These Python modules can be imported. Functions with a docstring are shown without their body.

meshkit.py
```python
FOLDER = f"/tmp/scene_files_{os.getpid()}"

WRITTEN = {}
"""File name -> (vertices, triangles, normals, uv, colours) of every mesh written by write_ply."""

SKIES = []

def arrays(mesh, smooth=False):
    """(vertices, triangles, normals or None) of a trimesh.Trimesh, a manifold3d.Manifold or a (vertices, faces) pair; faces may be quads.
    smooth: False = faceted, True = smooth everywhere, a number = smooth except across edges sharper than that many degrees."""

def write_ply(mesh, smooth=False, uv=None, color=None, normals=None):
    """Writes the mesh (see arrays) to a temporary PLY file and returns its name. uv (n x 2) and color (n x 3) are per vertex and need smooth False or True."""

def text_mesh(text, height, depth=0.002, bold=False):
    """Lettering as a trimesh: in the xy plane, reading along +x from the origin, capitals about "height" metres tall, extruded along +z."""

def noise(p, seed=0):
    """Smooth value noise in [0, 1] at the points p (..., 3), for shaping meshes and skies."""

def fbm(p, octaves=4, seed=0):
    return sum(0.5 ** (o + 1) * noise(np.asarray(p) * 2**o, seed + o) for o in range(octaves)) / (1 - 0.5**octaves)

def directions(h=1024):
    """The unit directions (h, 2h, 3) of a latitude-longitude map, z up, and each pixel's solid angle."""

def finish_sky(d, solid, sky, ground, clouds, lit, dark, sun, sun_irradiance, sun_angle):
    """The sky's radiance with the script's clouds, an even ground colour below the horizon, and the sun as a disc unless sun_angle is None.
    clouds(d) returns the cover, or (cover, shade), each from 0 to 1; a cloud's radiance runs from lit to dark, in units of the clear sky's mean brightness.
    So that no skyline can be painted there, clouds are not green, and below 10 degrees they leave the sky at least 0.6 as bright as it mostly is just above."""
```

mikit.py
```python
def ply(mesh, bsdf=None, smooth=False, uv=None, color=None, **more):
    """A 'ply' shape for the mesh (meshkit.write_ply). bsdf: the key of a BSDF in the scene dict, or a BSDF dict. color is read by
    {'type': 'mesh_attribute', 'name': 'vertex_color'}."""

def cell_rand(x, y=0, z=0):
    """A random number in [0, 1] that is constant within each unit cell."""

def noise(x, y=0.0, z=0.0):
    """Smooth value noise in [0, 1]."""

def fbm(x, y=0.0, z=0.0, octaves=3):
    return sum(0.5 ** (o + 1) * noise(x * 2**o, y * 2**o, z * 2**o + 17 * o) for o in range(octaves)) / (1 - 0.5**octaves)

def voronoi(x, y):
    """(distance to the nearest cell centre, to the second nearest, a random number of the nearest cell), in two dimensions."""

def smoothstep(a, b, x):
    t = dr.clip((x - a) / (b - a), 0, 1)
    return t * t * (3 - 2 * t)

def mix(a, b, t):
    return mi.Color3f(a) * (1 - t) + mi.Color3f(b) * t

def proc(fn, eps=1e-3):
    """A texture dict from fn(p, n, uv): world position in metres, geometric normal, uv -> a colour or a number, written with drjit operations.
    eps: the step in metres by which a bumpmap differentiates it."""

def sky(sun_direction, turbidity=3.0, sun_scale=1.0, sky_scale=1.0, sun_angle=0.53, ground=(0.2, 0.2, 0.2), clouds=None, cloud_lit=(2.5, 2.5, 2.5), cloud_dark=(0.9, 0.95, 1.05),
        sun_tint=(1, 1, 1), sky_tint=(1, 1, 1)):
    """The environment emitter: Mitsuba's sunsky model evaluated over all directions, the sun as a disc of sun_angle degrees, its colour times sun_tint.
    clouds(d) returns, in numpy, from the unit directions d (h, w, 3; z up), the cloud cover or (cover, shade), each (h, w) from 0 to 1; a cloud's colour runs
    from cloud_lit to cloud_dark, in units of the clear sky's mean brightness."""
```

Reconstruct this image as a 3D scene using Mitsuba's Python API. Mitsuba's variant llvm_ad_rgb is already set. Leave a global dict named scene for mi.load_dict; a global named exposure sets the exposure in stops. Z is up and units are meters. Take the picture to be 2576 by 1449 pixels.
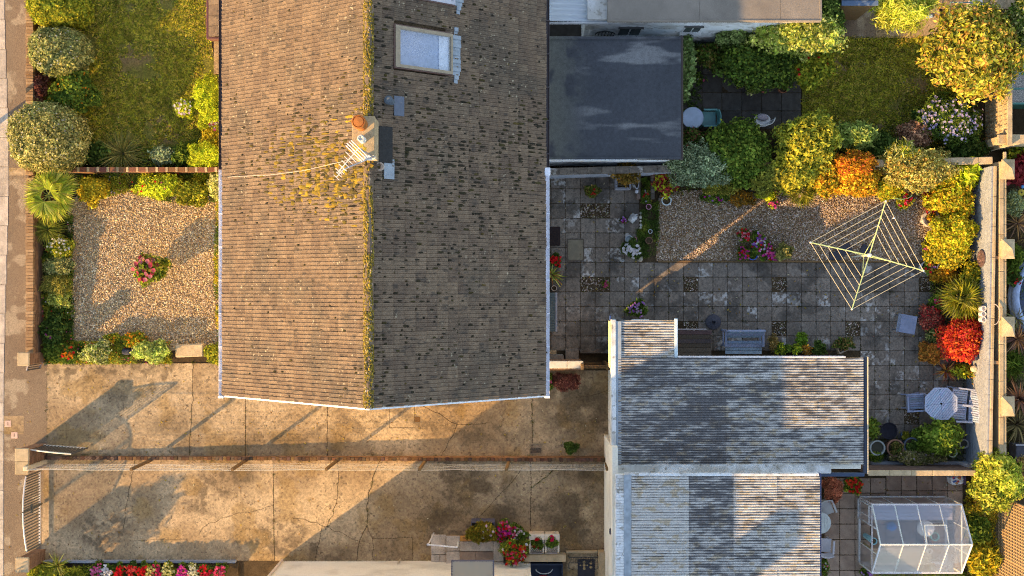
import math, random
import numpy as np, trimesh, shapely, drjit as dr, mitsuba as mi, mikit, meshkit
from shapely.geometry import Polygon, LineString, box as sbox
from shapely.ops import unary_union

scene, labels = {}, {}
T = mi.ScalarTransform4f
R = np.random.default_rng(7)
random.seed(7)

# ---------------------------------------------------------------- camera, sky, exposure
H0, F = 33.0, 2673.0            # height of the drone (m); focal length in units of a 2576 wide picture
scene['camera'] = {'type': 'perspective', 'fov': 2 * math.degrees(math.atan(1288 / F)), 'fov_axis': 'x', 'near_clip': 0.5, 'far_clip': 900.0,
                   'to_world': T().look_at(origin=[0, 0, H0], target=[0, 0, 0], up=[0, 1, 0])}
EL, AZ = math.radians(20.5), math.atan(0.727)
SUN = [-math.cos(EL) * math.cos(AZ), -math.cos(EL) * math.sin(AZ), math.sin(EL)]
def sky_clouds(d):
    q = d / np.maximum(d[..., 2:3], .08); f = meshkit.fbm(np.stack([q[..., 0] * .9, q[..., 1] * .9, q[..., 0] * 0 + 2.5], -1), 4, 5)
    return np.clip((f - .47) * 4.5, 0, 1) * .85, np.clip((f - .55) * 3, 0, 1) * .5
scene['sky'] = mikit.sky(SUN, turbidity=3, sun_scale=1.0, sky_scale=1.6, sun_tint=(1.13, 0.95, 0.66), sky_tint=(1.0, 1.0, 1.0), clouds=sky_clouds, cloud_lit=(2.7, 2.6, 2.5), cloud_dark=(1.6, 1.6, 1.65))
exposure = 2.75

# ---------------------------------------------------------------- helpers
def at(u, v, z=0.0):
    """A survey point: u, v on the aerial plan (2576 x 1449) at height z -> metres."""
    s = (H0 - z) / F
    return np.array([(u - 1288) * s, (724.5 - v) * s, z])
def X(u, z=0.0): return (u - 1288) * (H0 - z) / F
def Y(v, z=0.0): return (724.5 - v) * (H0 - z) / F
def M(px, z=0.0): return px * (H0 - z) / F

def cat(ms):
    vs, fs, n = [], [], 0
    for v, f in ms:
        v = np.asarray(v, float); f = np.asarray(f, int)
        if f.shape[1] == 4: f = np.vstack([f[:, [0, 1, 2]], f[:, [0, 2, 3]]])
        vs.append(v); fs.append(f + n); n += len(v)
    return np.vstack(vs), np.vstack(fs)
def tm(m): return np.array(m.vertices), np.array(m.faces)
def xf(m, mat): return np.asarray(m[0]) @ mat[:3, :3].T + mat[:3, 3], m[1]
def move(m, d): return np.asarray(m[0]) + np.asarray(d, float), m[1]
def rotz(m, a, c=(0, 0, 0)):
    c = np.asarray(c, float); s, k = math.sin(a), math.cos(a)
    return (np.asarray(m[0]) - c) @ np.array([[k, -s, 0], [s, k, 0], [0, 0, 1]]).T + c, m[1]
BF = np.array([[0, 2, 3, 1], [4, 5, 7, 6], [0, 1, 5, 4], [2, 6, 7, 3], [0, 4, 6, 2], [1, 3, 7, 5]])
def box(x0, x1, y0, y1, z0, z1, ch=0.0):
    x0, x1 = min(x0, x1), max(x0, x1); y0, y1 = min(y0, y1), max(y0, y1); z0, z1 = min(z0, z1), max(z0, z1)
    if ch <= 0:
        return np.array([[x, y, z] for z in (z0, z1) for y in (y0, y1) for x in (x0, x1)], float), BF
    ch = min(ch, (x1 - x0) * .3, (y1 - y0) * .3, (z1 - z0) * .3)
    P = []
    for x, a in ((x0, ch), (x1, -ch)):
        for y, b in ((y0, ch), (y1, -ch)):
            for z, c in ((z0, ch), (z1, -ch)):
                P += [[x, y + b, z + c], [x + a, y, z + c], [x + a, y + b, z]]
    h = trimesh.convex.convex_hull(np.array(P))
    return tm(h)
def obox(p, q, w, h, ch=0.0, up=(0, 0, 1)):
    """A bar of width w and depth h from p to q."""
    p, q = np.asarray(p, float), np.asarray(q, float); d = q - p; L = np.linalg.norm(d); d /= L
    up = np.asarray(up, float)
    if abs(d @ up) > .98: up = np.array([1.0, 0, 0])
    a = np.cross(up, d); a /= np.linalg.norm(a); b = np.cross(d, a)
    v, f = box(0, L, -w / 2, w / 2, -h / 2, h / 2, ch)
    return p + v[:, :1] * d + v[:, 1:2] * a + v[:, 2:] * b, f
def tube(pts, r, n=7, cap=True):
    p = np.asarray(pts, float); t = np.gradient(p, axis=0); t /= np.linalg.norm(t, axis=1, keepdims=True) + 1e-12
    ref = np.array([0, 0, 1.0]) if abs(t[:, 2]).mean() < .8 else np.array([1.0, 0, 0])
    a = np.cross(t, ref); a /= np.linalg.norm(a, axis=1, keepdims=True) + 1e-12; b = np.cross(t, a)
    g = np.arange(n) * 2 * math.pi / n; rr = np.broadcast_to(r, (len(p),))[:, None, None]
    v = (p[:, None] + rr * (np.cos(g)[None, :, None] * a[:, None] + np.sin(g)[None, :, None] * b[:, None])).reshape(-1, 3)
    f = [[i * n + j, (i + 1) * n + j, (i + 1) * n + (j + 1) % n, i * n + (j + 1) % n] for i in range(len(p) - 1) for j in range(n)]
    m = (v, np.array(f))
    if not cap: return m
    k = len(v); fc = [[k, (j + 1) % n, j] for j in range(n)] + [[k + 1, (len(p) - 1) * n + j, (len(p) - 1) * n + (j + 1) % n] for j in range(n)]
    v2, f2 = cat([m]); return np.vstack([v2, p[:1], p[-1:]]), np.vstack([f2, fc])
def lathe(prof, n=24, c=(0, 0, 0), sx=1.0, sy=1.0):
    pr = np.asarray(prof, float); g = np.arange(n) * 2 * math.pi / n
    v = np.stack([np.outer(pr[:, 0], np.cos(g)) * sx, np.outer(pr[:, 0], np.sin(g)) * sy, np.repeat(pr[:, 1:2], n, 1)], -1).reshape(-1, 3)
    f = [[i * n + j, i * n + (j + 1) % n, (i + 1) * n + (j + 1) % n, (i + 1) * n + j] for i in range(len(pr) - 1) for j in range(n)]
    return v + np.asarray(c, float), np.array(f)
def prism(poly, z0, z1):
    if hasattr(poly, 'geoms'): return cat([prism(g, z0, z1) for g in poly.geoms])
    m = trimesh.creation.extrude_polygon(poly, z1 - z0, engine='earcut'); v, f = tm(m)
    return v + [0, 0, z0], f
def sheet(poly, z):
    v, f = trimesh.creation.triangulate_polygon(poly, engine='earcut')
    return np.c_[v, np.full(len(v), z)], np.asarray(f)
def grid(x0, x1, y0, y1, z, step, bump=0.0, freq=1.0, seed=0):
    nx, ny = max(2, int((x1 - x0) / step) + 1), max(2, int((y1 - y0) / step) + 1)
    xx, yy = np.meshgrid(np.linspace(x0, x1, nx), np.linspace(y0, y1, ny), indexing='ij')
    P = np.stack([xx, yy, np.full_like(xx, z)], -1).reshape(-1, 3)
    if bump: P[:, 2] += bump * (meshkit.fbm(P * [freq, freq, 0] + [5, 5, 0], 4, seed) - .5)
    i, j = np.meshgrid(np.arange(nx - 1), np.arange(ny - 1), indexing='ij')
    q = np.stack([i * ny + j, (i + 1) * ny + j, (i + 1) * ny + j + 1, i * ny + j + 1], -1).reshape(-1, 4)
    return P, q
def poly(pts, z=0.0): return Polygon([at(u, v, z)[:2] for u, v in pts])

# ---------------------------------------------------------------- naming
COUNT = {}
def fresh(k):
    c = COUNT.get(k, 0); COUNT[k] = c + 1
    return k if c == 0 else f'{k}_{c:03d}'
def tag(key, label=None, cat_=None, group=None, kind=None):
    d = labels.setdefault(key, {})
    for a, b in (('label', label), ('category', cat_), ('group', group), ('kind', kind)):
        if b: d[a] = b
def thing(name, label, cat_, group=None):
    k = fresh(name); tag(k, label, cat_, group); return k
def pack(c):
    q = [int(round(31 * math.sqrt(min(max(float(x), 0), 1)))) for x in c]
    return q[0] * 1024 + q[1] * 32 + q[2] + 0.5
VC = {'leaf', 'petal', 'pebble'}
UVC = {'matte', 'paint', 'metal'}
def put(name, m, mat, col=None, parent=None, smooth=False, label=None, cat_=None, group=None, kind=None, uv=None, seed=None):
    """ONE entry of the scene. col: one colour (matte, paint, metal) or one per vertex (leaf, petal, pebble)."""
    k = fresh(f'{parent}__{name}' if parent else name)
    if label or cat_ or group or kind: tag(k, label, cat_, group, kind)
    v, f, n = meshkit.arrays(m, smooth)
    s = smooth is not False
    kw = {}
    if mat in VC:
        kw['color'] = np.broadcast_to(np.asarray(col, float), (len(v), 3)).astype(np.float32)
    elif mat in UVC:
        kw['uv'] = np.tile(np.array([[pack(col), R.random() if seed is None else seed]], np.float32), (len(v), 1))
    else:
        kw['uv'] = np.tile(np.array([[R.random(), R.random()] if uv is None else uv], np.float32), (len(v), 1)) if not hasattr(uv, 'shape') else uv.astype(np.float32)
    scene[k] = mikit.ply((v, f), mat, smooth=True if s else False, **kw)
    return k
def copy(src, name, parent, to_world=None):
    k = fresh(f'{parent}__{name}' if parent else name)
    d = dict(scene[src]) if isinstance(src, str) else dict(src)
    if to_world is not None: d['to_world'] = to_world
    scene[k] = d; return k

# ---------------------------------------------------------------- materials
nz, fb, ss, mx = mikit.noise, mikit.fbm, mikit.smoothstep, mikit.mix
def pr(fn, rough=.8, spec=.3, **k): return {'type': 'twosided', 'bsdf': {'type': 'principled', 'base_color': mikit.proc(fn), 'roughness': rough, 'specular': spec, **k}}
def C3(c): return mi.Color3f(*[float(x) for x in c])
def f_unpack(p, n, uv):
    q = dr.floor(uv.x); r = dr.floor(q / 1024); g = dr.floor((q - r * 1024) / 32); b = q - r * 1024 - g * 32
    c = mi.Color3f(dr.square(r / 31), dr.square(g / 31), dr.square(b / 31))
    w = fb(p.x * 9 + uv.y * 50, p.y * 9, p.z * 9, 3); d = fb(p.x * 60, p.y * 60, p.z * 60, 2)
    return c * (.72 + .38 * w + .18 * d)
# old oil and damp stains on the driveways: centre, half size, strength
STAINS = [(X(u), Y(v), M(a), M(b), k) for u, v, a, b, k in ((1190, 1225, 100, 45, .8), (1110, 1300, 50, 40, .75), (1260, 1290, 40, 50, .6), (1440, 1285, 70, 75, .8), (1470, 1190, 60, 25, .7), (1440, 1020, 120, 90, .62), (1250, 1085, 120, 40, .5), (300, 1000, 60, 30, .4), (640, 1110, 260, 22, .5), (430, 1075, 90, 35, .45), (980, 1380, 30, 30, .45), (860, 1390, 60, 20, .45), (600, 1200, 50, 60, .3), (700, 970, 70, 30, .35))]
def bsdfs():
    va = {'type': 'mesh_attribute', 'name': 'vertex_color'}
    scene['leaf'] = {'type': 'principledthin', 'base_color': va, 'roughness': .45, 'diff_trans': .75, 'spec_trans': 0.0, 'eta': 1.4}
    scene['petal'] = {'type': 'principledthin', 'base_color': va, 'roughness': .7, 'diff_trans': .6, 'spec_trans': 0.0, 'eta': 1.3}
    scene['pebble'] = {'type': 'twosided', 'bsdf': {'type': 'principled', 'base_color': va, 'roughness': .75, 'specular': .35}}
    scene['matte'] = pr(f_unpack, .85, .3)
    scene['paint'] = pr(f_unpack, .38, .5)
    scene['metal'] = pr(f_unpack, .32, .5, metallic=.85)
    scene['glass'] = {'type': 'thindielectric', 'int_ior': 1.5}
    scene['dusty_glass'] = {'type': 'blendbsdf', 'weight': .16, 'a': {'type': 'thindielectric', 'int_ior': 1.55}, 'b': {'type': 'twosided', 'bsdf': {'type': 'diffuse', 'reflectance': {'type': 'rgb', 'value': [.6, .6, .66]}}}}
    def concrete(p, n, uv):
        a = fb(p.x * .7 + uv.x * 9, p.y * .7, 3, 4); b = fb(p.x * 5, p.y * 5, 1, 3); c = fb(p.x * 45, p.y * 45, 2, 2)
        col = mx((.27, .19, .11), (.42, .315, .195), ss(.3, .7, a))
        col = mx(col, (.12, .088, .055), .85 * ss(.5, .7, fb(p.x * .55 + 40, p.y * .8 + 9, 7, 4)) * ss(.35, .65, b))
        col = mx(col, (.24, .15, .05), .5 * ss(.55, .7, fb(p.x * 1.3 + 11, p.y * 1.3, 5, 4)))
        st = mi.Float(0); nn = fb(p.x * 2.1, p.y * 2.1, 12, 4)
        for sx, sy, rx, ry, k in STAINS: st = dr.maximum(st, k * dr.exp(-dr.square((p.x - sx) / rx) - dr.square((p.y - sy) / ry)))
        col = mx(col, (.085, .06, .035), dr.clip(st * ss(.22, .55, nn) * 1.25, 0, .85))
        spots = ss(.72, .8, fb(p.x * 14, p.y * 14, 5, 2))
        g = fb(p.x * 19, p.y * 19, 6, 2)
        return mx(col, (.1, .075, .05), .55 * spots) * (.3 + .4 * b + .5 * c + .75 * g)
    scene['concrete'] = pr(concrete, .9, .2)
    def asphalt(p, n, uv):
        a = fb(p.x * .8, p.y * .8, 4, 4); c = fb(p.x * 55, p.y * 55, 2, 2); g = nz(p.x * 120, p.y * 120)
        col = mx((.17, .122, .082), (.27, .2, .135), a)
        col = mx(col, (.42, .34, .24), .6 * ss(.6, .72, fb(p.x * 2.3 + 3, p.y * 2.3, 9, 3)))
        return col * (.35 + .6 * c + .7 * g)
    scene['asphalt'] = pr(asphalt, .9, .25)
    def stone(p, n, uv):
        b = fb(p.x * 6, p.y * 6, p.z * 6, 3); c = fb(p.x * 50, p.y * 50, p.z * 50, 2)
        return mx((.36, .27, .15), (.56, .43, .27), .6 * b + .5 * uv.x) * (.6 + .35 * b + .4 * c)
    scene['sandstone'] = pr(stone, .9, .2)
    def slab(p, n, uv):
        a = fb(p.x * 3 + uv.x * 31, p.y * 3, uv.y * 17, 4); c = fb(p.x * 70, p.y * 70, 2, 2); b = fb(p.x * 14, p.y * 14, 3, 3)
        col = mx((.14, .114, .093), (.225, .19, .158), uv.x * .6 + .4 * b)
        pale = ss(.5, .62, a) * ss(.5, .85, uv.y) * ss(.35, .62, b)
        col = mx(col, (.44, .42, .4), .85 * pale)
        col = mx(col, (.05, .045, .04), .6 * ss(.56, .7, fb(p.x * 1.6 + 9, p.y * 1.6, 4, 4)))
        g = fb(p.x * 26, p.y * 26, 8, 2)
        return col * (.25 + .4 * b + .55 * c + .6 * g)
    scene['paving'] = pr(slab, .85, .3)
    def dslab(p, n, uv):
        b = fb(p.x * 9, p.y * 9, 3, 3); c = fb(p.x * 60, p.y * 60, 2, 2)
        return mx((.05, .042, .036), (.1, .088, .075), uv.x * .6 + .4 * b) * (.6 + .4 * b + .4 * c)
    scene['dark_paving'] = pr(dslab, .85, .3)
    def sslab(p, n, uv):
        b = fb(p.x * 5 + p.y * 2 + uv.x * 20, p.y * 5, 3, 4); c = fb(p.x * 60, p.y * 60, 2, 2)
        return mx((.25, .17, .125), (.38, .28, .21), uv.x * .7 + .3 * b) * (.6 + .45 * b + .35 * c)
    scene['pink_paving'] = pr(sslab, .85, .3)
    def pale(p, n, uv):
        b = fb(p.x * 6, p.y * 6, 3, 4); c = fb(p.x * 40, p.y * 40, 2, 2)
        return mx((.4, .34, .28), (.56, .48, .4), uv.x * .6 + .4 * b) * (.5 + .5 * b + .5 * c)
    scene['pale_paving'] = pr(pale, .85, .3)
    def soil(p, n, uv):
        a = fb(p.x * 4, p.y * 4, 1, 4); c = fb(p.x * 50, p.y * 50, 2, 2)
        return mx((.04, .028, .016), (.1, .07, .04), a) * (.5 + c)
    scene['soil'] = pr(soil, .95, .1)
    def turf(p, n, uv):
        a = fb(p.x * 1.2, p.y * 1.2, 1, 4); c = fb(p.x * 40, p.y * 40, 2, 2)
        return mx(mx((.1, .1, .02), (.2, .18, .035), c), (.2, .14, .06), ss(.44, .62, a)) * (.5 + c)
    scene['turf'] = pr(turf, .95, .1)
    def tile(p, n, uv):
        a = fb(p.x * 1.1 + 5, p.y * 1.1, p.z, 4); b = fb(p.x * 11, p.y * 11, p.z * 11, 3); c = fb(p.x * 70, p.y * 70, p.z * 70, 2)
        col = mx((.15, .105, .074), (.245, .175, .115), .8 * uv.x + .4 * b)
        col = mx(col, (.12, .1, .075), .5 * ss(.5, .7, a))
        lich = ss(.74, .8, fb(p.x * 17 + 3, p.y * 17, p.z * 17, 2)) * ss(.45, .6, a)
        col = mx(col, (.52, .44, .3), .75 * lich)
        dk = ss(.6, .75, fb(p.x * 6 + 31, p.y * 14, p.z * 6, 3))
        return mx(col, (.07, .06, .05), .65 * dk) * (.5 + .45 * b + .5 * c)
    scene['roof_tile'] = pr(tile, .88, .25)
    def brick(p, n, uv):
        b = fb(p.x * 13, p.y * 13, p.z * 13, 3); c = fb(p.x * 80, p.y * 80, p.z * 80, 2)
        col = mx((.26, .15, .075), (.42, .27, .145), uv.x)
        return mx(col, (.13, .09, .06), .4 * ss(.55, .7, b)) * (.6 + .4 * b + .35 * c)
    scene['brick'] = pr(brick, .9, .2)
    def brickwall(p, n, uv):
        hx = dr.select(dr.abs(n.x) > .5, p.y, p.x); row = dr.floor(p.z / .075); t = p.z / .075 - row
        s = hx / .225 + .5 * (row - 2 * dr.floor(row / 2)); q = s - dr.floor(s)
        j = ss(.0, .08, t) * ss(0, .03, q); r = mikit.cell_rand(dr.floor(s), row, 3); c = fb(p.x * 30, p.y * 30, p.z * 30, 3)
        return mx((.24, .2, .15), mx((.15, .08, .045), (.27, .15, .085), r), j) * (.6 + .8 * c)
    scene['brick_courses'] = pr(brickwall, .9, .2)
    def render(p, n, uv):
        a = fb(p.x * 1.5, p.y * 1.5, p.z * 1.5, 4); c = fb(p.x * 40, p.y * 40, p.z * 40, 2)
        return mx((.74, .7, .6), (.5, .46, .38), .6 * ss(.45, .75, a)) * (.85 + .25 * c)
    scene['cream_render'] = pr(render, .85, .25)
    def white(p, n, uv):
        a = fb(p.x * 2.2, p.y * 2.2, p.z * 2.2, 4); b = fb(p.x * 9, p.y * 9, p.z * 9, 3); c = fb(p.x * 40, p.y * 40, p.z * 40, 2)
        return mx(mx((.72, .74, .76), (.42, .4, .36), ss(.45, .72, a) * .8), (.2, .17, .12), .6 * ss(.62, .74, b)) * (.85 + .25 * c)
    scene['white_render'] = pr(white, .8, .3)
    def block(p, n, uv):
        a = fb(p.x * 2, p.y * 2, p.z * 2, 4); b = fb(p.x * 14, p.y * 14, p.z * 14, 3); c = fb(p.x * 60, p.y * 60, p.z * 60, 2)
        return mx((.24, .26, .3), (.33, .35, .39), .5 * a + .5 * uv.x) * (.6 + .4 * b + .35 * c)
    scene['blockwork'] = pr(block, .9, .2)
    def felt(p, n, uv):
        a = fb(p.x * .8, p.y * 1.2, 4, 4); st = fb(p.x * .55 + 3, p.y * 2.6, 8, 4); c = fb(p.x * 90, p.y * 90, 2, 2)
        col = mx((.036, .04, .05), (.06, .064, .076), a)
        edge = ss(2.4, 1.0, p.x) * ss(.3, .6, fb(p.x * 3, p.y * 3, 2, 3))
        col = mx(col, (.2, .2, .205), .8 * ss(.49, .66, st) * ss(1.4, 2.6, p.x))
        col = mx(col, (.125, .13, .115), .8 * edge)
        return col * (.5 + .4 * fb(p.x * 16, p.y * 16, 5, 2) + .6 * c)
    scene['felt'] = pr(felt, .75, .4)
    def felt2(p, n, uv):
        a = fb(p.x * 1.5, p.y * 1.5, 4, 4); c = fb(p.x * 90, p.y * 90, 2, 2); w = fb(p.x * 4, p.y * 4, 9, 3)
        return mx((.19, .165, .14), (.27, .235, .2), a) * (.7 + .25 * w + .4 * c)
    scene['grey_felt'] = pr(felt2, .85, .3)
    def asb(p, n, uv):   # weathered corrugated cement: pale, with black lichen and rust-yellow patches that run along the ribs
        a = fb(p.x * .9, p.y * 7.5, 4, 5); a = .55 * a + .45 * fb(p.x * 4.5, p.y * 14, 6, 3); b = fb(p.x * 6, p.y * 24, 3, 3); c = fb(p.x * 50, p.y * 50, 2, 2)
        col = mx((.42, .41, .4), (.64, .62, .58), b)
        col = mx(col, (.4, .29, .13), .55 * ss(.55, .72, fb(p.x * 5 + 7, p.y * 9, 6, 3)))
        th = uv.y; val = 1 - uv.x
        dk = ss(th - .2, th + .2, a + .4 * (b - .5) + .2 * (val - .5))
        col = mx(col, (.07, .068, .08), .86 * dk)
        col = mx(col, (.05, .047, .045), ss(.62, .98, val) * (.35 + .4 * ss(.35, .6, a)))
        return col * (.7 + .55 * c)
    scene['cement_sheet'] = pr(asb, .85, .3)
    def wood(p, n, uv):
        g = fb(p.x * 6 + uv.x * 40, p.y * 40, p.z * 40, 3); c = fb(p.x * 60, p.y * 60, p.z * 60, 2)
        return mx((.1, .06, .03), (.26, .16, .07), g * .7 + .3 * uv.x) * (.7 + .5 * c)
    scene['wood'] = pr(wood, .85, .25)
    def lead(p, n, uv):
        a = fb(p.x * 8, p.y * 8, p.z * 8, 3)
        return mx((.2, .24, .28), (.42, .48, .54), a)
    scene['lead'] = pr(lead, .6, .4)
bsdfs()
# ================================================================ SETTING: ground, pavement, driveways, paving
put('ground', box(-450, 450, -450, 450, -.5, -.12), 'soil', kind='structure', label='bare ground around the houses and gardens')
put('garden_soil', grid(-14.2, 17, -13, 12, -.03, .25, .06, .9, 3), 'soil', kind='structure', label='dark soil of the garden beds', smooth=True)
put('road', box(-60, X(-24), -40, 40, -.3, -.11), 'asphalt', kind='structure', label='road beyond the kerb')
k = put('pavement', prism(poly([(8, -300), (72, -300), (72, 905), (119, 912), (119, 1120), (112, 1180), (104, 1400), (104, 1700), (8, 1700)]), -.1, 0.0), 'asphalt', kind='structure', label='brown tarmac pavement along the garden walls')
for pl, mat in (([(17, 422), (66, 422), (66, 441), (17, 441)], 'concrete'), ([(4, 1046), (60, 1046), (60, 1092), (4, 1092)], 'concrete')):
    put('patch', prism(poly(pl), -.05, .004), mat, parent=k, label='pale patched strip in the tarmac')
for v0 in range(-320, 1760, 74):
    w = 9 + 13 * math.exp(-((v0 - 400) / 330) ** 2)
    put('kerb_stone', box(X(-24), X(w), Y(v0 + 73), Y(v0), -.3, .012, .006), 'pale_paving', parent=k)
for u, v, s in ((20, 1066, 8), (36.5, 1095, 8)):
    x, y, _ = at(u, v); d = M(s)
    kk = put('utility_cover', box(x - d, x + d, y - d, y + d, -.02, .012, .005), 'matte', (.62, .42, .33), label='small pinkish square utility cover set in the pavement by the gate pillar' if s and u < 30 else 'small pinkish square utility cover set in the pavement, nearer the gate pillar', cat_='utility cover')
    put('lid', box(x - .015, x + .015, y - .05, y + .05, .012, .016), 'matte', (.3, .2, .15), parent=kk)

def crack(pts, w=.016, jit=.03, step=.18):
    P = [at(u, v)[:2] for u, v in pts]; out = [P[0]]
    for a, b in zip(P[:-1], P[1:]):
        n = max(1, int(np.linalg.norm(b - a) / step)); t = b - a; nn = np.array([-t[1], t[0]]) / (np.linalg.norm(t) + 1e-9)
        for i in range(1, n + 1): out.append(a + t * i / n + nn * (R.normal() * jit if i < n else 0))
    return LineString(out).buffer(w / 2, cap_style='square', join_style='mitre')
def slabs(holder, area, cracks, mat, z0=-.08, z1=.0):
    g = area.difference(unary_union(cracks))
    for q in sorted(getattr(g, 'geoms', [g]), key=lambda q: -q.area):
        if q.area > .003: put('slab', prism(q.simplify(.002), z0, z1), mat, parent=holder)
d1 = put('driveway', sheet(poly([(110, 908), (1536, 908), (1536, 1150), (110, 1150)]), -.024), 'soil', kind='structure', label='cracked brown concrete driveway beside the tiled house')
slabs(d1, poly([(119, 914), (568, 914), (568, 880), (1400, 880), (1400, 932), (1537, 932), (1537, 1152), (119, 1150)]),
      [crack([(484, 905), (485, 960), (481, 1050), (477, 1140), (475, 1155)]), crack([(617, 900), (618, 1160)], .02, .004), crack([(824, 900), (823, 1160)], .02, .012), crack([(1338, 900), (1339, 1160)], .022, .004),
       crack([(1042, 1020), (1042, 1062)], .014, .004), crack([(980, 1076), (1043, 1076)], .014, .006), crack([(980, 1010), (980, 1076)], .012, .006), crack([(1060, 1020), (1105, 1040), (1150, 1068), (1145, 1080), (1113, 1140), (1108, 1155)]),
       crack([(1150, 1068), (1190, 1067), (1230, 1063)]), crack([(1450, 1000), (1500, 992), (1540, 978)], .012), crack([(1531, 925), (1531, 1155)], .016, .004)], 'concrete')
d2 = put('driveway', sheet(poly([(100, 1146), (1545, 1146), (1545, 1460), (100, 1460)]), -.025), 'soil', kind='structure', label='cracked brown concrete driveway behind the metal double gate')
slabs(d2, poly([(104, 1154), (1541, 1156), (1548, 1385), (1548, 1470), (1240, 1470), (1240, 1412), (104, 1409)]),
      [crack([(686.5, 1140), (688, 1270), (690.5, 1415)], .02, .004), crack([(849, 1150), (849, 1226), (846, 1266), (824, 1324), (824, 1326)]), crack([(811, 1322), (806, 1345), (797, 1380), (791, 1415)]),
       crack([(734, 1303), (781, 1314), (824, 1324), (874, 1349), (904, 1361)]), crack([(970, 1145), (954, 1163), (937, 1203), (927, 1259), (923, 1323), (904, 1361), (900, 1385), (897, 1415)], .02),
       crack([(923, 1320), (937, 1354), (939, 1380), (941, 1415)]), crack([(939, 1355), (1037, 1352), (1039, 1415)], .016, .006), crack([(340, 1150), (337, 1179), (330, 1213), (318, 1270), (310, 1330)]),
       crack([(500, 1346), (527, 1316), (600, 1290), (643, 1284), (688, 1272)], .012), crack([(1335, 1145), (1336, 1226), (1335, 1345), (1334, 1420)], .02, .004), crack([(1313, 1178), (1288, 1213), (1240, 1262), (1207, 1299)]),
       crack([(1336, 1228), (1352, 1216), (1401, 1176), (1420, 1150)]), crack([(1531, 1150), (1534, 1290), (1538, 1420)], .016, .004), crack([(336, 1360), (470, 1356), (473, 1372)], .01, .01)], 'concrete')
for h, u, v, s in ((d1, 1050, 1055, 6.5),):
    x, y, _ = at(u, v); d = M(s)
    put('drain_cover', box(x - d, x + d, y - d, y + d, -.02, .008, .004), 'matte', (.13, .06, .03), parent=h, label='small rusty square drain cover')
x, y, _ = at(1348, 1129); w, hh = M(15), M(13)
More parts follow.
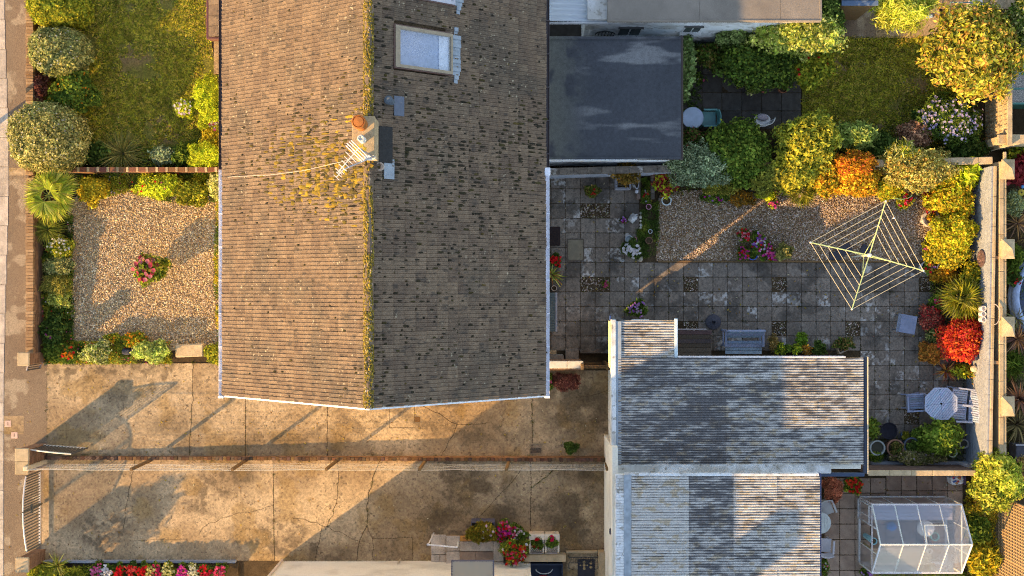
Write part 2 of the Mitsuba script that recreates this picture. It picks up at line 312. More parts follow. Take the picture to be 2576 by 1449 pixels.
g = put('drain_grate', cat([obox((x - w, y + s * hh, .012), (x + w, y + s * hh, .012), .03, .03) for s in (-1, 1)] + [obox((x + s * w, y - hh, .012), (x + s * w, y + hh, .012), .03, .03) for s in (-1, 1)]), 'matte', (.3, .23, .15),
        label='rectangular drain grate at the foot of the low brick wall', cat_='drain grate')
for i in range(9): put('bar', obox((x - w, y + hh * (i - 4) / 4.8, .014), (x + w, y + hh * (i - 4) / 4.8, .014), .012, .012), 'matte', (.26, .2, .14), parent=g)
put('basin', box(x - w, x + w, y - hh, y + hh * .2, -.012, .004), 'matte', (.03, .03, .03), parent=g)

# ---- paved back garden: every flag is a piece
def flag(mat, x, y, w, h, z=0.0, t=.05, holder=None, name='paving_slab', ch=.007):
    q = box(-w / 2, w / 2, -h / 2, h / 2, -t, 0, ch)
    m = rotz(q, R.normal() * .011); v = m[0] + [x, y, z]; tx, ty = R.normal() * .012, R.normal() * .012
    v[:, 2] += (v[:, 0] - x) * tx + (v[:, 1] - y) * ty + R.uniform(-.004, .004)
    return put(name, (v, m[1]), mat, parent=holder)
patio = put('patio', sheet(poly([(1376, 430), (1604, 430), (1604, 655), (2340, 655), (2340, 740), (2446, 740), (2446, 1190), (2170, 1190), (2170, 930), (1376, 930)]), -.022), 'soil', kind='structure', label='back garden patio of square grey paving slabs')
GR = {(2, -4), (3, -4), (2, 1), (3, 1), (9, 1), (9, 4), (15, 1), (15, 4), (20, 4), (25, 1), (24, 10)}
P0 = 37.05
inset = []
for i in range(0, 29):
    for j in range(-6, 14):
        u, v = 1386 + P0 * (i + .5), 660 + P0 * (j + .5)
        ok = (i < 6 and j < 6) or (j >= 0 and j < 6 and u < 2345 and not (v > 800 and u < 1705)) or (u > 2180 and 0 <= j < 14 and u < 2446 and not (j < 3 and u > 2345))
        if 1535 < u < 2178 and v > 885: ok = False
        if i >= 4 and i < 9 and v > 800: ok = False
        if (i, j) in ((1, -2), (0, -3)): pass
        if not ok: continue
        x, y, _ = at(u, v)
        if (i, j) in GR: inset.append((x, y)); continue
        flag('paving', x, y, M(P0) - .014, M(P0) - .014, holder=patio)
for j in range(-6, 6):   # narrow cut slabs along the house wall
    x, y, _ = at(1372, 660 + P0 * (j + .5)); flag('paving', x, y, M(26), M(P0) - .014, holder=patio)
mh = put('manhole_cover', box(X(1428), X(1468), Y(655), Y(602), -.03, .012, .006), 'matte', (.2, .17, .13), label='rectangular recessed manhole cover in the patio paving', cat_='manhole cover')
put('frame', cat([obox(at(a, b, .016), at(c, d, .016), .03, .02) for a, b, c, d in ((1428, 602, 1468, 602), (1468, 602, 1468, 655), (1468, 655, 1428, 655), (1428, 655, 1428, 602))]), 'matte', (.1, .085, .07), parent=mh)

# neighbour's dark flagstones, pink paving round the greenhouse
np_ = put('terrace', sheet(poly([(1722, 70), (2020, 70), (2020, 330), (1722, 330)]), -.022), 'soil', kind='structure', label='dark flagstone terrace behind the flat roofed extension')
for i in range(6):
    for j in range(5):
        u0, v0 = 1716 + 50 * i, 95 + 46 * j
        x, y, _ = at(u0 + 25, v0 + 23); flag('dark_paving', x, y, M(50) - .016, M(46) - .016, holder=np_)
gp = put('greenhouse_patio', sheet(poly([(2060, 1194), (2425, 1194), (2425, 1500), (2060, 1500)]), -.02), 'soil', kind='structure', label='patio of pinkish sandstone slabs around the greenhouse')
for i in range(9):
    for j in range(8):
        u, v = 2073.5 + 38.8 * (i + .5), 1202 + 38.8 * (j + .5) - (6 if i > 3 else 0)
        x, y, _ = at(u, v); flag('pink_paving', x, y, M(38.8) - .02, M(38.8) - .02, holder=gp, ch=.01)
bp = put('garden_path', prism(poly([(2100, -60), (2205, -60), (2205, 96), (2095, 96), (2085, 20)]), -.08, .01), 'asphalt', kind='structure', label='dark tarmac path beside the far lawn')
pd = put('concrete_pad', prism(poly([(2203, 14), (2360, 14), (2368, 60), (2352, 95), (2203, 96)]).difference(crack([(2300, 5), (2298, 50), (2292, 99)], .015)), -.08, .015), 'concrete', kind='structure', label='sunlit stained concrete pad beside the far lawn')
put('terrace', prism(poly([(2360, -60), (2576, -60), (2576, 22), (2360, 22)]), -.08, .012), 'concrete', kind='structure', label='sunlit concrete terrace at the far end of the garden')
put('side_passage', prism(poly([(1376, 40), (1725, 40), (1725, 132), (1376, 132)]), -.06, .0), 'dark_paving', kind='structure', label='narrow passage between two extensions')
put('garden_path', prism(poly([(539, 88), (570, 88), (570, 186), (539, 186)]), -.06, .05), 'concrete', kind='structure', label='strip of concrete path below the porch roof')

# ---- gravel: a bed of single stones
def inpoly(P, pts): return shapely.contains_xy(P, pts[:, 0], pts[:, 1])
OCT = np.array([[1, 0, 0], [-1, 0, 0], [0, 1, 0], [0, -1, 0], [0, 0, 1], [0, 0, -1]], float)
OCF = np.array([[0, 2, 4], [2, 1, 4], [1, 3, 4], [3, 0, 4], [2, 0, 5], [1, 2, 5], [3, 1, 5], [0, 3, 5]])
def stones(area, n, rmin, rmax, cols, z=0.0, wts=None):
    b = area.bounds; P = np.c_[R.uniform(b[0], b[2], n), R.uniform(b[1], b[3], n)]
    P = P[inpoly(area, P)]; n = len(P)
    q = R.normal(size=(n, 4)); q /= np.linalg.norm(q, axis=1, keepdims=True)
    w, x, y, zz = q.T
    Q = np.stack([np.stack([1 - 2 * (y * y + zz * zz), 2 * (x * y - w * zz), 2 * (x * zz + w * y)], -1), np.stack([2 * (x * y + w * zz), 1 - 2 * (x * x + zz * zz), 2 * (y * zz - w * x)], -1), np.stack([2 * (x * zz - w * y), 2 * (y * zz + w * x), 1 - 2 * (x * x + y * y)], -1)], 1)
    r = R.uniform(rmin, rmax, n)[:, None] * np.stack([R.uniform(.8, 1.4, n), R.uniform(.8, 1.2, n), R.uniform(.35, .6, n)], -1)
    V = np.einsum('nij,nkj->nki', Q, OCT[None] * r[:, None, :] * R.uniform(.75, 1.25, (n, 6, 1)))
    V = V + np.c_[P, z + R.uniform(-.3, .5, n) * rmin][:, None, :]
    c = np.array(cols, float)[R.choice(len(cols), n, p=wts)] * R.uniform(.6, 1.3, (n, 1))
    return (V.reshape(-1, 3), (OCF[None] + 6 * np.arange(n)[:, None, None]).reshape(-1, 3)), np.repeat(c, 6, 0)
GC = [(.6, .44, .22), (.72, .56, .3), (.46, .31, .14), (.36, .24, .14), (.62, .45, .3), (.8, .7, .5), (.26, .17, .1)]
fg = poly([(186, 520), (215, 496), (330, 490), (548, 498), (550, 700), (546, 858), (430, 866), (200, 866), (187, 700)])
m, c = stones(fg.buffer(.12), 40000, .014, .034, GC)
put('front_gravel', m, 'pebble', c, kind='stuff', label='pale gold gravel covering the front garden', cat_='gravel')
put('gravel_bed', sheet(fg.buffer(.2), -.006), 'sandstone', kind='structure', label='ground under the gravel')
bg = poly([(1658, 492), (1700, 480), (1960, 470), (2330, 470), (2345, 560), (2340, 657), (1650, 657)])
m, c = stones(bg, 36000, .014, .032, [(.44, .33, .19), (.5, .4, .28), (.33, .22, .11), (.26, .18, .12), (.52, .39, .32), (.72, .63, .54), (.17, .12, .08)])
put('back_gravel', m, 'pebble', c, kind='stuff', label='mixed brown and white gravel beside the patio', cat_='gravel')
put('gravel_bed', sheet(bg, -.006), 'brick', kind='structure', label='ground under the back gravel')
a = unary_union([sbox(x - .21, y - .21, x + .21, y + .21) for x, y in inset])
m, c = stones(a, 40000, .014, .03, [(.34, .28, .2), (.42, .36, .3), (.24, .17, .1), (.2, .2, .1), (.45, .35, .32), (.62, .56, .52)], -.01)
put('inset_gravel', m, 'pebble', c, kind='stuff', label='gravel filling the square gaps left in the patio paving', cat_='gravel')
e = put('gravel_edging', box(X(1655), X(1706), Y(660), Y(656), -.05, .05), 'wood', label='low dark edging boards between gravel and patio', cat_='edging')
for i in range(1, 13): put('board', box(X(1655 + 52.4 * i) + .006, X(1655 + 52.4 * (i + 1)), Y(660), Y(656), -.05, .05 + R.uniform(-.006, .006)), 'wood', parent=e)

# ---- lawns
def blades(area, n, L, cols, z=0.0, w=.012, wts=None, patch=None):
    b = area.bounds; P = np.c_[R.uniform(b[0], b[2], n), R.uniform(b[1], b[3], n)]
    P = P[inpoly(area, P)]
    if patch is not None:
        f = meshkit.fbm(np.c_[P * 1.6, np.zeros(len(P))], 3, 11); P = P[f > R.uniform(patch - .12, patch + .12, len(P))]
    n = len(P); h = R.uniform(.5, 1.1, n) * L; th = R.uniform(0, 6.283, n); lean = R.uniform(.8, 1.5, n)
    a = np.c_[P, np.full(n, z)]; d = np.c_[np.cos(th), np.sin(th), np.zeros(n)]; s = np.c_[-np.sin(th), np.cos(th), np.zeros(n)]
    tip = a + d * (h * np.sin(lean))[:, None] + np.c_[np.zeros((n, 2)), h * np.cos(lean)]
    V = np.stack([a - s * w, a + s * w, tip], 1).reshape(-1, 3)
    c = np.array(cols)[R.choice(len(cols), n, p=wts)] * R.uniform(.4, 1.3, (n, 1)) * (.6 + .8 * meshkit.noise(np.c_[P * 9, np.zeros(n)], 2))[:, None]
    return (V, np.arange(3 * n).reshape(-1, 3)), np.repeat(c, 3, 0)
GRC = [(.5, .48, .04), (.62, .54, .06), (.3, .34, .04), (.62, .46, .12), (.16, .18, .025)]
l1 = poly([(86, -60), (528, -60), (528, 0), (528, 92), (545, 190), (560, 300), (545, 380), (200, 415), (86, 300)])
l2 = poly([(2018, 94), (2370, 94), (2420, 330), (2400, 380), (2000, 380), (2018, 300)])
put('lawn', sheet(l1, .0), 'turf', kind='structure', label='front lawn of the neighbouring house')
put('lawn', sheet(l2, .0), 'turf', kind='structure', label='small back lawn behind the far terrace')
m, c = blades(l1, 80000, .1, GRC, patch=.42, w=.02); put('lawn_grass', m, 'leaf', c, kind='stuff', label='yellow green grass of the front lawn', cat_='grass')
m, c = blades(l2, 46000, .1, GRC, patch=.42, w=.02); put('lawn_grass', m, 'leaf', c, kind='stuff', label='patchy golden green grass of the small back lawn', cat_='grass')

# ---- weeds and moss in joints and cracks, leaves blown about
def tufts(name, label, P, n_each, L, cols, cat_, holder=None):
    n = len(P) * n_each; Q = np.repeat(np.asarray(P, float), n_each, 0) + np.c_[R.normal(size=(n, 2)) * .022, np.zeros(n)]; th = R.uniform(0, 6.283, n); le = R.uniform(.5, 1.3, n) * L; s = np.c_[-np.sin(th), np.cos(th), np.zeros(n)] * .007; a = R.uniform(.2, 1.3, n)
    V = np.stack([Q - s, Q + s, Q + np.c_[np.cos(th) * np.cos(a), np.sin(th) * np.cos(a), np.sin(a)] * le[:, None]], 1).reshape(-1, 3); C = np.repeat(np.array(cols)[R.integers(len(cols), size=n)] * R.uniform(.5, 1.3, (n, 1)), 3, 0)
    put(name, (V, np.arange(3 * n).reshape(-1, 3)), 'leaf', C, kind='stuff', label=label, cat_=cat_)
J = []
for _ in range(420):
    i, j, t = R.integers(0, 28), R.integers(-6, 13), R.random(); u, v = (1386 + P0 * i, 660 + P0 * (j + t)) if R.random() < .5 else (1386 + P0 * (i + t), 660 + P0 * j)
    if (u < 1604 and v < 880) or (660 < v < 880 and 1604 < u < 2340 and not (v > 795 and u < 1705)) or (u > 2184 and v > 740 and u < 2440): J.append(np.append(at(u, v)[:2], .0))
tufts('joint_moss', 'moss and tiny weeds in the joints of the patio paving', J, 16, .03, [(.08, .09, .02), (.12, .11, .03), (.06, .06, .02)], 'moss')
J = []
for pts, m_ in (([(484, 905), (485, 960), (481, 1050), (477, 1140)], 10), ([(617, 930), (618, 1145)], 6), ([(1338, 1000), (1339, 1140)], 14), ([(1336, 1228), (1352, 1216), (1401, 1176)], 22), ([(849, 1179), (849, 1226), (846, 1266), (824, 1324)], 6), ([(954, 1163), (937, 1203), (927, 1259), (923, 1323)], 16), ([(687, 1160), (690, 1400)], 10), ([(1531, 1160), (1538, 1400)], 24), ([(118, 920), (118, 1110)], 16), ([(130, 1158), (1500, 1160)], 60), ([(125, 1143), (1500, 1145)], 50), ([(110, 1408), (600, 1410)], 30), ([(150, 916), (560, 916)], 40)):
    L_ = LineString([tuple(at(u, v)[:2]) for u, v in pts])
    for _ in range(m_): q = L_.interpolate(R.random(), normalized=True); J.append(np.array([q.x + R.normal() * .02, q.y + R.normal() * .02, -.01]))
tufts('crack_weeds', 'small weeds and moss growing in the driveway cracks and edges', J, 14, .05, [(.16, .17, .03), (.1, .12, .03), (.2, .17, .05)], 'weeds')
def litter(name, label, boxes, n, z, cols):
    P = []
    for (u0, u1, v0, v1), k in zip(boxes, n): P += [at(R.uniform(u0, u1), R.uniform(v0, v1), z) for _ in range(k)]
    P = np.array(P); m_ = len(P); a = R.uniform(0, 6.283, m_); d = np.c_[np.cos(a), np.sin(a), 0 * a]; s = np.c_[-np.sin(a), np.cos(a), 0 * a]; l = R.uniform(.018, .045, m_)[:, None]; up = np.array([0, 0, 1.0])
    V = np.stack([P - d * l, P + s * l * .5 + up * l * .3, P + d * l + up * l * .2, P - s * l * .5 + up * l * .25], 1).reshape(-1, 3); i = 4 * np.arange(m_)[:, None]
    put(name, (V, np.vstack([i + [0, 2, 1], i + [0, 3, 2]])), 'leaf', np.repeat(np.array(cols)[R.integers(len(cols), size=m_)] * R.uniform(.6, 1.2, (m_, 1)), 4, 0), kind='stuff', label=label, cat_='fallen leaves')
litter('fallen_leaves', 'scattered fallen leaves and bits of litter on the driveways, pavement and paving', [(120, 560, 920, 1140), (560, 1520, 1030, 1140), (110, 1520, 1180, 1400), (20, 110, 900, 1400), (1400, 1600, 440, 870), (1610, 2320, 665, 790), (2190, 2430, 760, 1150), (2080, 2420, 1205, 1260), (90, 520, 20, 400), (2030, 2350, 110, 360), (200, 540, 510, 850)], [110, 120, 160, 40, 70, 90, 90, 60, 110, 90, 60], .008, [(.5, .38, .06), (.36, .2, .05), (.22, .13, .06), (.55, .5, .35), (.42, .3, .1)])
# ================================================================ HOUSES
XR, ZR, ZE, HW = -3.455, 7.4, 4.3, 4.33
YA, YP, YB = -2.905, 3.2, 9.3           # gable end, party line, far end
TH = math.atan2(ZR - ZE, HW); SL = HW / math.cos(TH)
def slope(side, s, y, h=0.0, xr=XR, zr=ZR):
    """Point on a roof slope: s metres down from the ridge, h above the boards."""
    return np.stack(np.broadcast_arrays(xr + side * (s * math.cos(TH) + h * math.sin(TH)), y, zr - s * math.sin(TH) + h * math.cos(TH)), -1)
GA, TW = SL / 17, .3055
def tile_mesh(side, s0, y0, ga=GA, tw=TW, rnd=True, xr=XR, zr=ZR, dy=0.0):
    pit = tw / 3; prof = []
    for i in range(3): prof += [(i * pit + .001, -.012), (i * pit + .012, 0), (i * pit + .06, .001), (i * pit + .072, .015), (i * pit + pit - .006, .016)]
    prof.append((tw - .003, -.004)); prof = np.array(prof); n = len(prof)
    j = R.normal(size=4) * [.0035, .0045, .006, .003] if rnd else np.zeros(4)
    sa, sb = s0 - .02, s0 + ga + .028 + j[0] * 2
    yy = y0 + prof[:, 0] + dy; hh = prof[:, 1]
    top = slope(side, sa, yy, hh + .004 + j[1] * .3, xr, zr); bot = slope(side, sb, yy, hh + .042 + j[1] + j[2] * prof[:, 0], xr, zr); low = slope(side, sb, yy, .004, xr, zr)
    v = np.vstack([top, bot, low]); i = np.arange(n - 1)
    q = np.vstack([np.c_[i, i + 1, n + i + 1, n + i], np.c_[n + i, n + i + 1, 2 * n + i + 1, 2 * n + i]])
    if side > 0: q = q[:, ::-1]
    e = np.array([[0, n, 2 * n, 2 * n], [n - 1, 3 * n - 1, 2 * n - 1, 2 * n - 1]])
    return v, np.vstack([q, e])
def moss_lumps(P, D, S, L, W, Hh, N):
    """Cushions of moss: flattened domes at P, long along D, wide along S, thick along N."""
    n = len(P); g = np.arange(6) * math.pi / 3
    ring = np.stack([np.cos(g), np.sin(g)], -1)
    jit = R.uniform(.7, 1.25, (n, 6, 1))
    V1 = P[:, None] + (D[:, None] * ring[None, :, :1] * L[:, None, None] + S[:, None] * ring[None, :, 1:] * W[:, None, None]) * jit
    V2 = P[:, None] + (D[:, None] * ring[None, :, :1] * L[:, None, None] + S[:, None] * ring[None, :, 1:] * W[:, None, None]) * jit * .62 + N[:, None] * (Hh[:, None, None] * R.uniform(.6, 1.0, (n, 6, 1)))
    V3 = (P + N * (Hh * 1.1)[:, None])[:, None]
    V = np.concatenate([V1, V2, V3], 1); i = np.arange(6); k = (i + 1) % 6
    f = np.vstack([np.c_[i, k, 6 + k], np.c_[i, 6 + k, 6 + i], np.c_[6 + i, 6 + k, np.full(6, 12)]])
    return V.reshape(-1, 3), (f[None] + 13 * np.arange(n)[:, None, None]).reshape(-1, 3)
MOSS = np.array([(.085, .075, .015), (.12, .1, .018), (.055, .05, .014), (.16, .125, .02), (.04, .036, .014)])
def house(y0, y1, label, walls):
    hk = thing('house', label, 'house')
    wx0, wx1 = XR - HW + .46, XR + HW - .46
    a, b = (y0 + .27, y1) if y0 == YA else (y0, y1 - .27)
    gable = Polygon([(wx0, 0), (wx1, 0), (wx1, ZE + .2), (XR, ZR - .16), (wx0, ZE + .2)])
    v, f = tm(trimesh.creation.extrude_polygon(gable, b - a, engine='earcut'))
    put('wall', (np.c_[v[:, 0], b - v[:, 2], v[:, 1]], f), walls, parent=hk)
    out = []
    for side in (-1, 1):
        deck = np.vstack([slope(side, np.array([0, SL, SL, 0]), np.array([y0 + .02, y0 + .02, y1 - .001, y1 - .001]), h) for h in (-.12, -.005)])
        rk = put('roof_slope', (deck, np.array([[0, 1, 2, 3], [4, 5, 6, 7], [0, 1, 5, 4], [1, 2, 6, 5], [2, 3, 7, 6], [3, 0, 4, 7]])), 'soil', parent=hk, label='sunlit roof slope with golden moss' if side < 0 else 'shaded roof slope flecked with dark moss')
        out.append(rk)
    n = int(round((y1 - y0) / TW)); tw = (y1 - y0) / n
    cells = [(k, i, s) for k in range(17) for i in range(n) for s in (0, 1)]
    def skip(k, i, s):
        sx = XR + (k + .5) * GA * math.cos(TH); yy = y0 + (i + .5) * tw
        return s == 1 and any(x0 - .02 < sx < x1 and ya < yy < yb for x0, x1, ya, yb in HOLES)
    cells = [c for c in cells if not skip(*c)]
    def dist(c): return abs(y0 + (c[1] + .5) * tw) * .6 + c[0] * .35
    cells.sort(key=dist)
    rest = []
    for q, (k, i, s) in enumerate(cells):
        m = tile_mesh((-1, 1)[s], k * GA, y0 + i * tw, tw=tw)
        if q < 300: put('tile', m, 'roof_tile', parent=out[s])
        else: rest.append((m, s))
    for s in (0, 1):
        for w in range(5):    # a few tones of tile in the joined remainder
            mm = [m for q, (m, ss_) in enumerate(rest) if ss_ == s and (q * 7 + q // 5) % 5 == w]
            if mm: put('tile_field', cat(mm), 'roof_tile', parent=out[s], kind='stuff', uv=(.1 + .2 * w, .5))
    # ridge: half-round tiles
    L = .45; cnt = int((y1 - y0) / L); L = (y1 - y0) / cnt
    rg = None
    for i in range(cnt):
        g = np.linspace(-1.35, 1.35, 9); ya, yb = y0 + i * L + .006, y0 + (i + 1) * L - .006; r = .125; dz = R.normal() * .006
        def arc(r, z): return np.stack([XR + r * np.sin(g), g * 0, ZR - .035 + z + dz + r * np.cos(g)], -1)
        o, n_ = arc(r, 0), arc(r - .02, 0)
        v = np.vstack([o + [0, ya, 0], o + [0, yb, 0], n_ + [0, ya, 0], n_ + [0, yb, 0]]); j = np.arange(8)
        q = np.vstack([np.c_[j, j + 1, j + 10, j + 9], np.c_[j + 18, j + 27, j + 28, j + 19], np.c_[j, j + 18, j + 19, j + 1], np.c_[j + 9, j + 10, j + 28, j + 27]])
        if rg is None: rg = put('ridge', (v, q), 'roof_tile', parent=hk, label='moss covered ridge')
        else: put('ridge_tile', (v, q), 'roof_tile', parent=rg)
    # moss on the slopes, in the channels of the tiles
    for side, rk in ((-1, out[0]), (1, out[1])):
        Ps, ln, wd, cc, hot = [], [], [], [], []
        pit = tw / 3
        for k in range(17):
            for i in range(n * 3):
                s = k * GA + R.uniform(0, GA); y = y0 + (i + .36) * pit
                p = slope(side, s, y, .02); sc = F / (H0 - p[2]); u, v = 1288 + p[0] * sc, 724.5 - p[1] * sc
                if side < 0:
                    d = .035 + .02 * (v > 560) + 4.0 * math.exp(-((u - 845 + (v - 430) * -.3) / 90) ** 2 - ((v - 445) / 85) ** 2) + 1.2 * math.exp(-((u - 790) / 150) ** 2 - ((v - 400) / 120) ** 2)
                    d += .9 * math.exp(-((v - 455) / 60) ** 2) * ss_(560, 760, u) + .5 * (u > 860) * math.exp(-((v - 290) / 110) ** 2)
                    d *= .6 + .8 * meshkit.noise(np.array([u * .02, v * .03, 8.0]))
                else:
                    d = .3 + .4 * math.exp(-((v - 400) / 190) ** 2) + .3 * math.exp(-((v - 330) / 120) ** 2 - ((u - 1010) / 120) ** 2) + .3 * (u < 975)
                    d *= .5 + 1.0 * meshkit.noise(np.array([u * .013, v * .02, 3.0]))
                    if u > 1250 and v < 200: d *= .35
                c = 0
                while d > 0 and c < 5:
                    if R.random() < d:
                        if side > 0 and any(x0 - .05 < p[0] < x1 + .1 and ya - .05 < y < yb + .05 for x0, x1, ya, yb in HOLES): break
                        if abs(p[0] + 3.45) < .5 and 3.0 < y < 4.1: break
                        big = min(1.0, d)
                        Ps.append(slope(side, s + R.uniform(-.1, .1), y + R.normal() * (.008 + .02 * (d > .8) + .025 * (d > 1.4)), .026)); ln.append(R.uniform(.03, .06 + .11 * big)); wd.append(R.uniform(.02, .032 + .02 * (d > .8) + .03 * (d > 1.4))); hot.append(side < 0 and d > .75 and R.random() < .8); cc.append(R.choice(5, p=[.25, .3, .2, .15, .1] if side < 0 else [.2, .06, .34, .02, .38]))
                    d -= 1; c += 1
        P = np.array(Ps); m_ = len(P); one = np.ones((m_, 1))
        D = one * [side * math.cos(TH), 0, -math.sin(TH)]; S = one * [0, 1.0, 0]; N = one * [side * math.sin(TH), 0, math.cos(TH)]
        mm = moss_lumps(P, D, S, np.array(ln), np.array(wd), R.uniform(.012, .03, m_), N)
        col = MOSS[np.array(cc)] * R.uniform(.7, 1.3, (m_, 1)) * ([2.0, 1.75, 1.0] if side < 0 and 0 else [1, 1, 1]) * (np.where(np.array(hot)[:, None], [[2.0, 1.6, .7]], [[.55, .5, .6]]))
        put('moss', mm, 'pebble', np.repeat(col, 13, 0), parent=rk, kind='stuff')
    # moss on the ridge
    m_ = int((y1 - y0) * 330); g = R.uniform(-1.25, 1.25, m_); y = R.uniform(y0 + .03, y1, m_)
    keep = (meshkit.noise(np.c_[g * 2, y * 2.2, g * 0 + 2.0]) > .3) & ~((y > 2.45) & (y < 3.05) & (R.random(m_) < .85)); g, y = g[keep], y[keep]; m_ = len(g)
    N = np.c_[np.sin(g), 0 * g, np.cos(g)]; P = np.c_[XR + .124 * np.sin(g), y, ZR - .037 + .124 * np.cos(g)]
    D = np.c_[0 * g, 1 + 0 * g, 0 * g]; S = np.c_[np.cos(g), 0 * g, -np.sin(g)]
    col = np.vstack([MOSS * [2.1, 1.8, 1.0], [(.4, .3, .2), (.32, .25, .05)]])[R.choice(7, m_, p=[.2, .22, .14, .2, .1, .05, .09])] * R.uniform(.6, 1.3, (m_, 1))
    put('moss', moss_lumps(P, D, S, R.uniform(.015, .05, m_), R.uniform(.012, .035, m_), R.uniform(.01, .028, m_), N), 'pebble', np.repeat(col, 13, 0), parent=rg, kind='stuff')
    return hk, out
def ss_(a, b, x):
    t = min(max((x - a) / (b - a), 0), 1); return t * t * (3 - 2 * t)
SKY = [(-2.90, -1.56, 5.40, 6.42), (-2.45, -1.5, 7.17, 8.2)]
HOLES = SKY
def gutter(parent, side, ya, yb, col, z=ZE - .02):
    x = XR + side * (HW + .075); g = np.linspace(math.pi, 2 * math.pi, 9)
    def arc(r, y): return np.stack([x + r * np.cos(g), np.full(9, y), z + .02 + r * np.sin(g)], -1)
    v = np.vstack([arc(.062, ya), arc(.062, yb), arc(.052, ya), arc(.052, yb)]); j = np.arange(8)
    q = np.vstack([np.c_[j, j + 1, j + 10, j + 9], np.c_[j + 18, j + 27, j + 28, j + 19], np.array([[0, 9, 27, 18], [8, 26, 35, 17]])])
    k = put('gutter', (v, q), 'paint', col, parent=parent)
    put('fascia', box(x - side * .075 - .012, x - side * .075 + .012, ya, yb, z - .16, z + .03), 'paint', col, parent=parent)
    for i in range(int((yb - ya) / .9)): put('bracket', box(x - .07, x + .07, ya + .4 + .9 * i, ya + .43 + .9 * i, z - .052, z + .026), 'paint', col, parent=k)
hA, slA = house(YA, YP, 'semi-detached house with moss flecked tiled roof, white gutters and white bargeboards', 'cream_render')
hB, slB = house(YP + .004, YB, 'adjoining semi-detached house with skylights in its tiled roof and dark gutters', 'cream_render')
gutter(hA, -1, YA, YP, (.75, .76, .8)); gutter(hA, 1, YA, YP, (.75, .78, .84))
gutter(hB, -1, YP + .01, YB, (.05, .035, .035)); gutter(hB, 1, YP + .01, YB, (.06, .05, .05))
for s in (-1, 1):
    P = slope(s, np.array([0.0, SL + .05]), YA - .02, -.03)
    v = np.array([P[0] + [0, -.02, .05], P[1] + [0, -.02, .05], P[1] + [0, -.02, -.16], P[0] + [0, -.02, -.2]]); w = v + [0, .045, 0]
    put('bargeboard', (np.vstack([v, w]), np.array([[0, 1, 2, 3], [4, 7, 6, 5], [0, 4, 5, 1], [1, 5, 6, 2], [2, 6, 7, 3], [3, 7, 4, 0]])), 'paint', (.8, .8, .84), parent=hA)
    put('gutter_end', box(XR + s * (HW + .075) - .075, XR + s * (HW + .075) + .075, YA - .07, YA - .005, ZE - .1, ZE + .04, .01), 'paint', (.8, .8, .82), parent=hA)
x = XR + HW + .07; put('hopper', box(x - .07, x + .09, YP - .16, YP + .05, ZE - .12, ZE + .05, .015), 'paint', (.82, .84, .86), parent=hA, label='white rainwater hopper at the end of the gutter')
put('downpipe', tube([(x, YP - .05, ZE - .1), (x, YP - .05, 2.9)], .035), 'paint', (.75, .76, .78), parent=hA)
# rear wall openings of the nearer house
for ya, yb, za, zb, nm in ((-1.9, -.4, 1.0, 2.1, 'window'), (.6, 1.5, .05, 2.1, 'door'), (1.9, 2.9, 1.0, 2.1, 'window')):
    xx = XR + HW - .46
    w = put(nm, box(xx - .02, xx + .05, ya, yb, za, zb), 'paint', (.75, .75, .75), parent=hA)
    put('pane', box(xx + .05, xx + .056, ya + .07, yb - .07, za + .07, zb - .07), 'paint', (.05, .06, .07), parent=w)

# skylights
for (x0, x1, ya, yb), wood_ in zip(SKY, (True, False)):
    s0, s1 = (x0 - XR) / math.cos(TH), (x1 - XR) / math.cos(TH)
    def bar(sa, sb, a, b, h0, h1): return np.vstack([slope(1, np.array([sa, sb, sa, sb]), np.array([a, a, b, b]), h) for h in (h0, h1)]), BF
    w = .075; fc = (.34, .27, .17) if wood_ else (.5, .52, .55)
    sk = put('skylight', cat([bar(s0, s1, ya, ya + w, -.02, .12), bar(s0, s1, yb - w, yb, -.02, .12), bar(s0, s0 + .13, ya + w, yb - w, -.02, .12), bar(s1 - .05, s1, ya + w, yb - w, -.02, .115)]), 'paint', fc, parent=hB,
             label='weathered timber framed skylight showing blue sky' if wood_ else 'grey framed skylight nearest the top of the roof')
    put('edge_trim', cat([bar(s0 - .03, s1, ya - .03, ya, -.02, .1), bar(s0 - .03, s1, yb, yb + .03, -.02, .1), bar(s0 - .03, s0, ya, yb, -.02, .1)]), 'paint', (.12, .06, .05), parent=sk)
    put('blind', bar(s0 + .13, s1 - .05, ya + w, yb - w, -.02, .0), 'paint', (.22, .3, .46), parent=sk)
    put('roller', bar(s1 - .36, s1 - .07, ya + w + .005, yb - w - .005, .0, .03), 'paint', (.55, .6, .68), parent=sk, label='pale roller blind part drawn')
    put('pane', bar(s0 + .13, s1 - .05, ya + w, yb - w, .085, .09), 'glass', parent=sk)
    mm = []
    for i in range(14):
        a = ya - .2 + (yb - ya + .4) * i / 14; b = ya - .2 + (yb - ya + .4) * (i + 1) / 14 - .004; wd = .2 if 2 <= i < 12 else .13
        mm.append(bar(s1 + (.0 if 2 <= i < 12 else .08), s1 + .06 + wd + R.uniform(-.02, .02), a, b, .03, .05 + .02 * (i % 2)))
    put('apron', cat(mm), 'lead', parent=sk, label='crinkled pale lead apron')
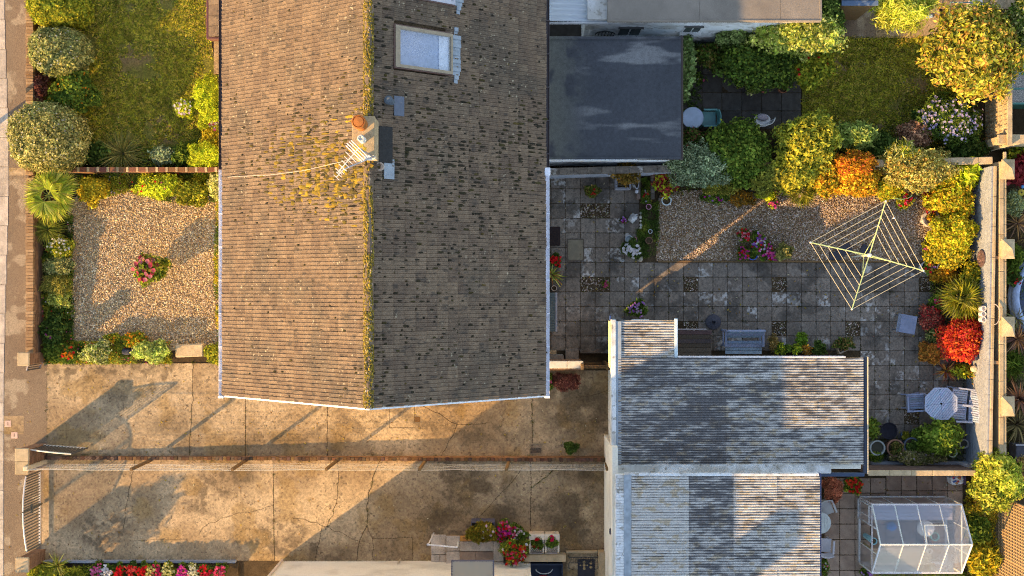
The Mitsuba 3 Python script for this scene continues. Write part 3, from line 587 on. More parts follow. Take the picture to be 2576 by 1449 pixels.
# chimney on the party line
ck = thing('chimney', 'square rendered chimney stack with terracotta and white pots on the ridge', 'chimney')
cx0, cx1, cy0, cy1 = -3.73, -3.23, 3.06, 4.02; zt = 8.1
put('stack', box(cx0, cx1, cy0, cy1, 6.6, zt - .1), 'sandstone', parent=ck); put('cap', box(cx0 - .01, cx1 + .015, cy0 - .015, cy1 + .01, zt - .1, zt, .015), 'sandstone', parent=ck)
for rr, zz in ((1.0, 0),):
    n_ = 60; px, py = R.uniform(cx0 + .02, cx0 + .3, n_), R.uniform(cy0 + .02, cy0 + .3, n_)
    P = np.c_[px, py, np.full(n_, zt)]; one = np.ones((n_, 1))
    put('lichen', moss_lumps(P, one * [1, 0, 0], one * [0, 1, 0], R.uniform(.01, .05, n_), R.uniform(.01, .045, n_), R.uniform(.003, .008, n_), one * [0, 0, 1]), 'pebble', np.repeat(np.array([[.5, .36, .03]]) * R.uniform(.7, 1.3, (n_, 1)), 13, 0), parent=ck, kind='stuff', label='yellow lichen')
x, y, _ = at(903, 307, 8.5)
k = put('chimney_pot', lathe([(.13, -.4), (.15, -.36), (.13, -.3), (.125, .02), (.165, .05), (.165, .1), (.14, .125), (.13, .1), (.12, .1), (.11, .13), (.05, .14), (0, .145)], 28, (x, y, 8.46)), 'matte', (.42, .15, .035), parent=ck, smooth=30, label='squat orange terracotta pot with a disc cap')
x, y, _ = at(908, 348, 8.4)
put('chimney_pot', lathe([(.085, -.32), (.08, .1), (.085, .12), (.06, .13), (.05, .1), (0, .1)], 20, (x, y, 8.3)), 'matte', (.6, .58, .56), parent=ck, smooth=30, label='small white metal flue')
v = cat([box(cx1 + .016, cx1 + .3, cy0 + .05, cy1 - .1, 6.9, 7.05)])
fl = np.vstack([slope(1, np.array([.25, .62, .25, .62]), np.array([cy0 - .02, cy0 - .02, cy1 - .1, cy1 - .1]), h) for h in (.03, .07)])
put('flashing', (fl, BF), 'matte', (.04, .035, .035), parent=ck)
# soil vents through the shaded slope
for nm, u, v, pu, pv, pc, qc, lab in (('vent_pipe', 979, 254, 1000, 268, (.1, .12, .16), (.1, .12, .17), 'dark vent pipe with a domed cowl and grey plate, above the chimney'), ('vent_pipe', 957, 420, 977, 428, (.5, .43, .34), None, 'pale clay vent pipe with a lead plate, beside the television aerial')):
    k = thing(nm, lab, 'vent pipe')
    p = at(u, v, 7.15); zb = ZR - (p[0] - XR) * math.tan(TH)
    put('pipe', tube([(p[0] + .06, p[1] - .01, zb - .1), (p[0], p[1], 7.25)], .085, 16), 'matte', pc, parent=k, smooth=30)
    put('collar', lathe([(.075, -.03), (.105, -.03), (.105, .03), (.075, .03), (.07, -.06), (0, -.06)] if qc is None else [(.1, -.03), (.11, .02), (.06, .06), (0, .065)], 18, (p[0], p[1], 7.26)), 'matte', pc, parent=k, smooth=30)
    s = (X(pu, 6.9) - XR) / math.cos(TH); y = Y(pv, 6.9)
    q = np.vstack([slope(1, np.array([s - .12, s + .16, s - .12, s + .16]), np.array([y - .24, y - .24, y + .24, y + .24]), h) for h in (.035, .06)])
    put('plate', (q, BF), 'lead' if qc is None else 'paint', qc, parent=k)
# aerials on the chimney
def aerial(label, p0, p1, els, mast):
    k = thing('television_aerial', label, 'aerial')
    p0, p1 = np.array(p0), np.array(p1); d = (p1 - p0) / np.linalg.norm(p1 - p0); s = np.cross([0, 0, 1.0], d); s /= np.linalg.norm(s)
    put('boom', tube([p0, p1], .014, 6), 'paint', (.55, .53, .5), parent=k)
    for t, l, r in els:
        c = p0 + (p1 - p0) * t; put('element', tube([c - s * l / 2, c + s * l / 2], r, 6), 'paint', (.75, .7, .68), parent=k)
    put('mast', tube(mast, .02, 7), 'metal', (.5, .5, .5), parent=k)
a0, a1 = at(848, 436, 8.7), at(903, 372, 8.95)
aerial('large white television aerial with long parallel bars beside the chimney', a0, a1, [(1.0, .5, .011), (.93, .52, .011), (.85, .55, .014), (.78, .52, .014), (.64, .34, .009), (.52, .26, .007), (.38, .24, .007), (.24, .22, .007), (.08, .2, .007)], [at(944, 398, 7.5), at(938, 394, 8.6), at(906, 375, 8.95)])
a0, a1 = at(846, 446, 8.2), at(866, 424, 8.25)
aerial('small lower television aerial over the mossy tiles', a0, a1, [(t, .18, .007) for t in (0, .33, .66, 1.0)], [at(944, 398, 7.6), at(935, 396, 8.3), at(868, 424, 8.35)])
x, y, _ = at(942, 397, 8.1); put('satellite_dish', lathe([(0, 0), (.07, .01), (.12, .04), (.115, .05), (.06, .02), (0, .015)], 18, (x - .1, y, 8.1), 1.1, .55), 'paint', (.75, .74, .72), smooth=30, label='tiny white oval dish clamped beside the chimney base', cat_='dish')
pts = [at(565, 446, 4.3)] + [at(u, v, z) for u, v, z in ((600, 444, 4.95), (680, 440, 5.7), (760, 430, 6.5), (820, 416, 7.3), (872, 404, 8.2))]
put('aerial_cable', tube(pts, .0055, 5), 'paint', (.6, .55, .45), label='thin pale cable sagging across the mossy roof tiles to the aerial', cat_='cable')
pts = [np.array([-15.5, -12.0 + .0, 5.5]), np.array([-12, -6, 5.0]), np.array([-8.0, -1.4, 4.3])]

# porch roof on the far front
pk = thing('porch', 'low tiled porch roof against the front of the adjoining house', 'porch')
x0, x1 = X(527, 2.7), XR - HW + .47; zz = 2.75
put('roof', box(x0 + .03, x1, Y(94, 2.7), YB, 2.45, zz - .02), 'soil', parent=pk)
rk = None
for i in range(11):
    for j in range(4):
        y = Y(94, 2.7) + .3 * i; x = x0 + .3 * j; hgt = zz + .11 * j
        m = box(x - .01, x + .32, y + .004, y + .296, hgt - .02, hgt + .012); m = (m[0] + np.c_[np.zeros((8, 2)), np.where(m[0][:, 0] > x + .15, .1, 0)], m[1])
        put('tile', m, 'roof_tile', parent=pk)
put('gutter', box(x0 - .09, x0 - .01, Y(94, 2.7) - .05, YB, 2.6, 2.72, .02), 'paint', (.12, .05, .05), parent=pk)
put('fascia', box(x0 - .02, x1, Y(94, 2.7) - .07, Y(94, 2.7) - .008, 2.5, 2.78, .01), 'paint', (.14, .06, .05), parent=pk)
put('wall', box(x0 + .3, x1, Y(94, 2.7) + .2, YB, 0, 2.45), 'cream_render', parent=pk)

# ================================================================ flat roofed extension of the adjoining house
ek = thing('extension', 'flat roofed extension with streaked black felt roof behind the adjoining house', 'extension')
x0, x1, ya, yb, z = .82, X(1712, 2.8), Y(400, 2.8), Y(91, 2.8), 2.8
put('wall', box(x0 - .4, x1 - .12, ya + .12, yb - .1, 0, z - .2), 'white_render', parent=ek)
rf = put('roof', box(x0, x1 - .02, ya + .03, yb - .03, z - .2, z - .02), 'felt', parent=ek)
n = 3
for i in range(n): put('felt_sheet', box(x0 + (x1 - x0) * i / n + .002, x0 + (x1 - x0) * (i + 1) / n + .01, ya + .05 + .002 * i, yb - .06, z - .02, z - .004 + .003 * i), 'felt', parent=rf)
put('edge_trim', cat([box(x0, x1, ya, ya + .06, z - .22, z + .025, .01), box(x0, x1, yb - .1, yb - .01, z - .2, z + .05, .02)]), 'felt', parent=ek)
put('gutter', box(x1 - .03, x1 + .085, ya - .02, yb + .04, z - .2, z - .05, .02), 'paint', (.035, .022, .026), parent=ek)
put('fascia', box(x0, X(1602, 2.8), ya - .035, ya - .006, z - .22, z - .02), 'paint', (.7, .72, .72), parent=ek, label='white fascia board')
# far extension
ek = thing('extension', 'long white walled extension with a flat grey felt roof, at the far edge', 'extension')
x0, x1, ya, yb, z = X(1528, 2.9), X(2066, 2.9), Y(47, 2.9), 12.5, 2.9
put('wall', box(x0 - .55, x1 - .15, ya + .02, yb, 0, z - .12), 'white_render', parent=ek)
rf = put('roof', box(x0, x1, ya - .06, yb, z - .12, z - .01), 'grey_felt', parent=ek)
for a, b in ((x0 + .02, x0 + 2.6), (x0 + 2.61, x0 + 4.9), (x0 + 4.91, x1 - .02)): put('felt_sheet', box(a, b, ya - .03, yb, z - .01, z + .004, .002), 'grey_felt', parent=rf)
put('edge_trim', cat([box(x0, x1, ya - .075, ya - .03, z - .16, z + .03, .01), box(x1 - .05, x1 + .02, ya - .03, yb, z - .16, z + .02, .01)]), 'grey_felt', parent=ek)
for u0, u1, za, zb, lab in ((1559, 1612, .95, 1.75, 'dark casement window'), (1722, 1760, 1.35, 1.9, 'small white framed window')):
    # openings in the wall that faces the gardens
    s0 = X(u0, 1.6); s1 = X(u1, 1.6)
    w = put('window', cat([box(s0 - .05, s1 + .05, ya - .0, ya + .022 - .0, za - .05, zb + .05), box(s0 - .1, s1 + .1, ya - .09, ya + .02, za - .12, za - .05, .01)]), 'paint', (.62, .62, .6), parent=ek, label=lab)
    put('pane', box(s0, (s0 + s1) / 2 - .02, ya - .008, ya, za, zb), 'paint', (.04, .045, .05), parent=w); put('pane', box((s0 + s1) / 2 + .02, s1, ya - .008, ya, za, zb), 'paint', (.04, .045, .05), parent=w)
    put('lintel', box(s0 - .06, s1 + .06, ya - .03, ya + .02, zb + .05, zb + .12), 'paint', (.08, .08, .08), parent=w)
lk = thing('lean_to', 'lean-to of ribbed clear plastic roofing sheets against the far house', 'lean-to')
z = 2.6
def corrugated(x0, x1, y0, y1, z0, z1, pitch, amp, along='x', t=.004, per=8):
    """Ribs that run along x, from z0 at x0 to z1 at x1."""
    n = max(2, int(round((y1 - y0) / pitch))) * per; yy = np.linspace(y0, y1, n + 1); hh = amp * np.sin((yy - y0) / ((y1 - y0) / (n / per)) * 2 * math.pi)
    rows = []
    for k in (0, 1):
        for x, z in ((x0, z0), (x1, z1)): rows.append(np.stack([np.full(n + 1, x), yy, z + hh - k * t], -1))
    N = n + 1; i = np.arange(n)
    q = np.vstack([np.c_[i, N + i, N + i + 1, i + 1], np.c_[2 * N + i, 2 * N + i + 1, 3 * N + i + 1, 3 * N + i], np.c_[i, i + 1, 2 * N + i + 1, 2 * N + i], np.c_[N + i, 3 * N + i, 3 * N + i + 1, N + i + 1]])
    return np.vstack(rows), q, np.tile(.5 + .5 * hh / amp, 4)
scene['ribbed_plastic'] = {'type': 'twosided', 'bsdf': {'type': 'principled', 'base_color': {'type': 'rgb', 'value': [.5, .55, .6]}, 'roughness': .2, 'specular': .6}}
for i in range(5): put('roof_sheet', corrugated(X(1378, z), X(1530, z) - .02, Y(55, z) + .72 * i, Y(55, z) + .72 * (i + 1) + .03, z + .1, z - .05 + .004 * (i % 2), .14, .022)[:2], 'ribbed_plastic', parent=lk)
for i in range(3): put('purlin', box(X(1395 + 52 * i, z), X(1399 + 52 * i, z), Y(55, z), Y(55, z) + 3.4, z - .12, z - .06), 'wood', parent=lk)
put('edge', box(X(1378, z), X(1530, z), Y(55, z) - .05, Y(55, z) - .01, z - .1, z + .03), 'paint', (.55, .55, .55), parent=lk)
put('gate_panel', box(X(1480, 1), X(1486, 1), Y(92, 1), Y(60, 1), 0, 1.9), 'white_render', parent=lk)
kk = thing('arched_gate', 'small black arched iron gate in the passage beside the white wall', 'gate')
gx0, gx1, gy = X(1499, 1.5), X(1546, 1.5), Y(84, 1.5)
for i in range(7):
    x = gx0 + (gx1 - gx0) * i / 6; put('bar', tube([(x, gy, .1), (x, gy, 1.35 + .35 * math.sqrt(max(0, 1 - ((i - 3) / 3.2) ** 2)))], .016, 5), 'paint', (.03, .03, .03), parent=kk)
put('arch', tube([(gx0 + (gx1 - gx0) * t, gy, 1.35 + .37 * math.sqrt(max(0.02, 1 - ((t * 6 - 3) / 3.2) ** 2))) for t in np.linspace(0, 1, 15)], .022, 6), 'paint', (.03, .03, .03), parent=kk)
put('rail', tube([(gx0, gy, .3), (gx1, gy, .3)], .018, 5), 'paint', (.03, .03, .03), parent=kk)

# ================================================================ next house beyond the second driveway: cream wall, tiled roof out of the picture
hk = thing('house', 'cream rendered house at the near edge with entrance steps and a glass canopy', 'house')
wx0, wx1, wy = X(706), X(706) + 7.75, Y(1411)
xr2 = (wx0 + wx1) / 2; v, f = tm(trimesh.creation.extrude_polygon(Polygon([(wx0, 0), (wx1, 0), (wx1, 4.5), (xr2, 7.24), (wx0, 4.5)]), 9.0, engine='earcut'))
put('wall', (np.c_[v[:, 0], wy - v[:, 2], v[:, 1]], f), 'cream_render', parent=hk)
for side in (-1, 1):
    deck = np.vstack([slope(side, np.array([0, SL, SL, 0]), np.array([wy + .02, wy + .02, wy - 9, wy - 9]), h, xr2) for h in (-.1, .02)])
    put('roof_slope', (deck, np.array([[0, 1, 2, 3], [4, 5, 6, 7], [0, 1, 5, 4], [1, 2, 6, 5], [2, 3, 7, 6], [3, 0, 4, 7]])), 'roof_tile', parent=hk)
put('chimney', box(xr2 - .3, xr2 + .3, wy - 6.9, wy - 5.9, 6.6, 8.1), 'brick', parent=hk)
put('downpipe', tube([(wx0 + .07, wy + .045, .1), (wx0 + .07, wy + .045, 4.2)], .04, 8), 'paint', (.6, .52, .4), parent=hk)
put('waste_pipe', tube([(X(1008), wy + .06, .05), (X(1006), wy + .06, .55)], .03, 8), 'paint', (.45, .38, .28), parent=hk)
put('plinth_line', box(wx0 + .1, X(975), wy, wy + .012, .05, .075), 'paint', (.5, .45, .36), parent=hk)
# ================================================================ GARAGES with corrugated cement roofs
PI3 = .0755
def sheets(parent, x0, x1, y0, y1, z0, z1, xs, w, dark):
    """Corrugated sheets laid in columns between xs, each about w wide; dark(x, y) -> lichen threshold."""
    for c in range(len(xs) - 1):
        n = max(1, int(round((y1 - y0) / w)))
        for r in range(n):
            a, b = xs[c], xs[c + 1] + (.06 if c < len(xs) - 2 else 0); ya = y0 + (y1 - y0) * r / n; yb = y0 + (y1 - y0) * (r + 1) / n + (.03 if r < n - 1 else 0)
            za, zb = z0 + (z1 - z0) * (a - x0) / (x1 - x0), z0 + (z1 - z0) * (b - x0) / (x1 - x0)
            dz = .006 * ((r + c) % 2) + .008 * (len(xs) - 2 - c)
            v, f, hh = corrugated(a, b, ya, yb, za + dz, zb + dz, PI3, .0135, per=6); put('roof_sheet', (v, f), 'cement_sheet', parent=parent, uv=np.c_[hh, np.full(len(hh), dark((a + b) / 2, (ya + yb) / 2) + R.uniform(-.04, .04))])
z = 2.25
ga = thing('garage', 'L-shaped garage with a dark stained corrugated roof and white parapet, beside the patio', 'garage')
xL, xS, xR_, yT, yM, yB_ = X(1539, z), X(1698, z), X(2178, z), Y(806, z), Y(900, z), Y(1190, z)
put('wall', cat([box(xL + .1, xR_ - .1, yB_ + .1, yM - .12, 0, z - .12), box(xL + .1, xS - .08, yM - .12, yT - .1, 0, z - .12)]), 'cream_render', parent=ga)
sheets(ga, X(1574, z), xS - .02, yM, yT, z - .02, z - .04, [X(1563, z), xS - .02], .62, lambda x, y: .6)
sheets(ga, X(1555, z), xR_, yB_ + .24, yM - .005, z + .02, z - .06, [X(1555, z), X(1822, z), X(2052, z), xR_ - .05], .62, lambda x, y: .36 if x < X(1900, z) else .47)
# parapet on the front, in three pieces of different wear
put('parapet', box(xL - .02, xL + .12, yB_ - .02, yT + .03, z - .25, z + .07, .02), 'white_render', parent=ga)
put('front_board', box(xL - .05, xL - .021, yM - .3, yT - .02, z - .6, z - .12, .01), 'paint', (.8, .7, .48), parent=ga, label='cream painted board along the garage front')
put('gutter_strip', box(xL + .12, X(1563, z), yB_ + .2, yT - .02, z - .03, z + .035, .01), 'lead', parent=ga, label='pale lead flashing strip beside the parapet')
put('edge_strip', box(xL + .12, X(2090, z), yB_ - .005, yB_ + .25, z - .05, z + .05, .015), 'white_render', parent=ga, label='white painted mortar strip along the roof edge')
put('gutter', cat([box(xS - .015, xS + .09, yM - .02, yT + .06, z - .16, z - .02, .02)]), 'paint', (.62, .72, .78), parent=ga)
put('fascia', box(xS + .09, X(2128, z), yM + .0, yM + .045, z - .2, z - .0, .01), 'paint', (.75, .73, .68), parent=ga, label='white timber fascia above the bench')
put('window_head', box(X(1588, 2), X(1633, 2), yT - .1, yT + .02, 1.9, 2.05, .01), 'paint', (.75, .75, .78), parent=ga)
k = put('end_gutter', box(xR_ - .03, xR_ + .08, yB_ - .04, yM + .02, z - .22, z - .1, .02), 'paint', (.03, .04, .06), parent=ga)
put('end_trim', box(xR_ + .08, xR_ + .1, yB_ - .04, yM + .02, z - .2, z - .08), 'paint', (.75, .66, .45), parent=ga)
put('end_gutter', box(X(1935, z) + .3, xR_, yB_ - .12, yB_ - .01, z - .2, z - .08, .02), 'paint', (.03, .05, .1), parent=ga)
# lower garage, a little taller, with a painted brick parapet
z = 2.95
gb = thing('garage', 'garage with a pale bleached corrugated roof behind a white painted brick parapet', 'garage')
xL, xR_, yT, yB_ = X(1551, z), X(2064, z), Y(1192, z), -13.5
put('wall', box(xL + .06, xR_ - .08, yB_, yT - .1, 0, z - .12), 'cream_render', parent=gb)
put('rendered_front', box(xL - .1, xL + .06, yB_, Y(1120, 2.3) , 0, z - .2), 'cream_render', parent=gb)
pk = put('parapet', box(xL - .03, X(1567, z) + .02, yB_, yT - .03, z - .2, z + .02), 'white_render', parent=gb, label='white painted brick parapet')
for i in range(44):
    y = yT - .05 - .0775 * i - .0375
    split = i % 3 == 1
    for a, b in (((xL - .03, (xL + X(1567, z)) / 2 - .005), ((xL + X(1567, z)) / 2 + .005, X(1567, z) + .02)) if split else ((xL - .03, X(1567, z) + .02),)):
        put('brick', box(a, b, y - .033, y + .033, z + .0, z + .05 + R.uniform(-.003, .003), .008), 'white_render', parent=pk)
put('flashing', box(X(1569, z), X(1588, z), yB_, yT - .02, z - .06, z + .05, .01), 'lead', parent=gb)
put('top_flashing', box(X(1570, z), xR_ - .05, yT - .06, yT + .02, z - .1, z + .035, .01), 'white_render', parent=gb)
def dk(x, y):
    u = 1288 + x * F / (H0 - z)
    return .72 if u < 1725 else (.38 if u < 1830 else .57)
sheets(gb, X(1588, z), xR_, yT - 4.0, yT - .06, z + .02, z - .05, [X(1588, z), X(1727, z), X(1840, z), X(1950, z), xR_], .655, dk)
put('gutter', box(xR_ - .04, xR_ + .06, yB_, yT, z - .22, z - .1, .02), 'paint', (.05, .06, .14), parent=gb)
wl = thing('wall_lamp', 'small dark wedge shaped lamp on the front of the pale roofed garage', 'lamp')
p = at(1538, 1337, 2.3); put('shade', box(X(1533, 2.3), X(1546, 2.3), Y(1345, 2.3), Y(1329, 2.3), 2.2, 2.36, .03), 'paint', (.06, .06, .09), parent=wl); put('bracket', box(X(1546, 2.3), xL - .1, p[1] - .02, p[1] + .02, 2.27, 2.31), 'paint', (.5, .4, .1), parent=wl)

# ================================================================ side gate and low walls between house and garage
k = thing('garden_wall', 'short cream capped wall between the tiled house and the side gate', 'wall')
z = 1.3
put('wall', box(.4, X(1465, z), Y(932, z), Y(909, z), 0, z - .07), 'brick_courses', parent=k)
for i in range(3): put('coping', box(.45 + .6 * i, min(.45 + .6 * (i + 1) - .008, X(1465, z) + .03), Y(925, z) - .02, Y(909, z) + .01, z - .07, z, .012), 'cream_render', parent=k)
k = thing('side_gate', 'brown timber side gate between the short wall and the garage', 'gate')
for i in range(9):
    a = X(1466, z) + (X(1531, z) - X(1466, z)) * i / 9; put('board', box(a + .004, a + (X(1531, z) - X(1466, z)) / 9 - .004, Y(925, z) - .01, Y(925, z) + .014, .06, 1.42, .004), 'wood', parent=k)
for zz in (.3, 1.33): put('rail', box(X(1466, z), X(1531, z), Y(925, z) + .016, Y(925, z) + .08, zz - .05, zz + .05, .008), 'wood', parent=k)
for u in (1464, 1529): put('post', box(X(u, z) - .04, X(u, z) + .045, Y(930, z), Y(914, z), 0, 1.5, .01), 'wood', parent=k)
# old stone steps / planters by that wall
for u0, v0, u1, v1, h, lab in ((1383, 893, 1418, 914, .45, 'square stone block with a flat pale top beside the short wall'), (1422, 878, 1456, 912, .28, 'low concrete step beside the side gate'), (1459, 880, 1531, 889, .2, 'narrow concrete kerb across the gateway')):
    put('stone_step', box(X(u0, h), X(u1, h), Y(v1, h), Y(v0, h), 0, h, .015), 'paving', label=lab, cat_='step')
# ================================================================ WALLS, PILLARS, GATES, FENCES
def front_wall(label, v0, v1, z=.72):
    k = thing('garden_wall', label, 'wall')
    x0, x1 = X(64.5, z), X(83.5, z); y0, y1 = Y(v1, z), Y(v0, z)
    put('wall', box(x0 + .006, x1 - .006, y0, y1, -.05, z - .1), 'brick_courses', parent=k)
    n = int((y1 - y0) / .098)
    for i in range(n):
        a = y0 + (y1 - y0) * i / n
        put('brick', rotz(box(x0 + R.normal() * .004, x1 + R.normal() * .004, a + .005, a + (y1 - y0) / n - .005, z - .1, z + R.uniform(-.004, .004), .008), R.normal() * .01, ((x0 + x1) / 2, a, 0)), 'brick', parent=k)
    return k
front_wall('low brick garden wall along the pavement beside the gravel garden', 446, 889)
front_wall('low brick garden wall along the pavement beside the lawn', -120, 440, .71)
def pillar(label, u0, u1, v0, v1, z=1.23, caps=1):
    k = thing('gate_pillar', label, 'pillar')
    x0, x1, y0, y1 = X(u0, z), X(u1, z), Y(v1, z), Y(v0, z)
    put('pier', box(x0 + .04, x1 - .03, y0 + .04, y1 - .04, -.05, z - .09), 'brick_courses', parent=k)
    for i in range(caps):
        a, b = y0 + (y1 - y0) * i / caps, y0 + (y1 - y0) * (i + 1) / caps
        v, f = box(x0, x1, a + .003, b - .003, z - .09, z, .015)
        put('cap_stone', (v, f), 'sandstone', parent=k)
pillar('square gate pillar with a mottled capstone at the end of the brick wall', 43, 72.5, 887, 921)
pillar('wide double gate pillar with two capstones between the driveways', 37, 71.5, 1128, 1194, 1.25, 2)
pillar('square gate pillar beside the spiky yucca', 38.5, 71, 1403, 1441)
k = thing('garden_wall', 'low brick wall with capped top between the gravel garden and the lawn', 'wall')
z = .62; y0, y1 = Y(432, z), Y(420, z); x0, x1 = X(150, z), X(563, z)
put('wall', box(x0, x1, y0 + .01, y1 - .01, -.05, z - .075), 'brick_courses', parent=k); x = x0
while x < x1 - .1:
    for w, c in ((.215, (.17, .07, .04)), (.085, (.46, .33, .19))): put('brick', box(x + .005, x + w - .003, y0, y1, z - .075, z + R.uniform(-.004, .004) - (0 if w < .1 else .012), .006), 'matte', np.array(c) * R.uniform(.75, 1.25), parent=k); x += w

# double gate with curved top rail
def gate_leaf(k, a, b, za, zb, arch, n, col, white):
    a, b = np.array(a, float), np.array(b, float)
    def top(t): return za + (zb - za) * t + arch(t)
    P = lambda t, z: np.append(a + (b - a) * t, z)
    put('top_rail', tube([P(t, top(t)) for t in np.linspace(0, 1, 10)], .024, 7), 'paint', white, parent=k)
    put('bottom_rail', obox(P(0, .14), P(1, .14), .045, .05), 'paint', white, parent=k)
    for t in (0.005, .995): put('stile', obox(P(t, .05), P(t, top(t)), .045, .045), 'paint', col, parent=k)
    for i in range(1, n):
        t = i / n; put('bar', tube([P(t, .14), P(t, top(t))], .019, 5), 'paint', col, parent=k)
k = thing('driveway_gate', 'closed white railed metal double gate with a curved top across the driveway', 'gate')
gx, ga_, gb_ = X(105), -5.66, -7.93; gm = (ga_ + gb_) / 2 + .1
gate_leaf(k, (gx, ga_), (gx, gm + .02), 1.08, 1.28, lambda t: .05 * math.sin(math.pi * t), 13, (.1, .1, .09), (.68, .65, .58))
gate_leaf(k, (gx, gm - .02), (gx, gb_), 1.28, 1.02, lambda t: .05 * math.sin(math.pi * t), 13, (.1, .1, .09), (.68, .65, .58))
put('latch', obox((gx + .02, gm + .14, .72), (gx + .02, gm - .14, .72), .05, .09), 'paint', (.08, .08, .07), parent=k); put('drop_bolt', tube([(gx + .03, gm, .02), (gx + .03, gm, .6)], .018, 6), 'paint', (.08, .08, .07), parent=k)
k = thing('driveway_gate', 'open metal gate leaf folded back along the low brick wall', 'gate')
gate_leaf(k, (X(112), Y(1118)), (X(222), Y(1126)), 1.05, 1.28, lambda t: .05 * math.sin(math.pi * t), 13, (.07, .07, .06), (.6, .56, .48))
k = thing('driveway_gate', 'open metal gate leaf standing against the capped pillar', 'gate')
gate_leaf(k, (X(104), Y(925)), (X(112), Y(908)), 1.0, 1.1, lambda t: 0, 3, (.07, .07, .06), (.3, .28, .25))

# low brick wall with wire fence between the driveways
k = thing('boundary_wall', 'low weathered brick wall between the two driveways', 'wall')
xa, xb, yw = X(112), X(1528), Y(1151); NB = 150
def wtop(x): return .1 + .38 * (x - xa) / (xb - xa)
for i in range(NB):
    x = xa + (xb - xa) * i / NB; w = (xb - xa) / NB; h = wtop(x)
    put('brick', rotz(box(x + .004, x + w - .004, yw - .055 + R.normal() * .006, yw + .055 + R.normal() * .006, h - .065, h + R.uniform(-.012, .006), .008), R.normal() * .03, (x, yw, 0)), 'matte', np.array([(.12, .06, .03), (.17, .09, .04), (.08, .045, .03), (.15, .09, .055)][R.integers(4)]) * R.uniform(.7, 1.2), parent=k)
v = [(xa, -.05), (xb, -.05), (xb, wtop(xb) - .07), (xa, wtop(xa) - .07)]
m = tm(trimesh.creation.extrude_polygon(Polygon(v), .1, engine='earcut')); put('wall', (np.c_[m[0][:, 0], yw - .05 + m[0][:, 2], m[0][:, 1]], m[1]), 'brick_courses', parent=k)
fk = thing('wire_fence', 'pale wire mesh fence on brown timber posts beside the low brick wall', 'fence')
posts = [(377, 1149), (617, 1152), (847, 1155), (1069, 1156), (1279, 1160), (1521, 1160)]; yf = yw - .1; hp = 1.42
for i, (u, v) in enumerate(posts):
    x = X(u); put('post', obox((x + .03, yf + .02, 0), (x - .05 + R.normal() * .02, yf - .02, hp + .04), .085, .085, .01), 'wood', parent=fk)
put('post', box(X(112) - .05, X(112) + .1, yf - .08, yf + .05, 0, 1.36, .015), 'paint', (.6, .5, .33), parent=fk, label='squat pale end post')
xs_ = [X(112)] + [X(u) for u, _ in posts]
for j in range(10):
    z = .32 + 1.08 * j / 9; P = []
    for a, b in zip(xs_[:-1], xs_[1:]):
        for t in np.linspace(0, 1, 6)[:-1]: P.append((a + (b - a) * t, yf - .05 + R.normal() * .006, z - .035 * math.sin(math.pi * t) * (1 if j > 5 else .4)))
    P.append((xs_[-1], yf - .05, z)); put('wire', tube(P, .003 if j < 9 else .008, 4), 'paint', (.6, .57, .48), parent=fk)
mm = []
for i in range(90):
    x = xs_[0] + (xs_[-1] - xs_[0]) * (i + .5) / 90; mm.append(tube([(x, yf - .05, .3), (x + R.normal() * .01, yf - .05, 1.38)], .0018, 3, False))
put('mesh', cat(mm), 'paint', (.66, .62, .52), parent=fk, kind='stuff')

# wall between the two back gardens
k = thing('boundary_wall', 'grey coped wall between the patio and the neighbouring garden', 'wall')
z = 1.2; A, B = at(1372, 432, z), at(2498, 403, z)
put('wall', obox((A[0], A[1], .55), (B[0], B[1], .55), .17, 1.2), 'blockwork', parent=k)
n = 32
for i in range(n):
    p, q = A + (B - A) * (i + .004) / n, A + (B - A) * (i + .99) / n; p[2] = q[2] = z - .035
    put('coping_stone', obox(p, q, .215 + R.normal() * .004, .075 + R.normal() * .004, .012), 'paving' if i < 14 else 'brick' if i < 22 else 'sandstone', parent=k)
# grey block wall at the end of the garden
k = thing('block_wall', 'grey block wall with a thin cream coping at the end of the patio', 'wall')
A, B = np.array([14.27, 3.62]), np.array([14.13, -5.42]); zt = 1.5; n = 20
for j in range(7):
    for i in range(n + 1):
        a, b = max(0, (i - .5 * (j % 2)) / n), min(1, (i + 1 - .5 * (j % 2)) / n)
        if b - a < .005: continue
        p, q = np.append(A + (B - A) * a, .1075 + .215 * j), np.append(A + (B - A) * b, .1075 + .215 * j); d = (q - p) / np.linalg.norm(q - p) * .004
        put('block', obox(p + d, q - d, .1 + R.uniform(-.002, .002), .208, .004), 'blockwork', parent=k)
put('mortar', obox(np.append(A, .74), np.append(B, .74), .088, 1.49), 'blockwork', parent=k, uv=(.1, .1))
for i in range(10):
    p, q = A + (B - A) * (i + .003) / 10, A + (B - A) * (i + .99) / 10; put('coping_stone', obox((p[0] + .045, p[1], zt + .025), (q[0] + .045, q[1], zt + .025), .08, .045, .008), 'sandstone', parent=k)
for v in (648, 912):
    y = Y(v, 1.5); put('tie_stone', box(14.27, 14.44, y - .05, y + .05, 1.35, 1.5, .01), 'brick', parent=k)
k = thing('stone_wall', 'sandstone garden wall with pyramid capped piers behind the block wall', 'wall')
x0 = 14.43; zt = 1.55
put('wall', box(x0 + .03, x0 + .19, -6.0, 3.75, -.05, zt - .07), 'sandstone', parent=k)
for i in range(9): put('coping_stone', box(x0, x0 + .13, -6.0 + 1.083 * i + .005, -6.0 + 1.083 * (i + 1) - .005, zt - .07, zt, .012), 'sandstone', parent=k)
for i in range(9): put('coping_stone', box(x0 + .134, x0 + .22, -6.0 + 1.083 * i + .3, -6.0 + 1.083 * (i + 1) + .29, zt - .09, zt - .025, .012), 'sandstone', parent=k)
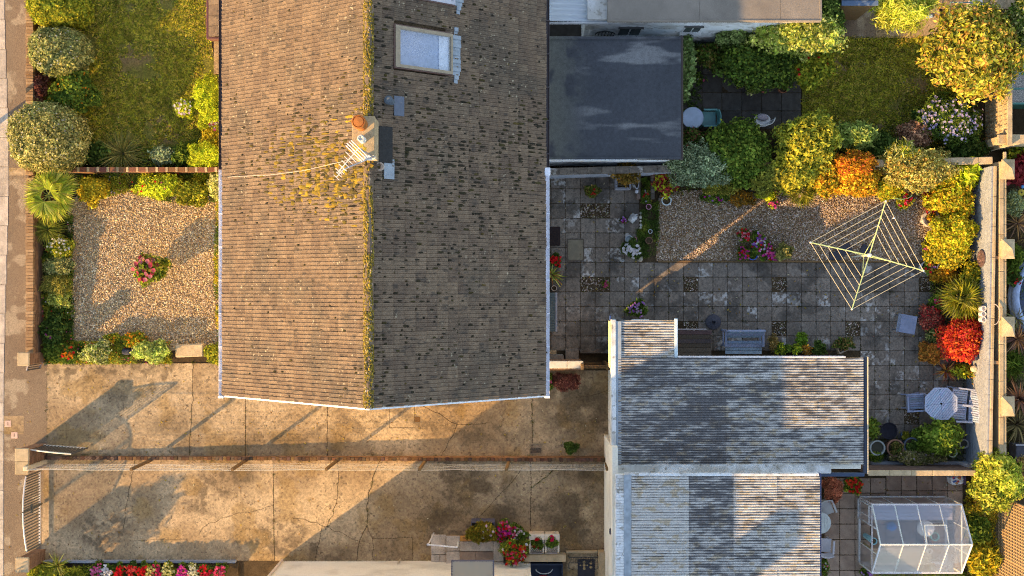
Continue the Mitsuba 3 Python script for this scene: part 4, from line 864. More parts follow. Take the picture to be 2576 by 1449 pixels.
for v in (425, 626, 822, 1023):
    y = Y(v, 1.8); pk = put('pier', box(x0 + .02, x0 + .34, y - .25, y + .25, 0, 1.68, .01), 'sandstone', parent=k)
    b = np.array([[x0 - .01, y - .29, 1.68], [x0 + .36, y - .29, 1.68], [x0 + .36, y + .29, 1.68], [x0 - .01, y + .29, 1.68], [x0 - .01, y - .29, 1.74], [x0 + .36, y - .29, 1.74], [x0 + .36, y + .29, 1.74], [x0 - .01, y + .29, 1.74], [x0 + .19, y, 1.93]])
    put('pyramid_cap', (b, np.array([[0, 3, 2, 1], [0, 1, 5, 4], [1, 2, 6, 5], [2, 3, 7, 6], [3, 0, 4, 7], [4, 5, 8, 8], [5, 6, 8, 8], [6, 7, 8, 8], [7, 4, 8, 8]])), 'sandstone', parent=pk)
k = thing('garden_wall', 'sandstone coped pier and wall end beyond the corner of the gardens', 'wall')
put('wall', box(X(2515, 1.4), 18, Y(360, 1.4), Y(342, 1.4), 0, 1.33), 'sandstone', parent=k)
for i in range(3): put('coping_stone', box(X(2510, 1.4) + 1.0 * i, X(2510, 1.4) + 1.0 * i + .99, Y(363, 1.4), Y(338, 1.4), 1.33, 1.42, .02), 'sandstone', parent=k)
# pierced screen wall, blocks with square holes
def screen(label, xx, ya, yb, z0, z1, s, mat, col, thick=.09):
    k = thing('screen_wall', label, 'wall')
    ny, nzz = int(round((yb - ya) / s)), int(round((z1 - z0) / s)); w = s * .17
    for i in range(ny):
        for j in range(nzz):
            y, z = ya + s * i, z0 + s * j
            fr = [box(xx, xx + thick, y + .003, y + s - .003, z + .003, z + w), box(xx, xx + thick, y + .003, y + s - .003, z + s - w, z + s - .003), box(xx, xx + thick, y + .003, y + w, z + w, z + s - w), box(xx, xx + thick, y + s - w, y + s - .003, z + w, z + s - w), box(xx + .01, xx + thick - .01, y + s * .36, y + s * .64, z + w, z + s - w)]
            put('pierced_block', cat(fr), mat, col, parent=k)
    put('coping', box(xx - .03, xx + thick + .03, ya, yb, nzz * s + z0 + .002, nzz * s + z0 + .06, .012), 'sandstone', parent=k)
screen('pale pierced concrete screen wall behind the lilac asters', X(2478, 0) , Y(378, .5), Y(225, .5), .0, 1.5, .3, 'sandstone', None)
k = thing('lattice_fence', 'pale timber lattice fence at the far side of the greenhouse garden', 'fence')
xx, ya, yb, z1 = X(2506), -13.0, Y(1245), 1.85; n = int((yb - ya) / .095)
for i in range(n): put('slat', box(xx, xx + .012, ya + .095 * i, ya + .095 * i + .03, .05, z1 + R.uniform(-.005, .005)), 'matte', (.42, .3, .15), parent=k)
for j in range(18): put('batten', box(xx + .013, xx + .025, ya, yb, .08 + .1 * j, .11 + .1 * j), 'matte', (.4, .28, .14), parent=k)
for i in range(3): put('post', box(xx + .03, xx + .1, yb - 1.8 * i - .08, yb - 1.8 * i, 0, 1.95, .01), 'matte', (.4, .28, .15), parent=k)
# wall between the patio and the greenhouse garden
k = thing('boundary_wall', 'brown rendered wall with a sunlit sandstone coping beside the greenhouse', 'wall')
z = 1.37; y0, y1 = Y(1197, z), Y(1184, z); x0, x1 = X(2184, z), X(2455, z)
put('wall', box(x0, x1, y0 + .02, y1 - .01, 0, z - .06), 'matte', (.13, .08, .06), parent=k)
for i in range(5): put('coping_stone', box(x0 + (x1 - x0) * i / 5 + .004, x0 + (x1 - x0) * (i + 1) / 5 - .004, y0, y1 + .01, z - .06, z, .012), 'sandstone', parent=k)
put('ledge', box(X(2186), X(2455), Y(1172), Y(1159), 0, .22, .02), 'blockwork', parent=k, label='low pale ledge at the foot of the wall')
# small brick walls of the herb bed
k = thing('bed_wall', 'two short dark brick walls around the narrow herb bed', 'wall')
for u in (1606, 1642):
    for i in range(6): put('brick', box(X(u, .3) - .05, X(u, .3) + .06, Y(500, .3) + .16 * i, Y(500, .3) + .16 * i + .15, .0, .32 + R.uniform(-.01, .01), .008), 'matte', np.array((.13, .1, .08)) * R.uniform(.7, 1.3), parent=k)
# neighbours at the edges
k = thing('cold_frame', 'dark teal framed glass cold frame at the picture edge beyond the screen wall', 'cold frame')
x0, x1, y0, y1 = X(2532, .8), X(2660, .8), Y(262, .8), Y(150, .8)
put('base', box(x0, x1, y0, y1, 0, .55), 'matte', (.03, .06, .06), parent=k)
for i in range(3):
    a, b = y0 + (y1 - y0) * i / 3, y0 + (y1 - y0) * (i + 1) / 3
    put('frame', cat([box(x0, x1, a, a + .05, .75, .8), box(x0, x0 + .05, a, b, .75, .8), box(x1 - .05, x1, a, b, .75, .8), box(x0 + .6, x0 + .63, a, b, .75, .79)]), 'paint', (.06, .22, .2), parent=k); put('pane', box(x0 + .05, x1 - .05, a + .05, b, .77, .774), 'glass', parent=k)
put('side', cat([box(x0, x1, y0 - .012, y0, 0, .78), box(x0 - .012, x0, y0, y1, 0, .78)]), 'paint', (.05, .17, .16), parent=k)
k = thing('shed', 'low shed with a blue grey boarded roof at the far edge', 'shed')
x0, x1, y0, z = X(2120, 1.9), X(2205, 1.9), Y(14, 1.9), 1.9
put('wall', box(x0, x1, y0 + .05, y0 + 2, 0, z - .05), 'wood', parent=k)
for i in range(10): put('roof_board', box(x0 - .03, x1 + .05, y0 + .16 * i, y0 + .16 * i + .152, z - .03 + .02 * i, z + .02 * i + R.uniform(0, .01), .004), 'matte', np.array((.1, .14, .22)) * R.uniform(.7, 1.2), parent=k)
put('stone_side', box(x0 - .35, x0 - .04, y0 - .02, y0 + 2, 0, 1.2, .02), 'sandstone', parent=k)
# tall street pole whose shadow falls across the pavement
k = thing('lamp_post', 'grey street lamp post at the kerb outside the lawn', 'lamp post')
put('column', tube([(X(-92), Y(372), 0), (X(-92), Y(372), 3.0), (X(-92), Y(372), 6.0)], [.075, .06, .045], 10), 'paint', (.2, .2, .2), parent=k); put('head', box(X(-92) - .1, X(-92) + .6, Y(372) - .12, Y(372) + .12, 5.95, 6.1, .04), 'paint', (.25, .25, .25), parent=k)
pts = [np.array([-19.0, 5.4, 6.2]) + (np.array([-7.6, 14.2, 4.6]) - np.array([-19.0, 5.4, 6.2])) * t - [0, 0, .5 * math.sin(math.pi * t)] for t in np.linspace(0, 1, 14)]
put('telephone_wire', tube(pts, .006, 4), 'paint', (.35, .33, .3), label='thin overhead telephone wire crossing the front lawn', cat_='wire')
# ================================================================ FURNITURE AND SMALL THINGS
def legs(k, pts, z, s, mat, col, name='leg'):
    for x, y in pts: put(name, box(x - s, x + s, y - s, y + s, 0, z, .004), mat, col, parent=k)
def local(m, c, a): return move(rotz(m, a), c)
# rotary washing line
k = thing('rotary_dryer', 'square rotary washing line with pale cords standing on the patio edge', 'washing line')
hub = at(2187, 642, 1.62); tips = [at(2039, 610, 1.95), at(2228, 506, 1.95), at(2323, 681, 1.95), at(2143, 778, 1.95)]
put('pole', tube([(hub[0], hub[1], 0), (hub[0], hub[1], 1.75)], .024, 10), 'paint', (.7, .72, .62), parent=k, smooth=40)
put('hub', lathe([(.02, -.1), (.06, -.08), (.06, .04), (.03, .07), (0, .08)], 14, hub), 'paint', (.72, .7, .72), parent=k, smooth=30)
for t in tips:
    put('arm', tube([hub, t], .0165, 6), 'paint', (.62, .68, .3), parent=k); b = np.array([hub[0], hub[1], 1.1]); put('brace', tube([b, hub + (t - hub) * .38], .011, 5), 'paint', (.62, .68, .3), parent=k)
    put('tip', lathe([(0, -.03), (.028, -.02), (.028, .02), (0, .03)], 8, t), 'paint', (.78, .76, .62), parent=k)
for fr in (1.0, .855, .71, .56, .415):
    for i in range(4):
        a, b = hub + (tips[i] - hub) * fr, hub + (tips[(i + 1) % 4] - hub) * fr
        put('cord', tube([a + (b - a) * t - [0, 0, .03 * math.sin(math.pi * t)] for t in np.linspace(0, 1, 7)], .0075, 5), 'paint', (.7, .6, .36), parent=k)
# clothes peg, dangling spare cord
put('clothes_peg', box(*(lambda p: (p[0] - .03, p[0] + .03, p[1] - .02, p[1] + .02, 1.88, 1.95))(at(2248, 549, 1.9)), .006), 'paint', (.8, .78, .72), label='single white clothes peg on the washing line', cat_='peg')

# blue grey garden bench
k = thing('garden_bench', 'blue grey painted timber garden bench beside the dark storage box', 'bench'); BC = (.2, .245, .33)
x0, x1, yb, yf = X(1816), X(1908), Y(831), Y(886)
for i in range(6): put('back_slat', box(x0 + .03, x1 - .03, yb - .035 * i - .03, yb - .035 * i + .0, .86 - .075 * i - .06, .86 - .075 * i, .005), 'matte', np.array(BC) * R.uniform(.85, 1.15), parent=k)
put('top_rail', box(x0 + .02, x1 - .02, yb - .01, yb + .05, .84, .9, .01), 'matte', (.25, .3, .4), parent=k)
for i in range(4): put('seat_slat', box(x0 + .02, x1 - .0, yb - .3 - .105 * i - .095, yb - .3 - .105 * i, .4, .43, .006), 'matte', np.array(BC) * R.uniform(.9, 1.2), parent=k)
for x in (x0 - .03, x1 - .03):
    put('arm', box(x, x + .07, yf + .2, yb + .0, .6, .64, .01), 'matte', BC, parent=k); put('leg', box(x + .005, x + .06, yf + .2, yf + .26, 0, .6, .005), 'matte', BC, parent=k); put('leg', box(x + .005, x + .06, yb - .02, yb + .045, 0, .86, .005), 'matte', BC, parent=k); put('stretcher', box(x + .01, x + .05, yf + .26, yb - .02, .18, .23), 'matte', BC, parent=k)
# dark storage box
k = thing('storage_box', 'dark brown timber plank topped storage box against the garage', 'storage box')
x0, x1, y0, y1 = X(1703, .55), X(1790, .55), Y(897, .55), Y(831, .55)
put('body', box(x0 + .03, x1 - .03, y0 + .02, y1 - .03, 0, .5), 'wood', parent=k)
for i in range(6): put('lid_plank', box(x0, x1 + R.normal() * .006, y0 + (y1 - y0) * i / 6 + .004, y0 + (y1 - y0) * (i + 1) / 6 - .004, .5 + .004 * (5 - i), .53 + .004 * (5 - i), .006), 'matte', np.array((.07, .052, .042)) * R.uniform(.8, 1.2), parent=k)
put('back_batten', box(x0, X(1778, .55), y1 + .005, y1 + .045, .42, .5, .008), 'matte', (.32, .31, .3), parent=k)
# parasol base
k = thing('parasol_base', 'round dark parasol base with a square socket on the paving near the bench', 'parasol base')
x, y, _ = at(1795, 810, .08); put('disc', lathe([(0, 0), (.235, 0), (.24, .05), (.2, .08), (.08, .12), (0, .12)], 32, (x, y, 0)), 'matte', (.06, .07, .09), parent=k, smooth=30)
put('socket', cat([box(x - .04, x + .04, y - .04, y - .028, .1, .2), box(x - .04, x + .04, y + .028, y + .04, .1, .2), box(x - .04, x - .028, y - .028, y + .028, .1, .2), box(x + .028, x + .04, y - .028, y + .028, .1, .2)]), 'matte', (.03, .03, .035), parent=k)
# ribbed grey storage seat under the eaves
k = thing('lidded_bench', 'long dark grey ribbed storage bench under the house gutter', 'bench')
x0, x1, y0, y1 = .5, X(1402, .5), Y(835, .5), Y(736, .5)
put('body', box(x0, x1 - .05, y0 + .02, y1 - .02, 0, .42), 'matte', (.16, .17, .19), parent=k)
for i in range(24): put('lid_slat', box(x0, x1 - .07, y0 + (y1 - y0) * i / 24 + .006, y0 + (y1 - y0) * (i + 1) / 24 - .006, .42, .45 + .006 * (i % 2), .006), 'matte', (.11, .115, .13), parent=k)
put('front_rail', box(x1 - .06, x1, y0, y1, .38, .46, .012), 'matte', (.25, .26, .29), parent=k)
put('doormat', box(X(1377), X(1409), Y(618), Y(571), .004, .028, .008), 'matte', (.022, .017, .016), label='plain black doormat on the paving by the house wall', cat_='doormat')
# folding side table
k = thing('side_table', 'small blue grey folding table with a ribbed edge, alone on the paving', 'table'); c = at(2281, 815, .45); a = -.17
for i in range(3): put('top_slat', local(box(-.29 + .03 * i, -.26 + .03 * i - .004, -.28, .28, .43, .45 - .006 * (i % 2), .004), (c[0], c[1], 0), a), 'matte', (.19, .22, .3), parent=k)
put('table_top', local(box(-.2, .29, -.28, .28, .43, .455, .008), (c[0], c[1], 0), a), 'matte', (.2, .24, .33), parent=k)
for x, y in ((-.24, -.23), (-.24, .23), (.24, -.23), (.24, .23)): put('leg', local(box(x - .015, x + .015, y - .015, y + .015, 0, .43), (c[0], c[1], 0), a), 'matte', (.12, .13, .15), parent=k)

# octagonal slatted table and chairs
WC = (.36, .42, .56)
k = thing('octagonal_table', 'octagonal pale blue slatted garden table with a parasol hole', 'table'); c = at(2368, 1016, .74); rr = .53
oc = Polygon([(rr * math.cos(math.pi / 8 + i * math.pi / 4), rr * math.sin(math.pi / 8 + i * math.pi / 4)) for i in range(8)])
a0 = .12
for q in range(4):
    ca = a0 + q * math.pi / 2; quad = Polygon([(0, 0), (2 * math.cos(ca), 2 * math.sin(ca)), (2.8 * math.cos(ca + math.pi / 4), 2.8 * math.sin(ca + math.pi / 4)), (2 * math.cos(ca + math.pi / 2), 2 * math.sin(ca + math.pi / 2))]).intersection(oc.buffer(-.035)).buffer(-.004)
    d = ca + (math.pi / 4 if q % 2 == 0 else math.pi / 4 + math.pi / 2) ; dv, sv = np.array([math.cos(d), math.sin(d)]), np.array([-math.sin(d), math.cos(d)])
    for i in range(-9, 10):
        s = LineString([tuple(sv * i * .062 - dv * 2), tuple(sv * i * .062 + dv * 2)]).buffer(.026, cap_style='flat').intersection(quad)
        for g in getattr(s, 'geoms', [s]):
            if g.area > .002: put('slat', move(prism(g, .71, .735), (c[0], c[1], 0)), 'matte', np.array(WC) * R.uniform(.88, 1.12), parent=k)
put('rim', move(prism(oc.difference(oc.buffer(-.04)), .7, .738), (c[0], c[1], 0)), 'matte', WC, parent=k)
put('cross_bar', cat([local(box(-.5, .5, -.03, .03, .68, .709), (c[0], c[1], 0), a0), local(box(-.03, .03, -.5, .5, .672, .7), (c[0], c[1], 0), a0)]), 'matte', np.array(WC) * .8, parent=k)
put('parasol_hole', lathe([(0, .737), (.026, .739), (.03, .737)], 14, (c[0], c[1], 0)), 'matte', (.01, .01, .012), parent=k)
for i in range(4): a = a0 + math.pi / 4 + i * math.pi / 2; x, y = c[0] + .36 * math.cos(a), c[1] + .36 * math.sin(a); put('leg', box(x - .03, x + .03, y - .03, y + .03, 0, .68, .005), 'matte', WC, parent=k)
def chair(label, u, v, ang, col):
    """Folding slatted chair; it faces +x before turning."""
    k = thing('folding_chair', label, 'chair', None); c = at(u, v, .4); c[2] = 0
    L = lambda m: local(m, c, ang)
    for i in range(6): put('seat_slat', L(box(-.19, .21, -.2 + .068 * i, -.2 + .068 * i + .056, .42, .44, .004)), 'matte', np.array(col) * R.uniform(.88, 1.12), parent=k)
    put('seat_frame', L(cat([box(-.22, -.19, -.22, .22, .4, .44), box(.21, .24, -.22, .22, .4, .44)])), 'matte', col, parent=k)
    for i in range(7):
        a, b = (-.30, -.19 + .066 * i, .5), (-.42, -.19 + .066 * i, .92); put('back_slat', L(obox(a, b, .05, .018, up=(1, 0, 0))), 'matte', np.array(col) * R.uniform(.88, 1.12), parent=k)
    put('back_rail', L(cat([obox((-.425, -.22, .93), (-.425, .24, .93), .035, .05), obox((-.295, -.22, .49), (-.295, .24, .49), .035, .04)])), 'matte', col, parent=k)
    for s in (-1, 1):
        put('leg', L(obox((.26, s * .24, 0), (-.33, s * .24, .6), .03, .035)), 'matte', col, parent=k); put('leg', L(obox((-.3, s * .21, 0), (.2, s * .21, .42), .03, .035)), 'matte', col, parent=k); put('arm', L(box(-.36, .16, s * .255 - .025, s * .255 + .025, .62, .645, .006)), 'matte', col, parent=k)
chair('slatted folding chair on its own, on the garage side of the octagonal table', 2303, 1011, 0.05, (.2, .235, .33))
chair('slatted folding chair between the octagonal table and the block wall, nearer the red maple', 2414, 997, math.pi - .12, WC)
chair('slatted folding chair between the octagonal table and the block wall, nearer the potted shrubs', 2411, 1038, math.pi - .06, WC)
# white table and chairs partly under the garage gutter
k = thing('bistro_table', 'round white wrought table beside the bleached garage roof', 'table'); x, y, _ = at(2064, 1316, .7)
put('table_top', lathe([(0, .7), (.3, .7), (.325, .69), (.3, .675), (0, .675)], 32, (x, y, 0)), 'matte', (.46, .49, .52), parent=k, smooth=30); put('stem', tube([(x, y, 0), (x, y, .68)], .04, 8), 'paint', (.5, .5, .5), parent=k)
for i in range(7): put('groove', box(x - .28 + .08 * i, x - .275 + .08 * i, y - .2, y + .2, .7, .703), 'matte', (.25, .27, .3), parent=k)
def armchair(label, u, v, ang, col, mat='matte'):
    k = thing('armchair', label, 'chair'); c = at(u, v, .4); c[2] = 0; L = lambda m: local(m, c, ang)
    put('seat', L(box(-.2, .22, -.22, .22, .38, .42, .03)), mat, col, parent=k)
    g = np.linspace(-.5, .5, 9); bk = np.array([[-.24 + .06 * (2 * t) ** 2 - .1 * (zz - .42), .46 * t, zz] for zz in (.42, .6, .78) for t in g]); v2 = bk + [-.03, 0, 0]; i = np.arange(8)
    q = np.vstack([np.c_[r * 9 + i, r * 9 + i + 1, r * 9 + i + 10, r * 9 + i + 9] for r in (0, 1)]); put('backrest', L((np.vstack([bk, v2]), np.vstack([q, q[:, ::-1] + 27, np.c_[18 + i, 19 + i, 46 + i, 45 + i]]))), mat, col, parent=k)
    for s in (-1, 1): put('arm', L(box(-.22, .2, s * .25 - .03, s * .25 + .03, .58, .62, .015)), mat, col, parent=k)
    for a in (-.18, .18):
        for b in (-.2, .2): put('leg', L(box(a - .02, a + .02, b - .02, b + .02, 0, .39)), mat, col, parent=k)
armchair('white garden chair half under the roof edge, nearer the burgundy bush', 2075, 1278, -1.2, (.42, .42, .42))
armchair('white garden chair half under the roof edge, farther from the burgundy bush', 2072, 1372, 1.5, (.45, .48, .52))
# round table and green chair by the flat roof
k = thing('round_table', 'round pale blue topped table beside the flat roof', 'table'); x, y, _ = at(1743, 296, .72)
put('table_top', lathe([(0, .72), (.31, .72), (.33, .7), (.31, .685), (0, .685)], 36, (x, y, 0)), 'matte', (.34, .42, .56), parent=k, smooth=30)
for i in range(3): a = .4 + i * 2.094; put('leg', tube([(x + .08 * math.cos(a), y + .08 * math.sin(a), .69), (x + .28 * math.cos(a), y + .28 * math.sin(a), 0)], .018, 6), 'paint', (.5, .55, .6), parent=k)
armchair('smooth teal green plastic chair tucked by the round table', 1784, 299, math.pi, (.08, .22, .22), 'paint')
# white wire chair with a cushion
k = thing('wire_chair', 'white wire garden chair holding a floral cushion on the dark terrace', 'chair'); c = at(1918, 308, .45)
for i in range(15):
    a = -math.pi * (.02 + .96 * i / 14); put('wire', tube([(c[0] + .06 * math.cos(a), c[1] + .1 + .05 * math.sin(a), .42), (c[0] + .2 * math.cos(a), c[1] + .02 + .1 * math.sin(a), .44), (c[0] + .32 * math.cos(a), c[1] + .1 + .24 * math.sin(a), .72 + .08 * math.sin(-a))], .007, 5), 'paint', (.72, .72, .7), parent=k)
put('rim', tube([(c[0] + .32 * math.cos(-a), c[1] + .1 + .24 * math.sin(-a), .72 + .08 * math.sin(a)) for a in np.linspace(0, math.pi, 20)], .011, 6), 'paint', (.74, .74, .72), parent=k)
put('seat', lathe([(0, .4), (.25, .4), (.26, .42), (0, .43)], 20, (c[0], c[1] + .07, 0), 1, .8), 'paint', (.6, .6, .6), parent=k)
for a in (.8, 2.3, 3.9, 5.5): put('leg', tube([(c[0] + .15 * math.cos(a), c[1] + .07 + .12 * math.sin(a), .4), (c[0] + .22 * math.cos(a), c[1] + .07 + .18 * math.sin(a), 0)], .012, 5), 'paint', (.6, .6, .6), parent=k)
m = lathe([(0, .43), (.14, .44), (.16, .49), (.13, .53), (.06, .55), (0, .555)], 18, (c[0], c[1] + .15, 0), 1.1, .7); m = (m[0] + .03 * (meshkit.noise(m[0] * 11)[:, None] - .5), m[1])
put('cushion', m, 'matte', (.34, .3, .33), smooth=True, label='crumpled grey pink cushion lying on the white wire chair', cat_='cushion')
# watering can and folding clay bits of the dark terrace
k = thing('watering_can', 'small round metal watering can with a thin spout on the dark ground', 'watering can'); x, y, _ = at(1765, 114, .25)
put('body', lathe([(0, 0), (.1, 0), (.11, .02), (.1, .24), (.085, .26), (.085, .25), (.07, .1), (0, .1)], 20, (x, y, 0)), 'metal', (.4, .43, .47), parent=k, smooth=30); put('spout', tube([(x - .08, y + .05, .06), (x - .14, y + .17, .2), (x - .17, y + .25, .3)], [.025, .016, .02], 7), 'metal', (.45, .47, .5), parent=k); put('handle', tube([(x + .1, y - .02, .06), (x + .15, y - .03, .16), (x + .09, y - .02, .25)], .01, 5), 'metal', (.4, .42, .45), parent=k)
for u, v, a, lab in ((1899, 327 - 141, .3, 'short red clay roof tile fragment by the terrace pots, nearer the shrubs'), (1921, 369 - 141, 1.2, 'short red clay roof tile fragment lying in the open on the dark flagstones')):
    c = at(u - 0, v + 0, .05); g = np.linspace(-1.2, 1.2, 7); o = [(x, .045 * math.sin(t), .045 * math.cos(t)) for x in (-.07, .07) for t in g]; o2 = [(x, .035 * math.sin(t), .035 * math.cos(t)) for x in (-.07, .07) for t in g]; i = np.arange(6)
    v_ = np.array(o + o2); q = np.vstack([np.c_[i, i + 1, i + 8, i + 7], np.c_[14 + i, 21 + i, 22 + i, 15 + i], np.c_[i, 14 + i, 15 + i, i + 1], np.c_[7 + i, 8 + i, 22 + i, 21 + i]]); put('clay_tile', local((v_, q), (c[0], c[1], .0), a), 'matte', (.42, .12, .08), label=lab, cat_='tile')

# bottom entrance: steps, handrail, canopy
k = thing('entrance_steps', 'raised paved entrance landing with concrete slabs and an orange brick edge', 'steps')
def fl(u0, u1, v0, v1, h, uv=None): put('slab', box(X(u0, h) + .004, X(u1, h) - .004, Y(v1, h) + .004, Y(v0, h) - .004, h - .045, h + R.uniform(-.002, .002), .006), 'pale_paving' if uv is None else 'pink_paving', parent=k)
h1, h2, h3 = .16, .32, .34
put('riser', box(X(1087), X(1262), Y(1449) - .4, Y(1347), 0, h1 - .05), 'brick', parent=k); put('riser', box(X(1123), X(1262), Y(1449) - .4, Y(1352), h1 - .05, h2 - .05), 'brick', parent=k)
fl(1084, 1122, 1345, 1395, h1); fl(1084, 1106, 1396, 1415, h1); fl(1107, 1122, 1396, 1415, h1)
fl(1122, 1157, 1348, 1386, h2); fl(1122, 1157, 1387, 1420, h2); fl(1157, 1205, 1362, 1387, h3); fl(1205, 1241, 1362, 1387, h3); fl(1241, 1267, 1362, 1413, h3); fl(1241, 1267, 1414, 1437, h3); fl(1157, 1196, 1388, 1420, h3, 1); fl(1196, 1241, 1388, 1420, h3, 1); fl(1157, 1241, 1421, 1470, h3, 1)
for i in range(12): a = X(1157, h3) + (X(1268, h3) - X(1157, h3)) * i / 12; put('edge_brick', box(a + .004, a + (X(1268, h3) - X(1157, h3)) / 12 - .004, Y(1361.5, h3), Y(1350, h3), .2, h3 - .006, .008), 'matte', np.array((.4, .2, .06)) * R.uniform(.75, 1.2), parent=k)
k = thing('handrail', 'white painted metal handrail beside the entrance steps', 'handrail')
p = [at(1090, 1346, .25), at(1076, 1370, 1.0), at(1150, 1377, 1.12)]
put('rail', tube([p[1] + [-.03, 0, 0], p[1] + (p[2] - p[1]) * .5, p[2]], .024, 8), 'paint', (.78, .76, .74), parent=k); put('post', tube([(p[0][0], p[0][1], 0), (p[1][0] + .02, p[1][1] + .01, 1.0)], .022, 8), 'paint', (.72, .66, .6), parent=k); put('post', tube([(p[2][0], p[2][1], .3), (p[2][0], p[2][1], 1.12)], .022, 8), 'paint', (.72, .68, .64), parent=k); put('collar', lathe([(.03, -.03), (.036, 0), (.03, .03)], 10, p[1]), 'paint', (.75, .72, .7), parent=k)
k = thing('canopy', 'frosted flat door canopy in a dark frame on the cream house wall', 'canopy'); z = 2.5
x0, x1, y1 = X(1135, z), X(1243, z), Y(1409, z)
scene['frosted'] = {'type': 'twosided', 'bsdf': {'type': 'principled', 'base_color': {'type': 'rgb', 'value': [.36, .33, .27]}, 'roughness': .25, 'specular': .6}}
put('sheet', box(x0 + .03, x1 - .03, wy, y1 - .03, z, z + .012), 'frosted', parent=k)
for b in ((x0, x1, y1 - .03, y1), (x0, x0 + .035, wy, y1 - .031), (x1 - .035, x1, wy, y1 - .031)): put('frame', box(*b, z - .03, z + .03, .006), 'paint', (.1, .1, .14), parent=k)
# twin white planter bench
k = thing('planter_bench', 'twin cream plastic planter box with lattice fronts and red geraniums', 'planter')
for i, (u0, u1) in enumerate(((1331, 1369), (1371, 1407))):
    z = .42; x0, x1, y0, y1 = X(u0, z), X(u1, z), Y(1398, z), Y(1344, z); ym = y0 + (y1 - y0) * .42; PC = (.68, .6, .47)
    b = put('box', cat([box(x0, x0 + .05, y0 + .12, y1, .0, z), box(x1 - .05, x1, y0 + .12, y1, .0, z), box(x0 + .05, x1 - .05, y1 - .16, y1, 0, z), box(x0 + .05, x1 - .05, ym - .02, ym, 0, z - .02)]), 'paint', PC, parent=k)
    put('soil', box(x0 + .05, x1 - .05, ym, y1 - .16, .1, .24), 'soil', parent=b)
    put('end_panel', cat([box(x0 + .05, x1 - .05, ym - .24, ym - .02, .12, .14)]), 'matte', (.3, .24, .17), parent=b)
    for t in np.linspace(.05, .95, 6):
        xx = x0 + .05 + (x1 - x0 - .1) * t
        for s in (-1, 1): put('lattice', obox((xx - .06 * s, ym - .23, .15 - .0), (xx + .06 * s, ym - .03, .3), .014, .014), 'paint', (.7, .64, .56), parent=b)
    for xx in (x0 + .025, x1 - .025): put('side_rail', obox((xx, ym - .0, z - .02), (xx, ym - .26, .2), .05, .06), 'paint', PC, parent=b)
    put('front_rail', box(x0, x1, ym - .29, ym - .24, .14, .22, .01), 'paint', (.7, .62, .56), parent=b)
    put('top_rail', box(x0 - .01, x1 + .01, y1 - .17, y1 + .02, z, z + .04, .012), 'paint', PC, parent=b)
# walled light-well with mat at the near edge
k = thing('low_wall', 'low brown rendered walls around the sunken side door', 'wall')
for u0, u1, v0, v1, h in ((1318, 1424, 1396, 1414, .35), (1318, 1330, 1416, 1470, .35), (1506, 1542, 1390, 1470, .38), (1424, 1504, 1386, 1393, .14)): put('wall', box(X(u0, h), X(u1, h), Y(v1, h), Y(v0, h), 0, h, .015), 'sandstone', parent=k)
put('step', box(X(1425), X(1505), Y(1480), Y(1393), -.02, .03), 'concrete', parent=k)
put('doormat', box(X(1453), X(1496), Y(1480), Y(1406), .031, .05, .006), 'matte', (.035, .036, .05), label='dark doormat with pale flower shapes at the sunken side door', cat_='doormat')
for i, (u, v) in enumerate(((1469, 1413), (1469, 1421), (1469.5, 1429), (1486, 1415), (1486, 1426), (1460, 1421), (1477, 1421))):
    x, y, _ = at(u, v); r = .045 if i < 5 else .025; put('flower_shape', lathe([(0, .056), (r, .054), (r, .05)], 10, (x, y, 0)), 'matte', (.42, .3, .16), parent='doormat_001')
k = thing('boot_scraper', 'black wrought iron rack with many bars beside the dark doormat', 'rack'); z = .3
for i in range(17): x = X(1432) + (X(1500) - X(1432)) * i / 16; put('bar', tube([(x, Y(1396), z), (x + .02, Y(1406), z)], .008, 5), 'paint', (.03, .03, .03), parent=k)
for v in (1396, 1408): put('rail', tube([(X(1430), Y(v), z), (X(1503), Y(v), z)], .013, 6), 'paint', (.03, .03, .03), parent=k)
for u in (1430, 1503): put('leg', tube([(X(u), Y(1396), 0), (X(u), Y(1396), z)], .013, 6), 'paint', (.03, .03, .03), parent=k); put('scroll', tube([(X(u), Y(1408), z), (X(u), Y(1424), z - .05), (X(u) - math.copysign(.12, u - 1450), Y(1429), z - .1)], .012, 6), 'paint', (.03, .03, .03), parent=k)
k = thing('storage_crate', 'dark open crate holding a red cloth and a grey hose at the near edge', 'crate'); x0, x1, y0, y1 = X(1333, .3), X(1416, .3), Y(1490, .3), Y(1418, .3)
put('body', cat([box(x0, x1, y1 - .04, y1, 0, .34), box(x0, x0 + .04, y0, y1 - .04, 0, .34), box(x1 - .04, x1, y0, y1 - .04, 0, .34), box(x0 + .04, x1 - .04, y0, y1 - .04, .03, .06)]), 'matte', (.03, .04, .06), parent=k)
m = lathe([(0, .3), (.18, .28), (.34, .2), (.4, .07)], 20, (X(1366), Y(1462), 0), .8, .5); m = (m[0] + .05 * (meshkit.noise(m[0] * 8)[:, None] - .5), m[1]); put('cloth', m, 'matte', (.5, .02, .03), smooth=True, label='crumpled red cloth bundled inside the dark crate', cat_='cloth')
put('garden_hose', tube([(X(1344) + .26 * math.cos(a) + .3, Y(1424) - .02 - .16 * math.sin(a), .22) for a in np.linspace(.1, 3.0, 14)], .016, 6), 'paint', (.45, .5, .52), label='curved grey hose inside the dark crate', cat_='hose')
